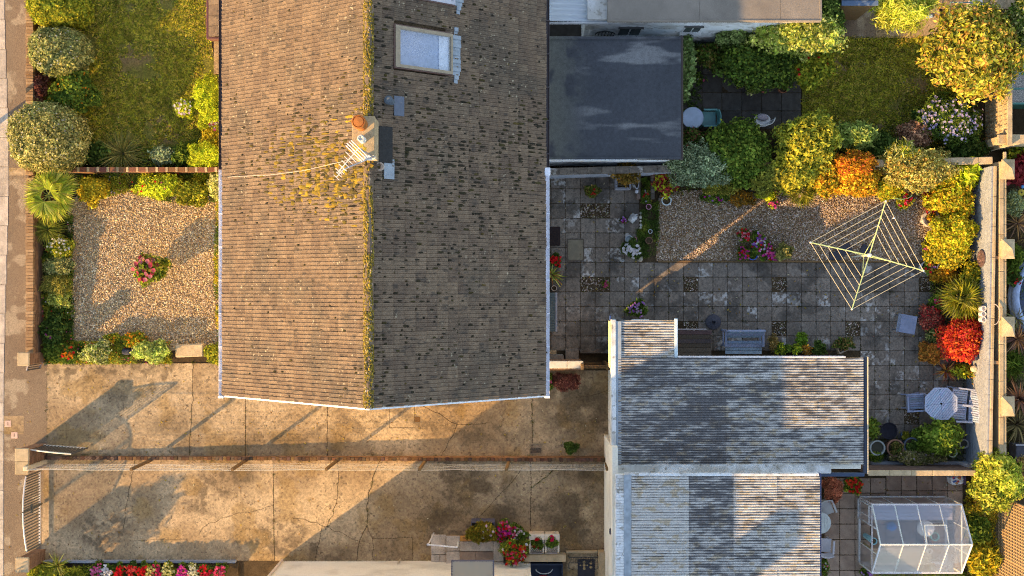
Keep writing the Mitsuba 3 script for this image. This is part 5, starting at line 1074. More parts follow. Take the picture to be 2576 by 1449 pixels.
# things hung on the block wall
k = thing('wall_plaque', 'round dark mosaic plaque leaning on the grey block wall', 'plaque'); yy = Y(650, .95)
m = lathe([(0, .03), (.24, .03), (.26, .015), (.26, 0), (0, 0)], 28); v = m[0][:, [2, 0, 1]] * [-1, 1, 1]; put('disc', (v + [14.16, yy, .95], m[1][:, ::-1]), 'matte', (.11, .07, .065), parent=k)
for i in range(40): a, r = R.uniform(0, 6.28), .22 * math.sqrt(R.random()); put('tessera', box(14.126, 14.131, yy + r * math.cos(a) - .016, yy + r * math.cos(a) + .016, .95 + r * math.sin(a) - .016, .95 + r * math.sin(a) + .016), 'paint', np.array((.25, .15, .13)) * R.uniform(.4, 1.5), parent=k)
k = thing('wall_planter', 'hooped wall planter with three white tubs on the block wall', 'planter'); 
for v in (776, 790, 804):
    y = Y(v, 1.3); put('tub', lathe([(0, 1.1), (.06, 1.1), (.075, 1.16), (.085, 1.36), (.07, 1.37), (.065, 1.25), (0, 1.25)], 16, (14.05, y, 0)), 'paint', (.76, .72, .64), parent=k, smooth=30)
put('hoop', tube([(14.24 + .17 * math.sin(a), Y(791, 1.7) + .3 * math.cos(a), 1.62) for a in np.linspace(0, math.pi, 18)], .014, 6), 'paint', (.5, .4, .33), parent=k); put('bracket', box(14.02, 14.1, Y(811, 1.3), Y(769, 1.3), 1.07, 1.1), 'paint', (.3, .26, .24), parent=k)
put('wall_light', box(14.0, 14.09, Y(899, .8) - .09, Y(899, .8) + .09, .7, .9, .02), 'paint', (.04, .04, .07), label='small dark box lamp on the block wall beside the red maple', cat_='lamp')
x, y, _ = at(2451, 928, .7); put('wall_lantern', lathe([(0, .6), (.07, .6), (.1, .64), (.1, .72), (.05, .74), (.05, .76), (0, .76)], 18, (x, y, 0)), 'paint', (.62, .55, .38), smooth=30, label='small round cream lantern on a stand in front of the block wall', cat_='lantern')
# paddling pool and solar ornament in the garden beyond
k = thing('paddling_pool', 'pale blue inflatable paddling pool at the edge of the picture', 'paddling pool'); c = (X(2618), Y(748)); a = np.linspace(0, 2 * math.pi, 41)
for i, (r, z, rr) in enumerate(((.95, .12, .13), (.95, .34, .12))): put('ring', tube([(c[0] + r * math.cos(t), c[1] + r * 1.25 * math.sin(t), z) for t in a], rr, 10, False), 'paint', (.32, .42, .6), parent=k, smooth=40)
put('floor', lathe([(0, .03), (.9, .03)], 30, (c[0], c[1], 0), 1, 1.25), 'paint', (.05, .07, .12), parent=k)
k = thing('garden_ornament', 'yellow flower shaped windmill with a blue ball beyond the stone wall', 'ornament'); x, y, _ = at(2570, 474, .6)
for i in range(10): b = i * .628; put('petal', obox((x + .03 * math.cos(b), y - .12 + .03 * math.sin(b), .6), (x + .1 * math.cos(b), y - .12 + .1 * math.sin(b), .58), .05, .01), 'paint', (.5, .36, .02), parent=k)
m = trimesh.creation.icosphere(2, .055); put('ball', (np.array(m.vertices) + [x, y + .05, .66], np.array(m.faces)), 'paint', (.08, .25, .6), parent=k, smooth=True); put('stake', tube([(x, y - .05, 0), (x, y - .05, .6)], .01, 5), 'paint', (.2, .2, .2), parent=k)
k = thing('planter_tub', 'dark square planter tub at the edge beyond the stone wall', 'planter'); x0, x1, y0, y1 = X(2556, .5), X(2600, .5), Y(1160, .5), Y(1119, .5)
put('body', box(x0, x1, y0, y1, 0, .5, .02), 'matte', (.06, .06, .08), parent=k); put('rim', box(x0 - .02, x1, y1 - .03, y1 + .02, .48, .53, .01), 'matte', (.32, .32, .36), parent=k)
# metal frame, pot and sack on the far terrace
k = thing('metal_frame', 'thin green metal tube frame standing on the far terrace', 'frame'); P = [at(2391, 36, .1), at(2391, 6, .9), at(2470, 6, .9), at(2470, 30, .1)]
put('tube', tube([(P[0][0], P[0][1], 0), P[1]], .018, 6), 'paint', (.2, .32, .3), parent=k); put('tube', tube([P[1], P[2]], .018, 6), 'paint', (.25, .38, .38), parent=k); put('tube', tube([P[2], (P[3][0], P[3][1], 0)], .018, 6), 'paint', (.2, .32, .3), parent=k)
m = lathe([(0, .5), (.12, .46), (.19, .3), (.2, 0)], 18, (X(2448), Y(14), 0)); m = (m[0] + .06 * (meshkit.noise(m[0] * 9)[:, None] - .5), m[1]); put('sack', m, 'matte', (.68, .62, .58), smooth=True, label='pale slumped sack on the far terrace beside the metal frame', cat_='sack')
for u, v, c, lab in ((2262, 38, (.5, .58, .66), 'white paving offcut poking out below the overhanging pale leaved shrub'), (2330, 42, (.45, .56, .7), 'curved pale blue plastic strip lying on the concrete pad')):
    p = at(u, v, .05); put('plastic_strip', rotz(box(p[0] - .2, p[0] + .2, p[1] - .05, p[1] + .05, .02, .06, .02), .1, p), 'paint', c, label=lab, cat_='strip')
k = thing('cloche', 'clear crumpled plastic sheet over a frame beside the greenhouse garden shrub', 'cloche'); p = [at(2440, 1252, 0), at(2482, 1270, 0), at(2470, 1232, 0)]
top = at(2458, 1236, .7); v = np.array([p[0], p[1], p[2], top]); put('sheet', (v, np.array([[0, 1, 3], [1, 2, 3], [2, 0, 3]])), 'paint', (.5, .52, .56), parent=k)
for q in p: put('stick', tube([q, top], .012, 5), 'wood', parent=k)
k = thing('seed_sack', 'upright white and red patterned sack by the sandstone coping', 'sack'); x, y, _ = at(2409, 1208, .4)
m = box(x - .2, x + .2, y - .14, y + .14, 0, .42, .06); put('bag', rotz(m, .1, (x, y, 0)), 'paint', (.66, .64, .64), parent=k)
for i in range(9): a, b = R.uniform(-.15, .15), R.uniform(-.1, .1); put('print', rotz(box(x + a - .035, x + a + .035, y + b - .03, y + b + .03, .42, .424), R.uniform(0, 1), (x + a, y + b, 0)), 'paint', [(.45, .05, .05), (.05, .1, .3), (.4, .2, .08)][i % 3], parent=k)
put('side_panel', box(x + .205, x + .235, y - .14, y + .16, 0, .45, .01), 'paint', (.06, .04, .1), parent=k)
put('tap_box', box(X(1533, .6), X(1537, .6), Y(795, .6) - .12, Y(784, .6) - .12, .5, .66, .01), 'paint', (.05, .1, .35), label='small blue tap cover on the garage wall corner', cat_='tap cover')

# statues
def blob(chain, ref=.02, it=6):
    import manifold3d as m3
    ms = []
    for a, ra, b, rb in chain:
        s = [m3.Manifold.sphere(r, 14).translate(tuple(map(float, p))) for p, r in ((a, ra), (b, rb))]; ms.append(m3.Manifold.batch_hull(s))
    M_ = m3.Manifold.batch_boolean(ms, m3.OpType.Add).refine_to_length(ref).to_mesh(); t = trimesh.Trimesh(M_.vert_properties[:, :3], M_.tri_verts, process=True); trimesh.smoothing.filter_taubin(t, iterations=it); return tm(t)
x, y, _ = at(1594, 547, .2); k = thing('dog_statue', 'white painted sitting dog statue beside the flower pot on the patio', 'statue')
ch = [((-.02, 0, .1), .09, (.02, 0, .2), .075), ((.02, 0, .2), .075, (.06, 0, .3), .05), ((.06, 0, .3), .05, (.08, 0, .35), .052), ((.08, 0, .35), .05, (.14, 0, .33), .03), ((.06, .05, .2), .03, (.09, .05, .02), .022), ((.06, -.05, .2), .03, (.09, -.05, .02), .022), ((-.04, .06, .07), .06, (.05, .08, .03), .025), ((-.04, -.06, .07), .06, (.05, -.08, .03), .025), ((-.1, 0, .05), .025, (-.17, .04, .03), .015), ((.05, .04, .38), .018, (.05, .06, .31), .014), ((.05, -.04, .38), .018, (.05, -.06, .31), .014)]
put('body', local(blob(ch), (x, y, 0), -2.2), 'matte', (.66, .66, .64), parent=k, smooth=True); put('base', local(box(-.13, .15, -.1, .1, 0, .022, .008), (x, y, 0), -2.2), 'matte', (.5, .5, .48), parent=k)
for s in (-1, 1): put('eye', local(move(lathe([(0, -.006), (.007, 0), (0, .006)], 6), (.12, .02 * s, .365)), (x, y, 0), -2.2), 'paint', (.02, .02, .02), parent=k)
x, y, _ = at(1601, 462, .3); k = thing('urn', 'pale carved stone boat shaped urn at the end of the bed wall', 'urn')
put('bowl', lathe([(0, .25), (.06, .25), (.1, .33), (.125, .42), (.11, .43), (.09, .36), (0, .33)], 20, (x, y, 0), .55, 1.5), 'matte', (.5, .52, .54), parent=k, smooth=30); put('stem', lathe([(.1, 0), (.1, .05), (.04, .08), (.035, .22), (.06, .25)], 16, (x, y, 0)), 'matte', (.48, .5, .52), parent=k, smooth=30); put('soil', lathe([(0, .36), (.09, .36)], 14, (x, y, 0), .55, 1.5), 'soil', parent=k); put('prow', box(x - .05, x + .05, y - .3, y - .2, .3, .4, .02), 'matte', (.5, .52, .54), parent=k)
# ================================================================ PLANTS
YG = [(0.32, 0.32, 0.0375), (0.224, 0.272, 0.0375), (0.48, 0.432, 0.0625), (0.144, 0.192, 0.0312)]
GR_ = [(0.096, 0.16, 0.0312), (0.144, 0.208, 0.0375), (0.064, 0.112, 0.025), (0.208, 0.256, 0.05)]
DG = [(0.056, 0.096, 0.025), (0.08, 0.136, 0.035), (0.04, 0.072, 0.02), (0.128, 0.176, 0.05)]
GG = [(0.352, 0.352, 0.163), (0.24, 0.272, 0.125), (0.528, 0.496, 0.237), (0.144, 0.176, 0.0625)]
BG_ = [(0.32, 0.4, 0.3), (0.208, 0.288, 0.213), (0.448, 0.512, 0.388), (0.128, 0.176, 0.1)]
LI = [(0.432, 0.48, 0.0375), (0.544, 0.56, 0.0625), (0.288, 0.384, 0.0375)]
GO = [(0.576, 0.432, 0.0375), (0.432, 0.336, 0.0375), (0.32, 0.32, 0.0375), (0.62, 0.512, 0.0625)]
OR = [(0.512, 0.224, 0.025), (0.384, 0.176, 0.025), (0.608, 0.352, 0.0375), (0.256, 0.16, 0.025)]
RE = [(0.62, 0.08, 0.0375), (0.48, 0.048, 0.0375), (0.62, 0.176, 0.05), (0.4, 0.032, 0.05)]
BU = [(0.24, 0.08, 0.075), (0.336, 0.16, 0.125), (0.144, 0.048, 0.05)]
BR = [(0.256, 0.16, 0.0625), (0.16, 0.128, 0.05), (0.32, 0.24, 0.1)]
red, pink, mag, white_, lilac, yel, org, mauve = (.62, .02, .025), (.65, .1, .24), (.55, .03, .35), (.78, .75, .76), (.55, .47, .7), (.65, .5, .03), (.65, .22, .02), (.45, .2, .6)
def unit(a): return a / (np.linalg.norm(a, axis=-1, keepdims=True) + 1e-12)
def leafcards(P, N, D, L, W, C):
    """Folded leaves at P: tip direction D, facing N."""
    n = len(P); D = unit(D - N * (D * N).sum(-1, keepdims=True)); S = np.cross(N, D)
    L, W = np.broadcast_to(L, n)[:, None], np.broadcast_to(W, n)[:, None]
    V = np.stack([P, P + D * L * .45 + S * W * .5 + N * W * .18, P + D * L - N * L * .08, P + D * L * .45 - S * W * .5 + N * W * .18], 1).reshape(-1, 3)
    i = 4 * np.arange(n)[:, None]
    return (V, np.vstack([i + [0, 2, 1], i + [0, 3, 2]])), np.repeat(C, 4, 0)
BRI = np.array([1.32, 1.28, 1.0])
def pick(pal, n): return np.array(pal)[R.integers(len(pal), size=n)] * R.uniform(.5, 1.45, (n, 1))
def crown(c, rx, ry, h, pal, L, W, dens=2.3, lobes=9, shell=.4, up=.35, rough=.5, lob=.5, nmax=16000, z0=.06):
    rx, ry = rx * (1.0 if lobes <= 1 else 1.14), ry * (1.0 if lobes <= 1 else 1.14); c = np.asarray(c, float); ce = c + [0, 0, z0 + (h - z0) * .45]; rz = (h - z0) * .55
    if lobes <= 1:
        n = int(min(nmax, dens * (math.pi * rx * ry * 1.5 + 2.2 * h * (rx + ry)) / (L * W * .5)))
        d = unit(R.normal(size=(n, 3)))
        d[:, 2] = np.where(d[:, 2] < -.5, -d[:, 2], d[:, 2]); rad = 1 - shell * R.random(n) ** 2 + .16 * (meshkit.noise(d * 3.1 + c, 5) - .5) + .14 * (meshkit.noise(d * 9 + c, 6) - .5) + .07 * (R.random(n) > .96)
        d2 = np.sign(d) * np.abs(d) ** .82; P = ce + d2 * [rx, ry, rz] * rad[:, None]; N = unit(d / [rx, ry, rz]); tint = .6 + .8 * meshkit.noise(P * 7.0, 3)
    else:
        q = unit(R.normal(size=(lobes, 3))); q[:, 2] = np.abs(q[:, 2]) * .9 - .1; a = np.arange(lobes) + R.random() * 3; rr = np.sqrt((np.arange(lobes) + .5) / lobes)
        q[:, 0], q[:, 1] = rr * np.cos(a * 2.4), rr * np.sin(a * 2.4); q[:, 2] = np.sqrt(np.clip(1 - rr ** 2, .05, 1)) * R.uniform(.6, 1.05, lobes)
        s = lob * R.uniform(.6, 1.15, lobes) * (1.15 - .35 * rr); lc = ce + q * (1 - .75 * s[:, None]) * [rx, ry, rz]
        w = s ** 2 / (s ** 2).sum(); n = int(min(nmax, dens * (math.pi * rx * ry * 1.7 + 1.5 * h * (rx + ry)) / (L * W * .5)))
        k = R.choice(lobes, n, p=w); d = unit(R.normal(size=(n, 3)) + [0, 0, .35]); rad = 1 - shell * R.random(n) ** 1.5
        bump = 1 + rough * (meshkit.noise(d * 2.3 + k[:, None] * 7.7, 4) - .5)
        P = lc[k] + d * (s[k] * rad * bump)[:, None] * [rx, ry, max(rz, .6 * min(rx, ry))]; N = d.copy(); lt = R.uniform(.72, 1.28, lobes); tint = lt[k]
        m_ = int(n * .14)      # shoots that break the outline
        if m_ > 40:
            sh = max(6, min(60, m_ // 14)); kk = R.choice(lobes, sh, p=w); sd = unit(R.normal(size=(sh, 3)) * [1, 1, .5] + (lc[kk] - ce) / [rx, ry, max(rz, .1)] * 1.2 + [0, 0, .25]); wh = R.integers(sh, size=m_); tt = R.uniform(.75, 1.0, m_) + R.uniform(0, .55, sh)[wh] * R.random(m_)
            P[:m_] = lc[kk[wh]] + sd[wh] * (s[kk[wh]] * tt)[:, None] * [rx, ry, max(rz, .6 * min(rx, ry))] + R.normal(size=(m_, 3)) * L * .35; N[:m_] = sd[wh]
        P[:, 2] = np.maximum(P[:, 2], c[2] + z0 * R.uniform(.3, 1.5, n))
    N = unit(N + [0, 0, up] + R.normal(size=P.shape) * .55); D = unit(R.normal(size=P.shape) + [0, 0, .15])
    L, W = L * 1.18, W * 1.18; C = pick(pal, len(P)) * (tint * (.62 + .76 * meshkit.noise(P * 8 + 3, 8)))[:, None] * BRI
    return leafcards(P, N, D, L * (sz := R.uniform(.5, 1.5, len(P))), W * sz * R.uniform(.8, 1.2, len(P)), C), P
def blooms(P, N, r, cols):
    n = len(P); N = unit(N); a = unit(np.cross(N, R.normal(size=(n, 3)))); b = np.cross(N, a); g = np.arange(7) * 2 * math.pi / 7
    rr = np.broadcast_to(r, n)[:, None] * R.uniform(.7, 1.2, (n, 7))
    ring = P[:, None] + (a[:, None] * np.cos(g)[:, None] + b[:, None] * np.sin(g)[:, None]) * rr[..., None] + N[:, None] * (rr * .3)[..., None]
    V = np.concatenate([ring, P[:, None]], 1).reshape(-1, 3); i = np.arange(7); f = np.c_[i, (i + 1) % 7, np.full(7, 7)]
    c = np.array(cols, float)[R.integers(len(cols), size=n)] * R.uniform(.75, 1.2, (n, 1)); C = np.repeat(c[:, None], 8, 1); C[:, 7] *= .7
    return (V, (f[None] + 8 * np.arange(n)[:, None, None]).reshape(-1, 3)), C.reshape(-1, 3)
def stems(k, c, rx, ry, h, n=6, r=.014, col=(.12, .085, .05), name='stem'):
    for i in range(n):
        a = i * 2.4 + R.random(); t = R.uniform(.3, .75); p = np.array(c) + [R.normal() * .03, R.normal() * .03, 0]; q = np.array(c) + [rx * t * math.cos(a), ry * t * math.sin(a), h * R.uniform(.6, .8)]; m = (p + q) / 2 + [0, 0, h * .12]
        put(name, tube([p, m, q], [r, r * .75, r * .35], 5), 'matte', np.array(col) * R.uniform(.8, 1.2), parent=k)
def bloom_on(k, P, c, n, r, cols, h, name='blossom'):
    top = P[P[:, 2] > np.quantile(P[:, 2], .45)]; n = min(n, len(top)); q = top[R.choice(len(top), n, replace=False)] + [0, 0, .07]
    N = unit((q - np.asarray(c) - [0, 0, h * .2]) * [1, 1, .8] + [0, 0, .5] + R.normal(size=q.shape) * .3)
    m, C = blooms(q, N, r * 1.25, cols); put(name, m, 'petal', C, parent=k, kind='stuff')
def shrub(name, label, cat_, u, v, ru, rv, h, pal, leaf=(.075, .045), flowers=None, stem=5, z0=0.0, group=None, **kw):
    k = thing(name, label, cat_, group); zc = z0 + h * .55; c = at(u, v, zc); c[2] = z0; rx, ry = M(ru, zc), M(rv, zc)
    (m, C), P = crown(c, rx, ry, h, pal, *leaf, **kw); put('foliage', m, 'leaf', C, parent=k)
    if stem: stems(k, c, rx, ry, h, stem)
    if flowers: bloom_on(k, P, c, flowers[0], flowers[1], flowers[2], h)
    return k, c, P
def strap(name, label, cat_, u, v, L, n, pal, w=.03, h=0.0, droop=.9, spread=1.0, z0=0.0, pin=None):
    k = thing(name, label, cat_); c = at(u, v, z0 + .2); c[2] = z0; vs, fs, cs, b = [], [], [], 0
    for i in range(n):
        a = R.uniform(0, 2 * math.pi); el = R.uniform(.15, 1.35) if spread >= 1 else R.uniform(.6, 1.5); l = L * R.uniform(.65, 1.1); d = np.array([math.cos(a), math.sin(a), 0]); s = np.array([-math.sin(a), math.cos(a), 0]); p = c + [0, 0, h]; ww = w * R.uniform(.7, 1.2)
        prof = []
        for t in range(6): prof.append((p.copy(), ww * (1 - (t / 5) ** 2.2) + .002)); e = el - droop * (t / 5) ** 1.5; p = p + (d * math.cos(e) + [0, 0, math.sin(e)]) * l / 5; p[2] = max(p[2], z0 + .015)
        V = np.array([q for pt, wi in prof for q in (pt - s * wi * .5 + [0, 0, wi * .25], pt, pt + s * wi * .5 + [0, 0, wi * .25])]); F_ = [[3 * t + e, 3 * t + e + 1, 3 * t + e + 4, 3 * t + e + 3] for t in range(5) for e in (0, 1)]
        vs.append(V); fs.append(np.array(F_) + b); b += 18; cs.append(np.tile(pick(pal, 1) * 1.2, (18, 1)))
    put('foliage', (np.vstack(vs), np.vstack(fs)), 'leaf', np.vstack(cs), parent=k)
    put('stem', tube([c, c + [0, 0, h + .08]], [.05, .03], 7), 'matte', (.16, .1, .06), parent=k)
    return k
def cover(label, pts, n, h, pal, leaf=(.06, .035), cat_='ground cover', flowers=None, z=0.0, name='ground_cover', freq=2.2):
    pg = poly(pts) if not hasattr(pts, 'area') else pts; b = pg.bounds; P = np.c_[R.uniform(b[0], b[2], n), R.uniform(b[1], b[3], n)]; P = P[inpoly(pg, P)]
    f = meshkit.fbm(np.c_[P * freq, np.zeros(len(P))], 3, 21); hh = h * np.clip((f - .25) * 2.2, .12, 1.2); keep = R.random(len(P)) < np.clip((f - .22) * 5, .12, 1); P, hh, f = P[keep], hh[keep], f[keep]
    Q = np.c_[P, z + hh * R.uniform(.25, 1, len(P)) ** .6]; N = unit(R.normal(size=Q.shape) * .6 + [0, 0, 1.0]); D = R.normal(size=Q.shape)
    g = meshkit.noise(np.c_[P * 2.7, np.full(len(P), 4.0)], 9); C = np.array(pal)[np.clip((g * len(pal) * 1.3 - .15 * len(pal) + R.normal(size=len(P)) * .7), 0, len(pal) - 1).astype(int)] * R.uniform(.45, 1.5, (len(P), 1)) * BRI
    m, C = leafcards(Q, N, D, leaf[0] * R.uniform(.6, 1.3, len(Q)), leaf[1] * R.uniform(.6, 1.3, len(Q)), C); k = put(name, m, 'leaf', C, kind='stuff', label=label, cat_=cat_)
    if flowers:
        q = Q[R.choice(len(Q), min(len(Q), flowers[0]), replace=False)]; q[:, 2] = z + h * R.uniform(.7, 1.1, len(q)); m, C = blooms(q, unit(R.normal(size=q.shape) * .4 + [0, 0, 1]), flowers[1], flowers[2]); put('blossom', m, 'petal', C, parent=k, kind='stuff')
    return k
def fan(c, axis, r, n, cols, spread=2.5):
    """One fan shaped palm leaf: n pleated segments round the hub c."""
    axis = unit(np.array(axis, float)); ref = unit(np.cross(axis, [.2, .1, 1.0])); nn = np.cross(ref, axis); vs, fs, cs = [], [], []
    for i in range(n):
        a = (i / (n - 1) - .5) * 2 * spread; l = r * (.78 + .3 * math.cos(a * .55)) * R.uniform(.9, 1.08); d = axis * math.cos(a) + ref * math.sin(a); s = -axis * math.sin(a) + ref * math.cos(a); w = .5 * r * .105
        p1 = c + d * l * .55; p2 = c + d * l + np.array([0, 0, -.16 * l * R.uniform(.5, 1.4)]); V = np.array([c, p1 + s * w + nn * .012, p1 - s * w + nn * .012, p1 - nn * .01, p2]); vs.append(V); fs.append(np.array([[0, 1, 3], [0, 3, 2], [1, 4, 3], [3, 4, 2]]) + 5 * i); cs.append(np.tile(pick(cols, 1), (5, 1)))
    return (np.vstack(vs), np.vstack(fs)), np.vstack(cs)
def pot(label, u, v, r, h, col, name='plant_pot', cat_='pot', fill='soil', foliage=None, flowers=None, mat='matte', rim=1.06, group=None, leaf=(.05, .03)):
    k = thing(name, label, cat_, group); c = at(u, v, h); c[2] = 0; R_ = M(r, h)
    put('pot', lathe([(0, 0), (R_ * .72, 0), (R_ * .95, h - .05), (R_ * rim, h - .045), (R_ * rim, h), (R_ * .9, h), (R_ * .86, h - .05), (R_ * .84, h - .07)], 26, c), mat, col, parent=k, smooth=35)
    put('soil', lathe([(0, h - .055), (R_ * .88, h - .06)], 20, c), 'soil' if fill == 'soil' else 'matte', None if fill == 'soil' else fill, parent=k)
    if foliage:
        ru, fh, pal = foliage; rr = M(ru, h + fh * .5); (m, C), P = crown(c + [0, 0, h - .06], rr, rr, fh, pal, *leaf, lobes=6, nmax=3500, z0=.0); put('foliage', m, 'leaf', C, parent=k)
        if flowers: bloom_on(k, P, c + [0, 0, h], flowers[0], flowers[1], flowers[2], fh)
    return k, c
# ================================================================ PLANTING: the two front gardens
small = dict(leaf=(.06, .036), lobes=1, shell=.22, nmax=26000)
shrub('clipped_bush', 'large yellow green clipped round bush beside the pavement wall, farthest up the lawn', 'bush', 147, 20, 72, 47, 1.6, YG, dens=2.6, **small)
shrub('clipped_bush', 'grey green clipped round bush between two other bushes along the lawn wall', 'bush', 148, 128, 70, 58, 1.45, GG, dens=2.6, flowers=(70, .02, [(.62, .6, .5)]), **small)
shrub('clipped_bush', 'biggest pale grey green clipped round bush overhanging the pavement beside the palm', 'bush', 121, 346, 92, 86, 1.75, [(0.384, 0.368, 0.163), (0.272, 0.288, 0.125), (0.608, 0.544, 0.275), (0.16, 0.176, 0.0625)], dens=2.6, flowers=(90, .02, [(.62, .58, .48)]), **small)
shrub('flowering_shrub', 'loose green shrub dotted with yellow flowers between the clipped bushes', 'shrub', 190, 236, 60, 54, 1.15, GR_, (.07, .045), flowers=(130, .022, [yel, org]), lobes=10)
shrub('twiggy_shrub', 'sparse dark red twiggy shrub behind the pavement wall', 'shrub', 101, 222, 24, 40, .7, BU, (.05, .025), dens=.7, stem=14)
shrub('feathery_shrub', 'bright lime feathery shrub against the house beside the lawn', 'shrub', 533, 262, 38, 68, .9, LI, (.06, .02), dens=2.6, lobes=8)
shrub('feathery_shrub', 'low bright lime feathery shrub in the corner by the dividing brick wall', 'shrub', 522, 394, 48, 34, .75, LI, (.06, .02), dens=2.4, lobes=7)
shrub('flowering_plant', 'clump of white and pale pink flowers at the lawn edge', 'flower', 468, 272, 26, 24, .6, LI, (.05, .02), flowers=(40, .03, [white_, (.7, .5, .65)]), dens=1.6)
shrub('flowering_plant', 'pinkish lilac flowers close to the house wall below the lime shrub', 'flower', 545, 312, 17, 18, .6, YG, (.05, .025), flowers=(22, .032, [lilac, pink]), dens=1.6)
strap('ornamental_grass', 'arching thin leaved ornamental grass in front of the dividing wall', 'grass', 308, 386, 1.0, 260, [(0.256, 0.224, 0.0625), (0.16, 0.192, 0.05), (0.352, 0.304, 0.112)], .012, .05, 1.3)
shrub('leafy_plant', 'broad leaved dark green plant beside the ornamental grass', 'plant', 244, 386, 34, 26, .5, DG, (.12, .06), dens=1.8)
shrub('leafy_plant', 'blue grey leaved clump in the row before the dividing wall', 'plant', 415, 392, 34, 22, .5, BG_, (.06, .03))
shrub('leafy_plant', 'dark glossy green clump nearest the lime corner shrub', 'plant', 462, 392, 26, 22, .5, GR_, (.1, .05))
shrub('leafy_plant', 'golden brown tinted low plant along the house side of the lawn', 'plant', 536, 345, 28, 30, .5, GO, (.06, .035))
cover('mixed low planting in front of the dividing wall', [(196, 366), (420, 372), (500, 350), (560, 330), (560, 420), (196, 420)], 6500, .22, GR_ + YG, (.07, .03), flowers=(26, .022, [white_, pink, lilac]))
# palm
k = thing('fan_palm', 'fan palm with yellow green leaves leaning over the pavement', 'palm'); c = at(122, 492, 1.3); base = np.array([c[0], c[1], 0])
put('trunk', tube([base, base + [.02, 0, .6], base + [0, .02, 1.25]], [.11, .1, .09], 9), 'matte', (.14, .1, .06), parent=k)
for u, v, z, r, e in ((92, 470, 1.55, .5, .2), (84, 512, 1.4, .5, .0), (108, 448, 1.6, .42, .5), (150, 438, 1.5, .42, .2), (172, 476, 1.5, .42, .1), (168, 512, 1.3, .42, -.1), (128, 470, 1.8, .42, .9), (98, 520, 1.65, .46, .3), (140, 540, 1.2, .45, -.3), (118, 552, 1.05, .45, -.5), (70, 488, 1.2, .42, -.3), (190, 440, 1.2, .4, -.3)):
    q = at(u, v, z); top = base + [0, 0, 1.25]; d = q - top; d[2] = 0; d = unit(d); ax = d * math.cos(e) + np.array([0, 0, math.sin(e)]); hub = top + (q - top) * .55
    put('leaf_stalk', tube([top, (top + hub) / 2 + [0, 0, .06], hub], [.014, .011, .009], 5), 'matte', (.2, .22, .05), parent=k)
    m, C = fan(hub, ax, r * 1.1, 30, [(0.448, 0.48, 0.05), (0.32, 0.4, 0.05), (0.608, 0.576, 0.125)], 2.0); put('palm_leaf', m, 'leaf', C, parent=k)
strap('ornamental_grass', 'soft drooping yellow green grass clump under the fan palm', 'grass', 128, 578, .65, 330, [(0.256, 0.272, 0.0375), (0.16, 0.208, 0.0375), (0.384, 0.352, 0.075)], .012, .3, 1.6)
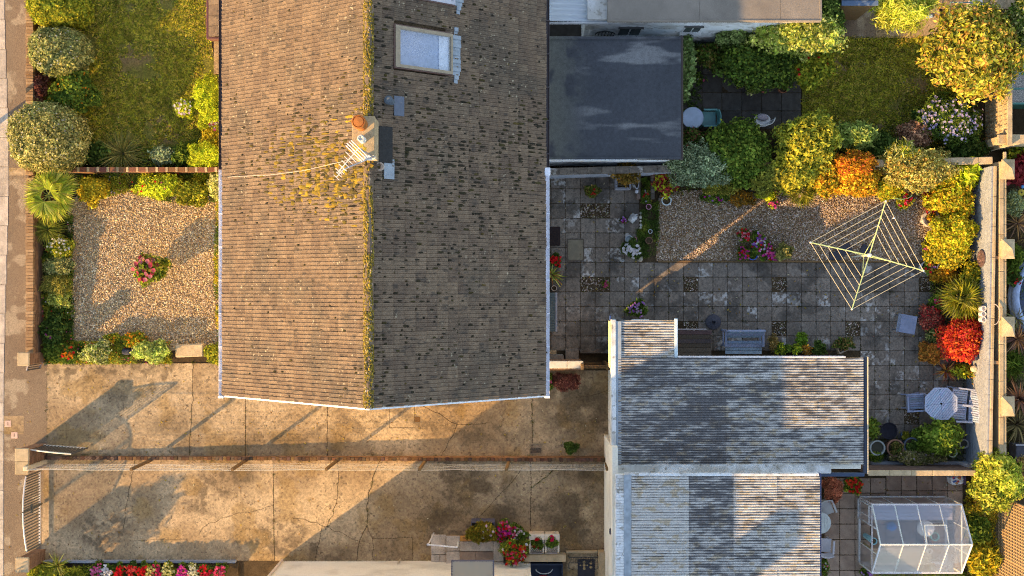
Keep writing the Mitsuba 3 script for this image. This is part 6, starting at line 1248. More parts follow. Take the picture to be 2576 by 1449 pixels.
# gravel garden borders
cover('dense mixed planting between the pavement wall and the gravel', [(112, 560), (186, 540), (190, 900), (112, 905)], 15000, .3, DG + GR_ + YG, (.06, .035), flowers=(80, .022, [red, white_, org, pink]))
cover('flowery mixed planting along the driveway side of the gravel garden', [(112, 862), (200, 858), (430, 860), (436, 914), (112, 914)], 12000, .26, GR_ + YG + [(0.32, 0.352, 0.075)], (.055, .032), flowers=(120, .022, [org, red, yel, pink]))
cover('mixed planting below the dividing wall', [(192, 436), (562, 436), (562, 508), (420, 508), (330, 484), (205, 510)], 13000, .28, YG + GR_ + LI, (.06, .03), flowers=(60, .02, [pink, red, lilac]))
cover('narrow strip of low plants along the house front', [(546, 500), (564, 500), (564, 915), (535, 915), (550, 860), (540, 700)], 5200, .2, YG + GO + GR_, (.055, .03), flowers=(12, .02, [white_, org]))
for nm, lab, ct, u, v, ru, rv, h, pal, kw in (
    ('golden_shrub', 'drooping golden leaved shrub at the corner of the gravel beside the palm', 'shrub', 240, 484, 34, 36, .7, GO, dict(leaf=(.06, .035), lobes=8)),
    ('leafy_plant', 'bright lime mound with pink flowers below the middle of the dividing wall', 'plant', 400, 468, 54, 30, .55, LI, dict(leaf=(.06, .03), flowers=(16, .028, [pink, red]))),
    ('leafy_plant', 'yellow green mound between the lime mound and the house', 'plant', 482, 486, 46, 30, .55, YG, dict(leaf=(.06, .035))),
    ('leafy_plant', 'pale cream variegated plant against the house below the dividing wall', 'plant', 546, 462, 20, 34, .6, [(0.62, 0.608, 0.25), (0.384, 0.416, 0.125), (0.62, 0.62, 0.375)], dict(leaf=(.06, .035))),
    ('flowering_plant', 'pale cream flowered bush near the drooping grass by the pavement wall', 'flower', 152, 620, 32, 28, .5, YG, dict(leaf=(.055, .03), flowers=(40, .028, [(.7, .66, .45), white_]))),
    ('leafy_plant', 'grey yellow tufted plant in the bed beside the pavement wall', 'plant', 150, 668, 34, 24, .45, GG, dict(leaf=(.06, .03))),
    ('feathery_plant', 'feathery dull gold clump half way along the pavement wall bed', 'plant', 142, 716, 34, 26, .45, [(0.32, 0.288, 0.075), (0.208, 0.224, 0.05), (0.432, 0.384, 0.125)], dict(leaf=(.09, .012), dens=2.0)),
    ('leafy_plant', 'round pale yellow leaved plant in the pavement wall bed, beside the feathery clump', 'plant', 150, 754, 26, 20, .4, [(0.48, 0.48, 0.15), (0.32, 0.368, 0.0875)], dict(leaf=(.06, .035))),
    ('leafy_plant', 'dark green leafy clump with a magenta bloom near the gate pillar', 'plant', 138, 836, 32, 40, .4, DG, dict(leaf=(.09, .05), flowers=(4, .05, [mag]))),
    ('leafy_plant', 'fresh green clump by the capped gate pillar', 'plant', 142, 884, 30, 24, .4, GR_, dict(leaf=(.08, .045))),
    ('bedding_plant', 'cluster of bright red bedding flowers at the corner by the gate pillar', 'flower', 178, 888, 24, 18, .35, GR_, dict(leaf=(.05, .03), flowers=(44, .03, [red, org]))),
    ('variegated_shrub', 'mounded pale variegated shrub on the driveway side, nearer the gate pillar', 'shrub', 250, 886, 38, 28, .6, [(0.576, 0.576, 0.25), (0.32, 0.384, 0.125), (0.62, 0.62, 0.375), (0.16, 0.224, 0.0625)], dict(leaf=(.055, .035), lobes=6)),
    ('variegated_shrub', 'mounded pale green variegated shrub on the driveway side, nearer the flat stone', 'shrub', 388, 884, 44, 28, .6, [(0.416, 0.512, 0.15), (0.256, 0.352, 0.1), (0.576, 0.62, 0.25)], dict(leaf=(.055, .035), lobes=6)),
    ('bedding_plant', 'clump of orange and yellow marigolds at the gravel edge', 'flower', 338, 856, 34, 18, .35, YG, dict(leaf=(.05, .03), flowers=(50, .024, [org, yel]))),
    ('bedding_plant', 'small yellow marigold clump beside the nearer variegated shrub', 'flower', 283, 853, 22, 12, .3, YG, dict(leaf=(.05, .03), flowers=(28, .024, [yel, org]))),
    ('leafy_plant', 'low green plant between the flat stone and the house', 'plant', 542, 888, 24, 24, .4, YG, dict(leaf=(.06, .035)))):
    shrub(nm, lab, ct, u, v, ru, rv, h, pal, **kw)
shrub('hydrangea', 'single round pink flowered hydrangea in the middle of the gravel', 'shrub', 380, 680, 37, 35, .85, GR_ + YG, (.08, .055), flowers=(46, .06, [(.6, .12, .16), (.65, .22, .28), (.5, .06, .1)]), lobes=9)
x, y, _ = at(476, 882, .3); put('flat_stone', rotz(box(x - M(35), x + M(34), y - M(16), y + M(16), .0, .3, .03), .04, (x, y, 0)), 'sandstone', label='flat pale rectangular stone among the border plants beside the driveway', cat_='stone')
for i, (u, v) in enumerate(((322, 884), (345, 878))): x, y, _ = at(u, v); put('dark_stone', rotz(box(x - .14, x + .14, y - .1, y + .1, 0, .2, .05), .5 * i, (x, y, 0)), "matte", (.07, .07, .085), label='dark slate stone among the marigolds' + (', nearer the pillar' if i == 0 else ', nearer the flat stone'), cat_='stone')

# near front garden: bedding row, yucca, the tall shrub whose shadow lies on the driveway
put('flower_bed_edging', box(X(108, .16), X(592, .16), Y(1417, .16), Y(1411, .16), 0, .16, .01), 'blockwork', label='concrete edging along the bedding flowers', cat_='edging')
put('flower_bed', box(X(80), X(600), -14, Y(1417), -.03, .05), 'soil', kind='structure', label='near flower bed')
for i, (u, cols, pal, lab) in enumerate(((247, [pink, (.7, .2, .4)], GR_, 'pink bedding flowers at the yucca end of the near row'), (273, [white_], GR_, 'white bedding flowers beside the first pink clump of the near row'), (301, [red], GR_, 'red bedding flowers right after the white clump of the near row'), (333, [red, (.7, .1, .08)], DG, 'bright red bedding flowers in the middle of the red stretch of the near row'),
    (362, [red], GR_, 'red bedding flowers before the yellow green clump of the near row'), (380, [(.6, .55, .2)], YG, 'pale yellow green bedding clump between red flowers in the near row'), (396, [(.6, .03, .12)], GR_, 'narrow crimson clump between two yellow clumps in the near row'), (424, [(.6, .58, .25)], YG, 'wide yellow leaved bedding clump in the near row'),
    (463, [pink, mag], GR_, 'magenta pink bedding flowers in the near row'), (488, [(.7, .68, .5)], GG, 'pale cream leaved bedding clump in the near row'), (520, [(.65, .04, .1), red], GR_, 'crimson bedding flowers near the house end of the row'), (556, [(.68, .06, .14), pink], GR_, 'pinkish red bedding flowers at the house end of the near row'))):
    shrub('bedding_plant', lab, 'flower', u, 1436, 17, 22, .34, pal, (.05, .03), flowers=(60, .03, cols), z0=.05, stem=3, lobes=6)
cover('low green leaves in the near corner bed', [(80, 1425), (230, 1420), (232, 1500), (80, 1500)], 6000, .35, GR_ + YG, (.07, .035), z=.05)
strap('yucca', 'spiky yellow green yucca between the gate pillar and the bedding flowers', 'yucca', 148, 1420, .55, 60, [(0.48, 0.448, 0.075), (0.32, 0.352, 0.0625), (0.62, 0.544, 0.15)], .05, .25, .5)
shrub('leafy_plant', 'bushy green plant beside the near gate pillar', 'plant', 112, 1440, 34, 24, .6, YG, (.06, .035))
k, c, P = shrub('tall_shrub', 'tall loose shrub just outside the near corner whose shadow lies on the driveway', 'shrub', -25, 1560, 74, 66, 2.4, GR_, (.2, .05), dens=.5, lobes=26, lob=.26, shell=.9, z0=0.0, stem=14)
shrub('low_hedge', 'low hedge outside the near edge along the flower bed', 'hedge', 240, 1510, 190, 35, .75, GR_, (.07, .04), dens=1.6, lobes=14, nmax=9000)
# pots by the entrance
x, y, _ = at(1215, 1331, .3); k = thing('planter', 'dark trough with yellow green shrubs and a few white flowers on the landing edge', 'planter')
put('trough', cat([box(x - .36, x + .36, y - .27, y - .24, .0, .55), box(x - .36, x + .36, y + .24, y + .27, 0, .55), box(x - .36, x - .33, y - .24, y + .24, 0, .55), box(x + .33, x + .36, y - .24, y + .24, 0, .55)]), 'matte', (.08, .08, .12), parent=k); put('soil', box(x - .33, x + .33, y - .24, y + .24, .3, .48), 'soil', parent=k)
for dx in (-.18, .16):
    (m, C), P = crown((x + dx, y, .42), .27, .28, .6, [(.26, .22, .03), (.16, .17, .03), (.2, .14, .03)], .06, .03, lobes=7, nmax=3500, z0=0.0); put('shrub', m, 'leaf', C, parent=k)
    if dx > 0: bloom_on(k, P, (x + dx, y, .4), 7, .035, [white_, (.7, .5, .6)], .6)
pot('round pot full of magenta and red flowers beside the trough', 1273, 1334, 20, .4, (.1, .09, .1), 'flower_pot', 'flower pot', foliage=(28, .35, GR_), flowers=(90, .035, [mag, pink, red, (.65, .05, .2)]))
pot('pot of green foliage with pale flowers behind the red geranium pot', 1304, 1342, 14, .35, (.12, .12, .12), 'flower_pot', 'flower pot', foliage=(21, .4, GR_), flowers=(14, .035, [white_, (.7, .45, .55)]))
pot('large pot spilling red and white geraniums at the corner of the landing', 1297, 1380, 26, .5, (.05, .06, .06), 'flower_pot', 'flower pot', foliage=(34, .5, YG + GR_), flowers=(75, .04, [red, red, org, white_, (.65, .06, .15)]))
for i, (u, v) in enumerate(((1353, 1366), (1387, 1364))):
    c = at(u, v, .4); c[2] = .2; (m, C), P = crown(c, .17, .17, .34, GR_, .055, .035, lobes=5, nmax=1800, z0=0); k = 'planter_bench__box' if i == 0 else 'planter_bench__box_001'; put('foliage', m, 'leaf', C, parent=k)
    q = P[R.choice(len(P), 9 if i else 5)] + [0, 0, .05]; m, C = blooms(q, unit(R.normal(size=q.shape) * .4 + [0, 0, 1]), .06, [red, (.68, .02, .1)] if i else [red]); put('blossom', m, 'petal', C, parent=k)

# ================================================================ planting: side and back of the tiled house
shrub('burgundy_shrub', 'burgundy leaved low shrub at the back corner of the house by the driveway', 'shrub', 1420, 960, 36, 22, .6, BU, (.045, .025), dens=2.2)
shrub('flowering_plant', 'small green plant with orange flowers at the house corner beside the burgundy shrub', 'flower', 1383, 960, 11, 18, .5, GR_, (.05, .03), flowers=(10, .026, [org, pink]))
pot('small clipped conifer in a dark pot on the driveway near the drain grate', 1438, 1124, 10, .25, (.08, .09, .09), 'potted_conifer', 'potted plant', foliage=(16.5, .38, DG), leaf=(.035, .02))
pot('red geranium pot against the house wall beside the spiky cordyline', 1396, 656, 12, .3, (.14, .12, .13), 'flower_pot', 'flower pot', foliage=(17, .3, DG), flowers=(32, .036, [red]))
strap('cordyline', 'spiky yellow green striped cordyline against the house wall', 'plant', 1388, 690, .52, 46, [(0.544, 0.512, 0.125), (0.256, 0.32, 0.0625), (0.416, 0.16, 0.0625)], .04, .15, .7)
pot('tiny pale pot at the end of the ribbed bench', 1394, 725, 6.5, .2, (.6, .45, .36))
pot('pot of purple pansies beside the white dog statue', 1569, 553, 8.5, .2, (.28, .12, .08), 'flower_pot', 'flower pot', foliage=(8, .14, DG), flowers=(20, .024, [mag, mauve]))
pot('pot of white daisies on the paving beside the herb bed', 1588, 628, 17, .3, (.1, .1, .1), 'flower_pot', 'flower pot', foliage=(24, .3, DG), flowers=(34, .042, [white_]))
pot('clear pale glass bowl just behind the daisies', 1583, 602, 9.5, .16, (.42, .46, .5), 'bowl', 'bowl', fill=(.36, .4, .42), mat='paint')
pot('little pink pot touching the glass bowl', 1597.5, 601, 4.8, .14, (.6, .3, .34))
pot('plain pink plastic pot at the top of the herb bed', 1632, 520, 6.5, .2, (.62, .28, .42), mat='paint')
pot('white rimmed pot at the edge of the back gravel under the grey shrub', 1677, 504, 11.5, .3, (.62, .64, .66), mat='paint', rim=1.12)
pot('small white ringed saucer among the herb bed leaves', 1636, 582, 5, .16, (.66, .7, .74), mat='paint')
pot('plain terracotta pot sunk among the herb bed leaves', 1633, 605, 8.5, .18, (.24, .12, .09))
for i, (u, v, r, c) in enumerate(((1611, 651, .085, (.42, .37, .3)), (1612, 536, .045, (.4, .42, .32)), (1611, 547, .05, (.5, .48, .36)), (1611, 556, .035, (.55, .5, .4)), (1612, 566, .05, (.42, .42, .36)), (1611, 573, .04, (.46, .44, .38)))):
    m = trimesh.creation.icosphere(2, r); p = at(u, v); vv = np.array(m.vertices) * [1, 1.1, .7]; vv *= (1 + .25 * (meshkit.noise(vv * 14 + i) - .5))[:, None]
    put('cobble', (vv + [p[0], p[1], r * .55], np.array(m.faces)), 'matte', c, smooth=True, label=['large round pale cobble at the corner of the herb bed', 'pale cobble first in the line from the pink pot', 'pale cobble second in the line from the pink pot', 'smallest pale cobble in the middle of the line', 'pale cobble fourth in the line from the pink pot', 'pale cobble last in the line from the pink pot'][i], cat_='stone')
cover('short dark green herbs filling the narrow bed beside the gravel', [(1612, 530), (1655, 505), (1658, 590), (1652, 640), (1618, 652), (1606, 625), (1600, 575), (1614, 575)], 5200, .17, DG + GR_, (.07, .02), freq=3)
cover('small herbs and red flowers between the short brick walls', [(1612, 448), (1637, 448), (1637, 512), (1612, 512)], 1500, .3, GR_ + BR, (.06, .035), flowers=(7, .03, [red, lilac]))
shrub('coleus', 'lime and deep crimson leaved plant beside the grey shrub', 'plant', 1672, 458, 27, 34, .5, LI + [(0.352, 0.032, 0.0625), (0.256, 0.024, 0.05), (0.4, 0.048, 0.075)], (.09, .06))
x, y, _ = at(1568, 462, .4); k = thing('planter', 'grey stone trough holding a sparse orange brown maple by the garden wall', 'planter')
put('trough', cat([box(x - .24, x + .24, y - .17, y - .11, 0, .4, .01), box(x - .24, x + .24, y + .11, y + .17, 0, .4, .01), box(x - .24, x - .18, y - .11, y + .11, 0, .4), box(x + .18, x + .24, y - .11, y + .11, 0, .4)]), 'matte', (.26, .28, .3), parent=k); put('soil', box(x - .18, x + .18, y - .11, y + .11, .1, .34), 'soil', parent=k)
(m, C), P = crown((x + .02, y + .22, .3), .46, .3, .85, [(.3, .16, .04), (.2, .13, .03), (.14, .11, .03), (.34, .22, .06)], .06, .03, dens=.9, lobes=9, nmax=2600, z0=.2); put('maple', m, 'leaf', C, parent=k); stems(k, (x, y, .34), .4, .3, .7, 7)
shrub('flowering_plant', 'small ragged plant with one red flower on the paving near the garden wall', 'flower', 1489, 480, 20, 13, .3, GR_ + BR, (.055, .03), flowers=(5, .03, [red]))
shrub('flowering_plant', 'tiny pink flowers growing in the gravel inset nearest the ribbed bench', 'flower', 1524, 715, 7, 9, .15, GR_, (.04, .02), flowers=(12, .024, [pink]))
pot('bushy mauve flowered daisy pot beside the garage wall', 1601, 774, 15, .28, (.12, .12, .13), 'flower_pot', 'flower pot', foliage=(23, .36, DG + GR_), flowers=(34, .03, [mauve, (.6, .3, .6), (.66, .5, .66)]), leaf=(.06, .02))
# pots on the gravel
pot('round pot of scarlet flowers, on the gravel nearest the herb bed', 1871, 591, 11, .22, (.2, .2, .22), 'flower_pot', 'flower pot', foliage=(16, .22, GR_), flowers=(40, .032, [red, (.6, .03, .06), (.66, .3, .34)]))
pot('widest pot of mixed purple, white and green flowers on the gravel', 1908, 611, 15, .25, (.12, .12, .16), 'flower_pot', 'flower pot', foliage=(25, .28, GR_), flowers=(60, .032, [mauve, mag, white_, (.3, .1, .5), red]))
pot('sprawling pot of pink and red flowers behind the blue pot', 1868, 637, 10, .2, (.15, .14, .14), 'flower_pot', 'flower pot', foliage=(17, .2, GR_), flowers=(26, .03, [red, pink, mag]))
pot('bright blue glazed pot at the gravel edge', 1894, 642, 11.5, .26, (.03, .1, .55), foliage=(6, .12, GR_), mat='paint', rim=1.08, name='glazed_pot')
pot('pot crowded with hot pink and red flowers at the gravel edge', 1932, 638, 15, .24, (.1, .1, .1), 'flower_pot', 'flower pot', foliage=(22, .24, GR_), flowers=(80, .03, [(.7, .1, .3), mag, red, (.75, .35, .5)]))
pot('pot of pale yellow green leaves next to the hot pink flowers', 1967, 632, 12, .3, (.08, .09, .1), 'potted_plant', 'potted plant', foliage=(21, .36, [(.3, .28, .12), (.2, .2, .07), (.12, .14, .05)]), leaf=(.07, .04))
for i, (u, v, w, h) in enumerate(((2122, 629, 19, 14), (2101, 644, 15, 10), (2176, 628, 12, 11))):
    x, y, _ = at(u, v); put('slate_slab', rotz(box(x - M(w), x + M(w), y - M(h), y + M(h), .02, .06, .01), .5 - .5 * i, (x, y, 0)), 'matte', (.05, .055, .07), label=['largest dark slate slab on the gravel under the washing line', 'dark slate slab at the paving edge under the washing line', 'dark slate slab beside the washing line pole'][i], cat_='slab')
# trough planting behind the bench
k = thing('planter', 'narrow pale trough of small shrubs along the garage fascia', 'planter'); x0, x1, y0, y1 = X(1950, .3), X(2066, .3), Y(886, .3), Y(872, .3)
put('trough', cat([box(x0, x1, y1 - .025, y1, 0, .3), box(x0, x1, y0, y0 + .025, 0, .3), box(x0, x0 + .03, y0, y1, 0, .3), box(x1 - .03, x1, y0, y1, 0, .3)]), 'matte', (.3, .34, .38), parent=k); put('soil', box(x0 + .03, x1 - .03, y0 + .025, y1 - .025, .05, .25), 'soil', parent=k)
for u, r, pal in ((1962, 13, GR_ + LI), (1984, 9, GR_), (2003, 12, GR_ + LI), (2030, 11, BR + OR), (2062, 17, DG)):
    c = at(u, 878, .4); c[2] = .22; rr = M(r); (m, C), P = crown(c, rr, rr, .3, pal, .055, .03, lobes=5, nmax=1500, z0=0); put('shrublet', m, 'leaf', C, parent=k)
shrub('potted_shrub', 'small upright bright green shrub standing before the pale trough', 'shrub', 2015, 853, 12, 16, .45, [(0.192, 0.32, 0.0375), (0.144, 0.24, 0.0375)], (.06, .04))
shrub('twiggy_plant', 'bare twiggy brown plant at the end of the blue bench', 'plant', 1944, 863, 12, 22, .5, BR + [(0.416, 0.32, 0.15)], (.05, .02), dens=.7, stem=9)
k = thing('driftwood_frame', 'V shaped weathered timber edging around a dark plant near the garage corner', 'edging'); a, b, c = at(2102, 866, .12), at(2110, 889, .12), at(2133, 877, .12)
put('timber', obox(a, b, .05, .2, .01), 'matte', (.3, .22, .16), parent=k); put('timber', obox(b, c, .05, .2, .01), 'matte', (.34, .26, .2), parent=k)
shrub('low_plant', 'dark straggly plant inside the V shaped timber edging', 'plant', 2122, 864, 26, 16, .35, DG + BR, (.07, .03), dens=1.2)
# corner of pots beside the block wall
shrub('potted_shrub', 'leafy green shrub squeezed against the garage end gutter', 'shrub', 2194, 1076, 14, 21, .6, GR_, (.09, .05))
for lab, u, v, r, h, c, fo in (('wide empty pale rimmed tub nearest the garage corner', 2208, 1127, 18, .42, (.3, .33, .32), None), ('wide terracotta rimmed tub between two other tubs', 2253, 1127, 20.5, .42, (.22, .12, .08), (15, .14, BR + DG)), ('wide dark blue rimmed tub beside the terracotta tub', 2294, 1121, 19, .42, (.07, .09, .13), (12, .12, DG)),
    ('tall slim pale rimmed pot standing in front of the leafy potted shrub', 2397, 1139, 11, .4, (0.48, 0.56, 0.425), None), ('plain grey bucket at the foot of the block wall', 2426, 1117, 10.5, .35, (0.32, 0.352, 0.325), None)):
    pot(lab, u, v, r, h, c, 'plant_tub', 'tub', foliage=fo, fill=(.05, .055, .04) if fo is None else 'soil', rim=1.08)
k = thing('fire_pit', 'round black metal fire bowl on the paving behind the tubs', 'fire bowl'); x, y, _ = at(2236, 1084, .25); put('bowl', lathe([(0, .06), (.15, .08), (.24, .2), (.265, .27), (.25, .275), (.2, .2), (0, .12)], 28, (x, y, 0)), 'matte', (.02, .02, .022), parent=k, smooth=30)
for i in range(3): a = i * 2.09 + .5; put('leg', tube([(x + .15 * math.cos(a), y + .15 * math.sin(a), .12), (x + .2 * math.cos(a), y + .2 * math.sin(a), 0)], .014, 5), 'matte', (.02, .02, .02), parent=k)
put('handle', tube([(x, y + .27, .25), (x, y + .36, .26)], .012, 5), 'matte', (.03, .03, .03), parent=k)
pot('small yellow green plant in a blue pot beside the fire bowl', 2278, 1096, 9, .25, (.08, .13, .2), 'potted_plant', 'potted plant', foliage=(9.5, .18, [(.24, .22, .03), (.16, .18, .03)]))
pot('small round green plant in a dark pot between fire bowl and big potted shrub', 2303, 1089, 9, .25, (.06, .06, .07), 'potted_plant', 'potted plant', foliage=(13, .28, GR_), leaf=(.07, .04))
shrub('potted_shrub', 'large leafy green shrub in the corner of tubs near the octagonal table', 'shrub', 2369, 1095, 46, 40, 1.0, [(0.16, 0.24, 0.0375), (0.112, 0.176, 0.0312), (0.24, 0.304, 0.0625)], (.12, .055), lobes=12, dens=1.9)
shrub('potted_shrub', 'lower lobe of leafy green shrub close behind the dark blue tub', 'shrub', 2334, 1118, 24, 18, .7, [(0.16, 0.24, 0.0375), (0.112, 0.176, 0.0312)], (.1, .05), dens=1.9)
shrub('trailing_shrub', 'straggly grey brown flowering shrub trailing over the wall ledge', 'shrub', 2310, 1150, 62, 20, .6, [(0.256, 0.224, 0.125), (0.16, 0.16, 0.075), (0.224, 0.24, 0.0625), (0.384, 0.32, 0.225)], (.06, .03), dens=1.5, flowers=(14, .02, [(.6, .45, .35), (.5, .4, .5)]), lobes=10)
shrub('trailing_shrub', 'loose green sprigs leaning from behind the pale rimmed tub', 'shrub', 2200, 1147, 22, 12, .45, GR_, (.09, .03), dens=1.0)
cover('dark leafy litter under the tubs', [(2182, 1100), (2436, 1090), (2436, 1158), (2182, 1158)], 2600, .1, DG + BR, (.05, .025))
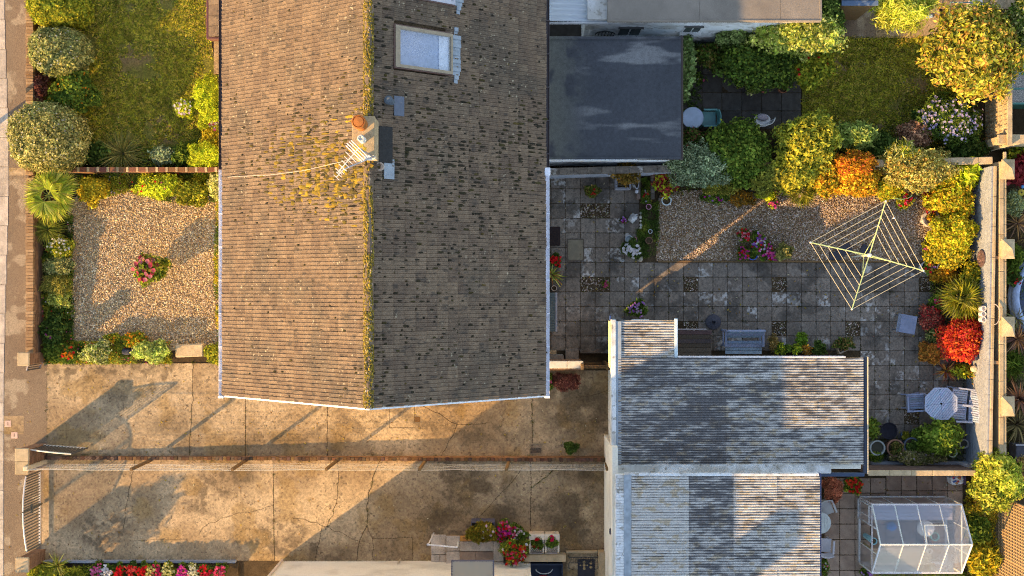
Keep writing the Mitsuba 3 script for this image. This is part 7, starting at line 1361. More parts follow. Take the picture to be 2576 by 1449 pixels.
# ================================================================ PLANTING: boundary shrubs and the neighbouring gardens
cover('dark leaf litter and low growth under the boundary shrubs', [(1650, 415), (1720, 330), (2030, 330), (2500, 300), (2470, 480), (2330, 500), (2000, 488), (1660, 492)], 15000, .22, DG + GR_ + BR, (.06, .03))
cover('low growth at the foot of the block wall', [(2330, 470), (2452, 440), (2450, 960), (2330, 800), (2345, 640)], 8000, .25, YG + GO + GR_, (.055, .03), flowers=(22, .022, [pink, white_, org]))
for nm, lab, ct, u, v, ru, rv, h, pal, kw in (
    ('grey_shrub', 'silver blue leaved shrub at the house end of the boundary wall', 'shrub', 1760, 420, 88, 52, 1.7, BG_, dict(leaf=(.06, .03), lobes=12, dens=2.2)),
    ('green_shrub', 'large mid green shrub between the silver shrub and the golden ones', 'shrub', 1850, 385, 76, 78, 1.7, GR_, dict(leaf=(.08, .05), lobes=14)),
    ('green_shrub', 'dark small leaved bush beside the round blue table', 'shrub', 1742, 358, 34, 38, 1.1, DG + BU[:1], dict(leaf=(.06, .035), lobes=8)),
    ('golden_shrub', 'big rounded golden green laurel in the middle of the boundary shrubs', 'shrub', 2025, 362, 78, 68, 1.9, [(0.416, 0.4, 0.05), (0.544, 0.496, 0.0875), (0.288, 0.32, 0.05), (0.192, 0.24, 0.05)], dict(leaf=(.1, .05), lobes=13)),
    ('golden_shrub', 'lower golden green shrub spilling toward the gravel below the rounded laurel', 'shrub', 1985, 440, 66, 40, 1.6, [(0.384, 0.368, 0.05), (0.48, 0.448, 0.075), (0.24, 0.272, 0.05)], dict(leaf=(.08, .045), lobes=9)),
    ('green_shrub', 'pale green lacy leaved shrub beside the rounded laurel', 'shrub', 2152, 345, 48, 36, 1.3, [(0.32, 0.416, 0.125), (0.208, 0.288, 0.075), (0.448, 0.528, 0.188)], dict(leaf=(.1, .05), lobes=8, dens=1.5)),
    ('green_shrub', 'very dark green low bush in the shade beyond the lacy shrub', 'shrub', 2212, 372, 44, 34, 1.2, DG, dict(leaf=(.06, .04), lobes=8)),
    ('rusty_shrub', 'upright orange red tipped shrub at the boundary wall', 'shrub', 2142, 415, 50, 30, 1.8, OR + [(0.48, 0.128, 0.05)], dict(leaf=(.07, .03), lobes=9)),
    ('golden_shrub', 'mounded orange gold shrub below the orange red tipped shrub', 'shrub', 2150, 455, 56, 38, 1.5, GO + OR, dict(leaf=(.06, .035), lobes=9)),
    ('variegated_shrub', 'wide yellow grey variegated shrub beside the lime large leaved plant', 'shrub', 2300, 430, 92, 50, 1.8, [(0.512, 0.448, 0.15), (0.32, 0.32, 0.1), (0.62, 0.608, 0.275), (0.224, 0.24, 0.0625), (0.416, 0.256, 0.075)], dict(leaf=(.055, .032), lobes=12, dens=2.2)),
    ('leafy_shrub', 'lime green large leaved plant at the top of the block wall', 'shrub', 2424, 440, 34, 30, 1.1, [(0.448, 0.544, 0.0375), (0.32, 0.448, 0.0375), (0.576, 0.608, 0.075)], dict(leaf=(.17, .07), lobes=8, dens=1.3)),
    ('aster', 'lilac flowered aster bush before the pierced screen wall', 'shrub', 2390, 300, 74, 62, 1.3, GR_ + DG, dict(leaf=(.07, .03), lobes=12, flowers=(330, .032, [lilac, (.62, .56, .74), (.45, .36, .62)]))),
    ('aster', 'lower arm of lilac asters leaning over the small lawn', 'shrub', 2330, 305, 36, 34, 1.0, DG, dict(leaf=(.06, .03), lobes=7, flowers=(150, .032, [lilac, (.62, .56, .74)]))),
    ('burgundy_shrub', 'dusky burgundy smoke bush beside the lilac asters', 'shrub', 2300, 338, 46, 32, 1.1, [(0.32, 0.176, 0.138), (0.432, 0.272, 0.2), (0.208, 0.112, 0.0875)], dict(leaf=(.07, .05), lobes=8)),
    ('green_shrub', 'dark green rounded leaved bush under the lilac asters by the screen wall', 'shrub', 2425, 375, 48, 28, .8, DG, dict(leaf=(.08, .05), lobes=8)),
    ('tall_bush', 'large golden leaved bush filling the far corner above the screen wall', 'bush', 2450, 130, 112, 116, 2.3, [(0.448, 0.416, 0.0625), (0.32, 0.352, 0.05), (0.576, 0.512, 0.125), (0.208, 0.256, 0.0625), (0.48, 0.288, 0.0875)], dict(leaf=(.11, .055), lobes=22, dens=2.0, nmax=22000)),
    ('tall_bush', 'darker green bush behind the golden corner bush at the picture edge', 'bush', 2570, 70, 50, 74, 2.0, GR_ + GG, dict(leaf=(.09, .05), lobes=9)),
    ('willow_shrub', 'pale long leaved willow like shrub overhanging the concrete pad', 'shrub', 2262, 26, 72, 46, 1.7, [(0.48, 0.528, 0.1), (0.32, 0.4, 0.0625), (0.62, 0.62, 0.175)], dict(leaf=(.16, .03), lobes=10, dens=1.7)),
    ('tall_shrub', 'sunlit pale yellow green shrub behind the far white walled extension', 'shrub', 2000, 92, 108, 50, 2.5, [(0.48, 0.528, 0.15), (0.32, 0.4, 0.0875), (0.62, 0.62, 0.25), (0.208, 0.288, 0.075)], dict(leaf=(.08, .05), lobes=16, dens=2.0)),
    ('tall_shrub', 'dark blue green shrub at the corner of the far extension roof', 'shrub', 2078, 50, 32, 46, 2.0, DG + [(0.32, 0.384, 0.1)], dict(leaf=(.08, .045), lobes=8)),
    ('green_shrub', 'broad dull green shrub overhanging the dark terrace pots', 'shrub', 1905, 160, 92, 66, 1.6, GR_ + DG, dict(leaf=(.08, .05), lobes=16, nmax=14000)),
    ('green_shrub', 'grey green bush against the white wall beside the flat roof', 'shrub', 1838, 92, 48, 34, 1.5, [(0.224, 0.288, 0.125), (0.16, 0.224, 0.0875), (0.32, 0.384, 0.175)], dict(leaf=(.07, .045), lobes=9)),
    ('rose_bush', 'yellow green rose bush with red hips at the lawn side of the terrace', 'bush', 2040, 170, 52, 48, 1.3, YG, dict(leaf=(.08, .05), lobes=9, flowers=(12, .035, [red]))),
    ('climber', 'pale green climber hanging beside the flat roof gutter', 'climber', 1728, 165, 15, 74, 1.8, [(0.192, 0.288, 0.125), (0.144, 0.208, 0.075), (0.288, 0.352, 0.175)], dict(leaf=(.08, .06), lobes=9, dens=1.4)),
    ('leafy_shrub', 'loose shrub with mixed bronze leaves beside the watering can', 'shrub', 1790, 142, 42, 34, .9, DG + BR + GR_, dict(leaf=(.08, .05), lobes=9, dens=1.3)),
    ('trailing_plant', 'straggling stem of leaves with one white bloom on the dark terrace', 'plant', 1748, 200, 24, 14, .4, DG + GR_, dict(leaf=(.07, .05), dens=1.0, flowers=(4, .035, [white_, pink]))),
    ('golden_shrub', 'pale gold shrub arching over the wall between the silver shrub and the laurel', 'shrub', 1925, 448, 46, 34, 1.5, [(.3, .29, .06), (.22, .24, .05), (.16, .18, .05)], dict(leaf=(.08, .045), lobes=8)),
    ('golden_shrub', 'tangled gold and bronze shrub over the wall beside the small fan palm', 'shrub', 2072, 446, 40, 40, 1.4, GO + OR + YG, dict(leaf=(.07, .04), lobes=8)),
    ('golden_shrub', 'bright yellow shrub at the gravel edge below the variegated shrub', 'shrub', 2228, 470, 40, 26, 1.0, GO + LI, dict(leaf=(.07, .04), lobes=7)),
    ('golden_shrub', 'lime yellow shrub under the lime large leaved plant', 'shrub', 2390, 462, 44, 26, 1.0, LI + GO, dict(leaf=(.08, .05), lobes=7)),
    ('green_shrub', 'willowy narrow leaved shrub leaning over the coped wall beside the smoke bush', 'shrub', 2262, 392, 40, 30, 1.6, GG + YG, dict(leaf=(.16, .03), lobes=6, dens=1.3)),
    # border at the end of the patio
    ('golden_shrub', 'amber and lime mottled shrub below the lime large leaved plant', 'shrub', 2385, 505, 60, 40, 1.0, GO + LI + [(0.62, 0.352, 0.05)], dict(leaf=(.08, .055), lobes=11)),
    ('golden_shrub', 'dense gold leaved shrub in the middle of the block wall', 'shrub', 2393, 585, 56, 48, 1.1, GO + LI, dict(leaf=(.07, .04), lobes=11)),
    ('golden_shrub', 'yellow green gold shrub next to the round mosaic plaque', 'shrub', 2385, 640, 52, 32, .9, GO + YG, dict(leaf=(.06, .04), lobes=9)),
    ('red_leaved_plant', 'dark red leaved plant beside the amber mottled shrub', 'plant', 2345, 505, 24, 26, .6, BU + RE[3:], dict(leaf=(.07, .045))),
    ('flowering_plant', 'pink flowered plant between the gravel and the gold shrubs', 'flower', 2336, 625, 16, 16, .4, YG, dict(leaf=(.06, .035), flowers=(22, .036, [pink, mag]))),
    ('rusty_shrub', 'low orange brown shrub at the paving edge near the washing line corner', 'shrub', 2370, 690, 30, 24, .6, OR + GO[:1], dict(leaf=(.06, .035), lobes=7)),
    ('green_shrub', 'yellow green arching shrub between the orange shrub and the block wall', 'shrub', 2440, 700, 30, 38, .9, YG + GO[:1], dict(leaf=(.07, .035), lobes=8, dens=1.6)),
    ('leafy_shrub', 'yellow green leafy shrub beside the fan leaved palm at the block wall', 'shrub', 2438, 798, 30, 28, .8, YG, dict(leaf=(.07, .04), lobes=7)),
    ('crimson_shrub', 'deep crimson low shrub between the folding table and the red maple', 'shrub', 2338, 800, 30, 28, .6, BU + RE[3:] + [(0.48, 0.112, 0.0875)], dict(leaf=(.05, .03), lobes=8)),
    ('red_maple', 'brilliant red rounded maple in front of the block wall', 'maple', 2413, 852, 50, 54, 1.25, RE, dict(leaf=(.06, .04), lobes=16, dens=2.4)),
    ('leafy_plant', 'olive green potted plant beside the red maple', 'plant', 2349, 838, 22, 20, .5, GG + DG, dict(leaf=(.07, .03))),
    ('rusty_shrub', 'orange brown feathery shrub on the paving near the red maple', 'shrub', 2337, 890, 28, 26, .6, [(0.512, 0.24, 0.05), (0.4, 0.16, 0.05), (0.32, 0.192, 0.05)], dict(leaf=(.05, .025), lobes=8)),
    ('leafy_plant', 'bright yellow green plant in a dark pot below the red maple', 'plant', 2417, 932, 26, 16, .5, YG + LI, dict(leaf=(.09, .05), dens=1.5)),
    ('flowering_plant', 'pot of red and pink flowers beside the yellow fan palm', 'flower', 2355, 760, 22, 24, .5, GR_, dict(leaf=(.06, .035), flowers=(34, .036, [red, (.65, .08, .2)]))),
    ('flowering_plant', 'pot of red and pink flowers at the top corner of the washing line', 'flower', 2272, 505, 20, 18, .4, YG, dict(leaf=(.05, .03), flowers=(26, .034, [red, pink]))),
    ('trailing_plant', 'thin bare stemmed plant sprawling against the block wall above the folding chairs', 'plant', 2462, 940, 30, 24, .7, YG + OR, dict(leaf=(.06, .035), dens=.5, stem=10)),
    ('spreading_plant', 'lime green tuft beside the pink flowers on the sunlit gravel', 'plant', 1925, 488, 22, 14, .35, LI, dict(leaf=(.06, .03))),
    ('flowering_plant', 'magenta flowers at the sunlit edge of the back gravel', 'flower', 1945, 512, 14, 12, .3, YG, dict(leaf=(.05, .03), flowers=(18, .032, [mag, pink]))),
    ('rusty_shrub', 'low bronze plant in shade at the gravel edge', 'plant', 1868, 500, 30, 18, .35, BR + OR, dict(leaf=(.05, .02))),
    ('flowering_plant', 'low plant with violet flowers at the gravel edge by the silver shrub', 'flower', 1800, 494, 34, 16, .35, GR_, dict(leaf=(.06, .03), flowers=(16, .028, [mauve, mag]))),
    ('yellow_shrub', 'yellow leaved shrub between the silver shrub and the bronze plant', 'shrub', 1812, 470, 46, 22, .6, [(0.32, 0.304, 0.0625), (0.208, 0.24, 0.05), (0.416, 0.384, 0.1)], dict(leaf=(.055, .03), lobes=7)),
    # greenhouse garden
    ('burgundy_shrub', 'burgundy maple overhanging the corner of the bleached garage roof', 'shrub', 2090, 1228, 24, 32, .9, [(0.432, 0.16, 0.112), (0.32, 0.112, 0.0875), (0.544, 0.224, 0.15)], dict(leaf=(.045, .022), lobes=8)),
    ('tall_shrub', 'tall sunlit yellow green shrub beside the end of the brown rendered wall', 'shrub', 2500, 1210, 60, 66, 2.0, [(0.448, 0.48, 0.075), (0.32, 0.384, 0.0625), (0.608, 0.576, 0.125), (0.208, 0.272, 0.05)], dict(leaf=(.08, .045), lobes=14, dens=1.9)),
    ('tall_shrub', 'pointed upper branch of yellow green leaves over the dark gap in the walls', 'shrub', 2490, 1165, 36, 40, 2.0, [(0.448, 0.48, 0.075), (0.32, 0.384, 0.0625), (0.576, 0.544, 0.125)], dict(leaf=(.08, .04), lobes=8, dens=1.6)),
    ('leafy_shrub', 'dark green glossy shrub beside the greenhouse end', 'shrub', 2455, 1330, 36, 34, .7, GR_, dict(leaf=(.1, .06), lobes=8)),
    ('variegated_plant', 'yellow striped leafy plant at the corner of the greenhouse', 'plant', 2470, 1405, 44, 40, .6, GO + YG, dict(leaf=(.16, .04), lobes=8, dens=1.5)),
    ('leafy_plant', 'mixed brown and green planting between the shrub and the dark glossy shrub', 'plant', 2470, 1285, 36, 26, .5, BR + YG + GO, dict(leaf=(.07, .03))),
    ('hebe', 'low purple flowered plant at the doorway corner of the greenhouse', 'plant', 2178, 1440, 14, 14, .4, GR_, dict(leaf=(.05, .03), flowers=(40, .024, [mauve, (.6, .35, .7)]))),
    ('climbing_plant', 'small green plant at the foot of the bleached garage wall', 'plant', 2072, 1425, 8, 22, .6, GR_, dict(leaf=(.05, .03), flowers=(8, .024, [pink, white_]))),
    # beyond the stone wall
    ('burgundy_shrub', 'deep wine red large leaved shrub beyond the first stone pier', 'shrub', 2562, 430, 34, 40, .8, [(0.32, 0.048, 0.0625), (0.224, 0.032, 0.05), (0.432, 0.08, 0.1)], dict(leaf=(.18, .1), lobes=7, dens=1.6)),
    ('leafy_plant', 'fresh green broad leaved plant beside the stone wall end', 'plant', 2558, 385, 26, 20, .6, GR_ + LI, dict(leaf=(.12, .07), lobes=6)),
    ('grey_shrub', 'silvery feathery plant below the windmill beyond the stone wall', 'plant', 2546, 512, 22, 30, .6, BG_ + GG, dict(leaf=(.09, .02))),
    ('leafy_plant', 'green leafy plant beyond the stone wall between the second pier and the pool', 'plant', 2546, 648, 18, 34, .6, GR_, dict(leaf=(.16, .04), dens=1.5)),
    ('flowering_plant', 'dark plant with a vivid red bloom beside the paddling pool', 'flower', 2546, 700, 18, 20, .5, DG, dict(leaf=(.06, .03), flowers=(6, .05, [red]))),
    ('fern', 'green fern beyond the stone wall near the third pier', 'fern', 2545, 915, 20, 30, .6, GR_, dict(leaf=(.15, .03), dens=1.5)),
    ('dead_plant', 'round dry grey plant beside the fern beyond the stone wall', 'plant', 2558, 955, 17, 17, .4, [(0.32, 0.288, 0.175), (0.192, 0.176, 0.112)], dict(leaf=(.08, .012), dens=1.2)),
    ('leafy_shrub', 'pinkish brown leafy shrub at the picture edge below the square tub', 'shrub', 2574, 1175, 24, 30, .7, [(0.416, 0.224, 0.15), (0.288, 0.224, 0.075), (0.48, 0.352, 0.175)], dict(leaf=(.06, .035)))):
    shrub(nm, lab, ct, u, v, ru, rv, h, pal, **kw)
# palms and spiky plants
def small_palm(label, u, v, r, n, z=.7):
    k = thing('fan_palm', label, 'palm'); c = at(u, v, z); put('trunk', tube([(c[0], c[1], 0), (c[0], c[1], z - .05)], [.08, .06], 8), 'matte', (.14, .1, .06), parent=k)
    for i in range(n):
        a = i * 2.39996; el = .1 + .9 * (1 - i / n) if i > 2 else 1.2; d = np.array([math.cos(a) * math.cos(el), math.sin(a) * math.cos(el), math.sin(el)]); hub = c + d * r * .35
        put('leaf_stalk', tube([c, hub], [.01, .007], 5), 'matte', (.26, .26, .05), parent=k); m, C = fan(hub, d, r * .72, 15, [(.36, .34, .03), (.28, .3, .03), (.42, .38, .08)], 1.5); put('palm_leaf', m, 'leaf', C, parent=k)
small_palm('bright yellow green fan palm at the sunny edge of the back gravel', 2012, 482, .55, 12, .8)
small_palm('bright yellow fan palm in front of the block wall near the red maple', 2412, 752, .72, 18, .8)
strap('phormium', 'purple bronze spiky plant behind the yellow fan palm', 'phormium', 2392, 716, .7, 46, [(0.32, 0.144, 0.1), (0.192, 0.08, 0.075), (0.448, 0.256, 0.112)], .03, .1, .6)
strap('phormium', 'dark red and gold spiky plant in a pot below the red maple', 'phormium', 2378, 933, .5, 44, [(0.416, 0.128, 0.0625), (0.256, 0.08, 0.0625), (0.576, 0.352, 0.075)], .035, .2, .6)
strap('phormium', 'bronze spiky plant beyond the stone wall, between the first and second piers', 'phormium', 2558, 562, .62, 60, [(0.352, 0.224, 0.125), (0.208, 0.128, 0.0875), (0.544, 0.32, 0.125)], .045, .2, .5)
strap('phormium', 'bronze spiky plant beyond the stone wall, just below the paddling pool', 'phormium', 2556, 852, .72, 70, [(0.352, 0.208, 0.125), (0.208, 0.112, 0.0875), (0.576, 0.288, 0.112)], .045, .25, .6)
strap('phormium', 'largest bronze spiky plant beyond the stone wall, by the lowest pier', 'phormium', 2556, 1002, .85, 80, [(0.352, 0.208, 0.125), (0.192, 0.112, 0.0875), (0.576, 0.256, 0.112)], .05, .3, .6)
strap('phormium', 'dull brown drooping spiky plant beyond the stone wall near the square tub', 'phormium', 2560, 1068, .75, 70, [(0.192, 0.16, 0.075), (0.144, 0.112, 0.0625), (0.32, 0.256, 0.112)], .045, .1, 1.3)
strap('cordyline', 'green strap leaved plant arching over the edge of the paddling pool', 'plant', 2552, 800, .6, 18, [(0.208, 0.208, 0.075), (0.288, 0.24, 0.112)], .05, .3, .8)
# pots of the dark terrace and others
for lab, u, v, r, h, c, fo, pal in (('empty terracotta pot at the lawn side of the dark terrace', 1971, 221, 12, .28, (.34, .13, .06), 5, GR_), ('pale rimmed pot of yellow green leaves under the broad dull shrub', 1862, 205, 18, .35, (.1, .09, .08), 19, [(.16, .17, .04), (.1, .13, .04)]), ('dark pot of sparse stems between the leafy terrace pots', 1886, 194, 13, .35, (.12, .1, .09), 8, DG), ('pot of grey green leaves at the front of the dark terrace', 1892, 222, 16, .35, (.13, .1, .08), 18, GG + GR_), ('pot of round leaves against the broad dull shrub, next to the empty terracotta pot', 1935, 205, 14, .35, (.16, .1, .08), 14, GR_)):
    pot(lab, u, v, r, h, c, 'terrace_pot', 'pot', foliage=(fo, .3, pal), leaf=(.06, .04))
pot('hanging style pot of scarlet pelargoniums beside the burgundy maple', 2142, 1216, 15, .35, (.05, .04, .05), 'flower_pot', 'flower pot', foliage=(24, .34, GR_ + YG), flowers=(34, .04, [(.66, .06, .02), red]))
pot('small black pot between the burgundy maple and the scarlet pelargoniums', 2107, 1215, 7.5, .25, (.04, .03, .05))
pot('dark pot hidden beside the crimson low shrub', 2323, 803, 9, .3, (.05, .05, .07))
pot('white planter pot with a few red flowers at the washing line corner', 2333, 672, 15, .35, (.55, .55, .58), 'flower_pot', 'flower pot', foliage=(15, .25, YG + GR_), flowers=(12, .034, [red, (.3, .15, .5), (.65, .3, .1)]))
k = thing('stone_planter', 'crumbling pale stone planter among the gold shrubs near the gravel', 'planter'); x, y, _ = at(2340, 550, .3); m = lathe([(0, .0), (.2, 0), (.24, .28), (.26, .36), (.18, .35), (.15, .25), (0, .24)], 22, (x, y, 0)); m = (m[0] + .07 * (meshkit.noise(m[0] * 12)[:, None] - .5), m[1]); put('bowl', m, 'matte', (.42, .38, .32), parent=k, smooth=40)
(m, C), P = crown((x, y, .25), .13, .13, .22, OR + YG, .05, .03, lobes=4, nmax=600, z0=0); put('foliage', m, 'leaf', C, parent=k)
for u, v, r, lab in ((2268, 487, 26, 'thin green hoop supporting plants at the top of the sunlit gravel'), (2300, 497, 0, '')):
    if r: c = at(u, v, .4); put('plant_hoop', tube([(c[0] + M(r) * math.cos(a), c[1] + M(14) * math.sin(a), .42) for a in np.linspace(2.6, 6.6, 16)], .013, 6), 'paint', (.2, .38, .2), label=lab, cat_='hoop')
c = at(2380, 672, .5); put('hose_loop', tube([(c[0] + M(20) * math.cos(a), c[1] + M(14) * math.sin(a), .45 + .03 * math.sin(3 * a)) for a in np.linspace(.2, 3.6, 18)], .02, 6), 'paint', (.5, .42, .44), label='pale hose looped over the orange shrub at the paving edge', cat_='hose')
cover('flowery low border below the greenhouse', [(2185, 1440), (2440, 1436), (2440, 1500), (2185, 1500)], 3500, .3, GR_ + YG, (.06, .03), flowers=(26, .03, [red, pink, yel]))
cover('yellowing low planting along the lattice fence', [(2425, 1215), (2500, 1200), (2510, 1500), (2430, 1500)], 6000, .3, YG + GO + BR, (.09, .03))
cover('dark growth beyond the stone wall', [(2530, 380), (2620, 380), (2620, 1200), (2525, 1200)], 6000, .2, DG + BR, (.07, .025))
cover('sparse dark ivy beside the flat roof and under the climber', [(1716, 90), (1760, 90), (1765, 300), (1716, 300)], 900, .15, DG, (.07, .05))

# ================================================================ GREENHOUSE
k = thing('greenhouse', 'small aluminium framed greenhouse with glass roof and an open ridge vent', 'greenhouse')
gx0, gx1, gy0, gy1, ze, zr = X(2160), X(2421), Y(1441, 1.22), Y(1269, 1.22), 1.22, 1.95; gx1 = X(2419, 1.22); gm = (gy0 + gy1) / 2; AL = (.7, .69, .67)
base = put('base_frame', cat([box(gx0, gx1, gy0 - .03, gy0 + .03, 0, .1), box(gx0, gx1, gy1 - .03, gy1 + .03, 0, .1), box(gx0 - .03, gx0 + .03, gy0 + .03, gy1 - .03, 0, .1), box(gx1 - .03, gx1 + .03, gy0 + .03, gy1 - .03, 0, .1)]), 'paint', (.5, .5, .5), parent=k)
def gbar(nm, p, q, w=.028): put(nm, obox(p, q, w, w * 1.2, .004), 'paint', np.array(AL) * R.uniform(.9, 1.05), parent=k)
for y in (gy0, gy1): gbar('eaves_rail', (gx0, y, ze), (gx1, y, ze), .045)
gbar('ridge_rail', (gx0, gm, zr), (gx1, gm, zr), .04)
nb = 4; xs = [gx0 + (gx1 - gx0) * i / nb for i in range(nb + 1)]
for i, x in enumerate(xs):
    e = i in (0, nb); w = .04 if e else .026
    for y in (gy0, gy1): gbar('post', (x, y, .1), (x, y, ze), w); gbar('rafter', (x, y, ze), (x, gm, zr), w)
for x in (gx0, gx1):
    for t in (.32, .68): y = gy0 + (gy1 - gy0) * t; gbar('glazing_bar', (x, y, .1), (x, y, zr - (zr - ze) * abs(y - gm) / (gm - gy0)), .024)
    gbar('end_rail', (x, gy0, ze), (x, gy1, ze), .03)
for y in (gy0, gy1):
    for s in (0, 1): gbar('brace', (xs[0 if s == 0 else nb], y, .12), (xs[1 if s == 0 else nb - 1], y, ze - .03), .018)
for i in range(nb):
    a, b = xs[i] + .016, xs[i + 1] - .016
    for y, s in ((gy0, -1), (gy1, 1)):
        if not (s == 1 and i == 2): put('roof_pane', (np.array([[a, y, ze + .012], [b, y, ze + .012], [b, gm, zr + .012], [a, gm, zr + .012]]), np.array([[0, 1, 2, 3]])), 'dusty_glass', parent=k)
        else:
            h = .52; m_ = gm + (gy1 - gm) * h; zz = zr + (ze - zr) * h; put('roof_pane', (np.array([[a, y, ze + .012], [b, y, ze + .012], [b, m_, zz + .012], [a, m_, zz + .012]]), np.array([[0, 1, 2, 3]])), 'dusty_glass', parent=k)
            up = .22; v_ = [(a, gm, zr + .02), (b, gm, zr + .02), (b, m_, zz + up), (a, m_, zz + up)]; vent = put('roof_vent', (np.array([[*q] for q in v_]), np.array([[0, 1, 2, 3]])), 'dusty_glass', parent=k, label='propped open roof vent')
            for p, q in zip(v_, v_[1:] + v_[:1]): put('vent_bar', obox(p, q, .024, .024), 'paint', (.5, .53, .55), parent=vent)
        put('side_pane', (np.array([[a, y + s * .012, .1], [b, y + s * .012, .1], [b, y + s * .012, ze], [a, y + s * .012, ze]]), np.array([[0, 1, 2, 3]])), 'dusty_glass', parent=k)
for x, s in ((gx0, -1), (gx1, 1)):
    for t0, t1 in ((0, .32), (.32, .68), (.68, 1)):
        if s < 0 and t0 == .32: continue
        ya, yb = gy0 + (gy1 - gy0) * t0 + .012, gy0 + (gy1 - gy0) * t1 - .012; zf = lambda y: zr - (zr - ze) * abs(y - gm) / (gm - gy0)
        put('end_pane', (np.array([[x + s * .01, ya, .1], [x + s * .01, yb, .1], [x + s * .01, yb, zf(yb)], [x + s * .01, ya, zf(ya)]]), np.array([[0, 1, 2, 3]])), 'dusty_glass', parent=k)
dr_ = put('door', cat([obox((gx0 - .05, gy1 - .62, .08), (gx0 - .05, gy1 - .62, 1.66), .03, .03), obox((gx0 - .05, gy1 - .05, .08), (gx0 - .05, gy1 - .05, 1.3), .03, .03), obox((gx0 - .05, gy1 - .62, .1), (gx0 - .05, gy1 - .05, .1), .03, .03), obox((gx0 - .05, gy1 - .62, 1.1), (gx0 - .05, gy1 - .05, 1.1), .03, .03), obox((gx0 - .05, gy1 - .4, .1), (gx0 - .05, gy1 - .4, 1.1), .02, .02)]), 'paint', (.62, .62, .6), parent=k, label='sliding door pushed back')
put('pane', (np.array([[gx0 - .05, gy1 - .6, .12], [gx0 - .05, gy1 - .07, .12], [gx0 - .05, gy1 - .07, 1.1], [gx0 - .05, gy1 - .6, 1.1]]), np.array([[0, 1, 2, 3]])), 'glass', parent=dr_)
# staging and clutter inside
s_ = thing('staging', 'slatted timber staging along the near side inside the greenhouse', 'bench')
for i in range(6): put('slat', box(gx0 + .12, gx1 - .7, gy0 + .12 + .085 * i, gy0 + .12 + .085 * i + .06, .7, .72), 'matte', np.array((.42, .32, .2)) * R.uniform(.75, 1.2), parent=s_)
for x in (gx0 + .15, gx1 - .75):
    for y in (gy0 + .15, gy0 + .6): put('leg', box(x - .02, x + .02, y - .02, y + .02, 0, .7), 'matte', (.3, .22, .13), parent=s_)
s2 = thing('staging', 'blue grey shelf along the far side inside the greenhouse', 'shelf')
for i in range(4): put('board', box(gx0 + .1, gx1 - .1, gy1 - .12 - .11 * i - .1, gy1 - .12 - .11 * i, .78, .8), 'matte', np.array((.3, .31, .38)) * R.uniform(.85, 1.15), parent=s2)
for x in (gx0 + .15, gx1 - .15): put('leg', box(x - .02, x + .02, gy1 - .5, gy1 - .46, 0, .78), 'matte', (.3, .3, .33), parent=s2)
pp = [('orange terracotta pot in the largest stack inside the greenhouse', gx1 - .62, gy0 + .72, .13, .3, (.46, .17, .06)), ('terracotta pot below the largest stack inside the greenhouse', gx1 - .58, gy0 + .52, .09, .24, (.44, .18, .08)), ('pale grey pot beside the stacked terracotta inside the greenhouse', gx1 - .74, gy0 + .5, .08, .2, (.5, .48, .44)), ('white pot at the end of the timber staging', gx1 - .82, gy0 + .56, .07, .92, (.66, .62, .56)), ('gold brown pot near the glass inside the greenhouse', gx1 - .68, gy0 + .25, .1, .26, (.46, .28, .06)), ('teal rimmed pot near the glass inside the greenhouse', gx1 - .48, gy0 + .2, .08, .22, (.06, .28, .26)), ('small blue grey pot in the greenhouse corner', gx1 - .2, gy0 + .2, .08, .22, (.3, .33, .42)), ('turquoise tub under the greenhouse ridge', gx1 - .66, gm - .02, .12, .9, (.12, .5, .4)), ('white and teal box pot at the doorway end of the staging', gx0 + .2, gy0 + .84, .1, .8, (.3, .55, .58))]
for lab, x, y, r, h, c in pp: q = 1288 + x * F / (H0 - h); w = 724.5 - y * F / (H0 - h); pot(lab, q, w, r * F / (H0 - h), h, c, 'nursery_pot', 'pot', fill=(.12, .08, .05))
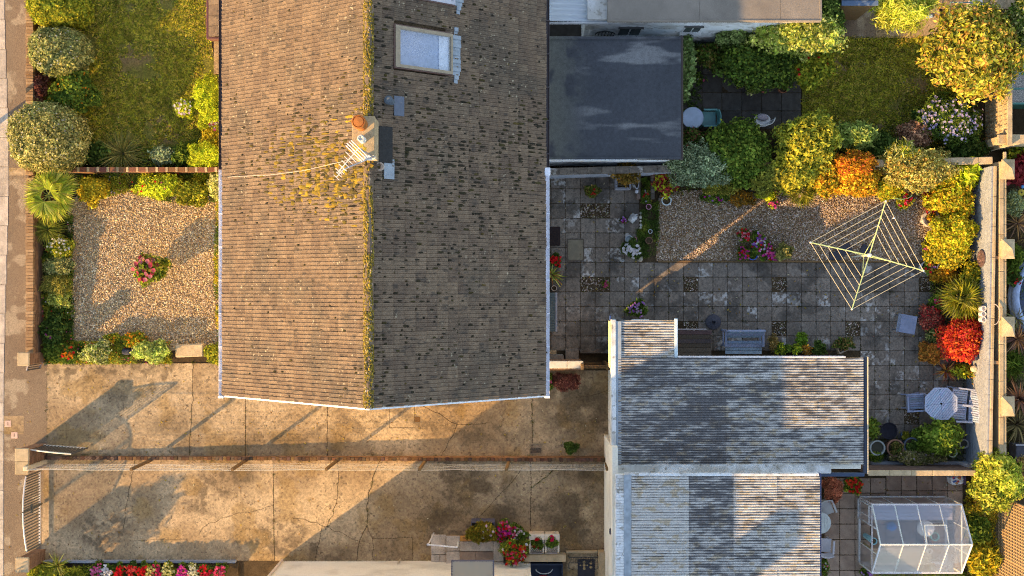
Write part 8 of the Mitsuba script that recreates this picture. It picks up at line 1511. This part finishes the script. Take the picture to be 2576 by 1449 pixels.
for i in range(5): q = (gx1 - .42 + .07 * i, gy0 + .42 - .01 * i); put('small_pot', lathe([(0, 0), (.025, 0), (.035, .08), (.028, .08), (.025, .03)], 12, (q[0], q[1], .1)), 'matte', (.5, .24, .1), smooth=30, label=('first', 'second', 'third', 'fourth', 'last')[i] + ' tiny terracotta pot in the short row inside the greenhouse, counted from the doorway', cat_='pot', group='tiny pots in a row inside the greenhouse')
m = lathe([(0, .22), (.09, .2), (.13, .1), (.13, 0)], 16, (gx0 + 1.0, gm + .12, .05)); m = (m[0] + .08 * (meshkit.noise(m[0] * 9)[:, None] - .5), m[1]); put('blue_bag', m, 'matte', (.06, .2, .55), smooth=True, label='crumpled blue bag on the floor of the greenhouse', cat_='bag')
m = lathe([(0, .34), (.16, .3), (.24, .16), (.24, 0)], 16, (gx1 - .95, gm + .22, .8)); m = (m[0] + .1 * (meshkit.noise(m[0] * 8)[:, None] - .5), m[1]); put('compost_bag', m, 'matte', (.7, .66, .6), smooth=True, label='crumpled white compost bag under the roof vent of the greenhouse', cat_='bag')
shrub('tomato_plant', 'small leafy plant inside the greenhouse against the near glass', 'plant', 2330, 1425, 16, 10, .6, OR + YG, (.06, .03), dens=1.2)
# ================================================================ groups of repeated things
GROUPS = {'clipped_bush': 'clipped round bushes along the lawn wall', 'folding_chair': 'folding chairs round the octagonal table', 'bedding_plant': 'bedding plants in the front gardens', 'gate_pillar': 'pillars along the pavement', 'flower_pot': 'pots of flowers',
          'plant_tub': 'tubs in the patio corner', 'nursery_pot': 'pots inside the greenhouse', 'terrace_pot': 'pots on the dark terrace', 'phormium': 'bronze spiky plants', 'cobble': 'pale cobbles along the herb bed', 'slate_slab': 'slate slabs under the washing line',
          'utility_cover': 'utility covers in the pavement', 'vent_pipe': 'vent pipes through the roof', 'television_aerial': 'aerials on the chimney', 'clay_tile': 'clay fragments on the dark terrace', 'fan_palm': 'fan palms', 'garage': 'corrugated roofed garages', 'house': 'houses',
          'driveway_gate': 'driveway gates', 'dark_stone': 'slate stones among the marigolds', 'stone_step': 'stone steps by the side gate', 'aster': 'lilac asters', 'feathery_shrub': 'lime feathery shrubs', 'staging': 'shelves inside the greenhouse'}
for key, d in labels.items():
    base = key[:-4] if key[-3:].isdigit() else key
    if '__' not in key and 'category' in d and base in GROUPS and 'group' not in d: d['group'] = GROUPS[base]
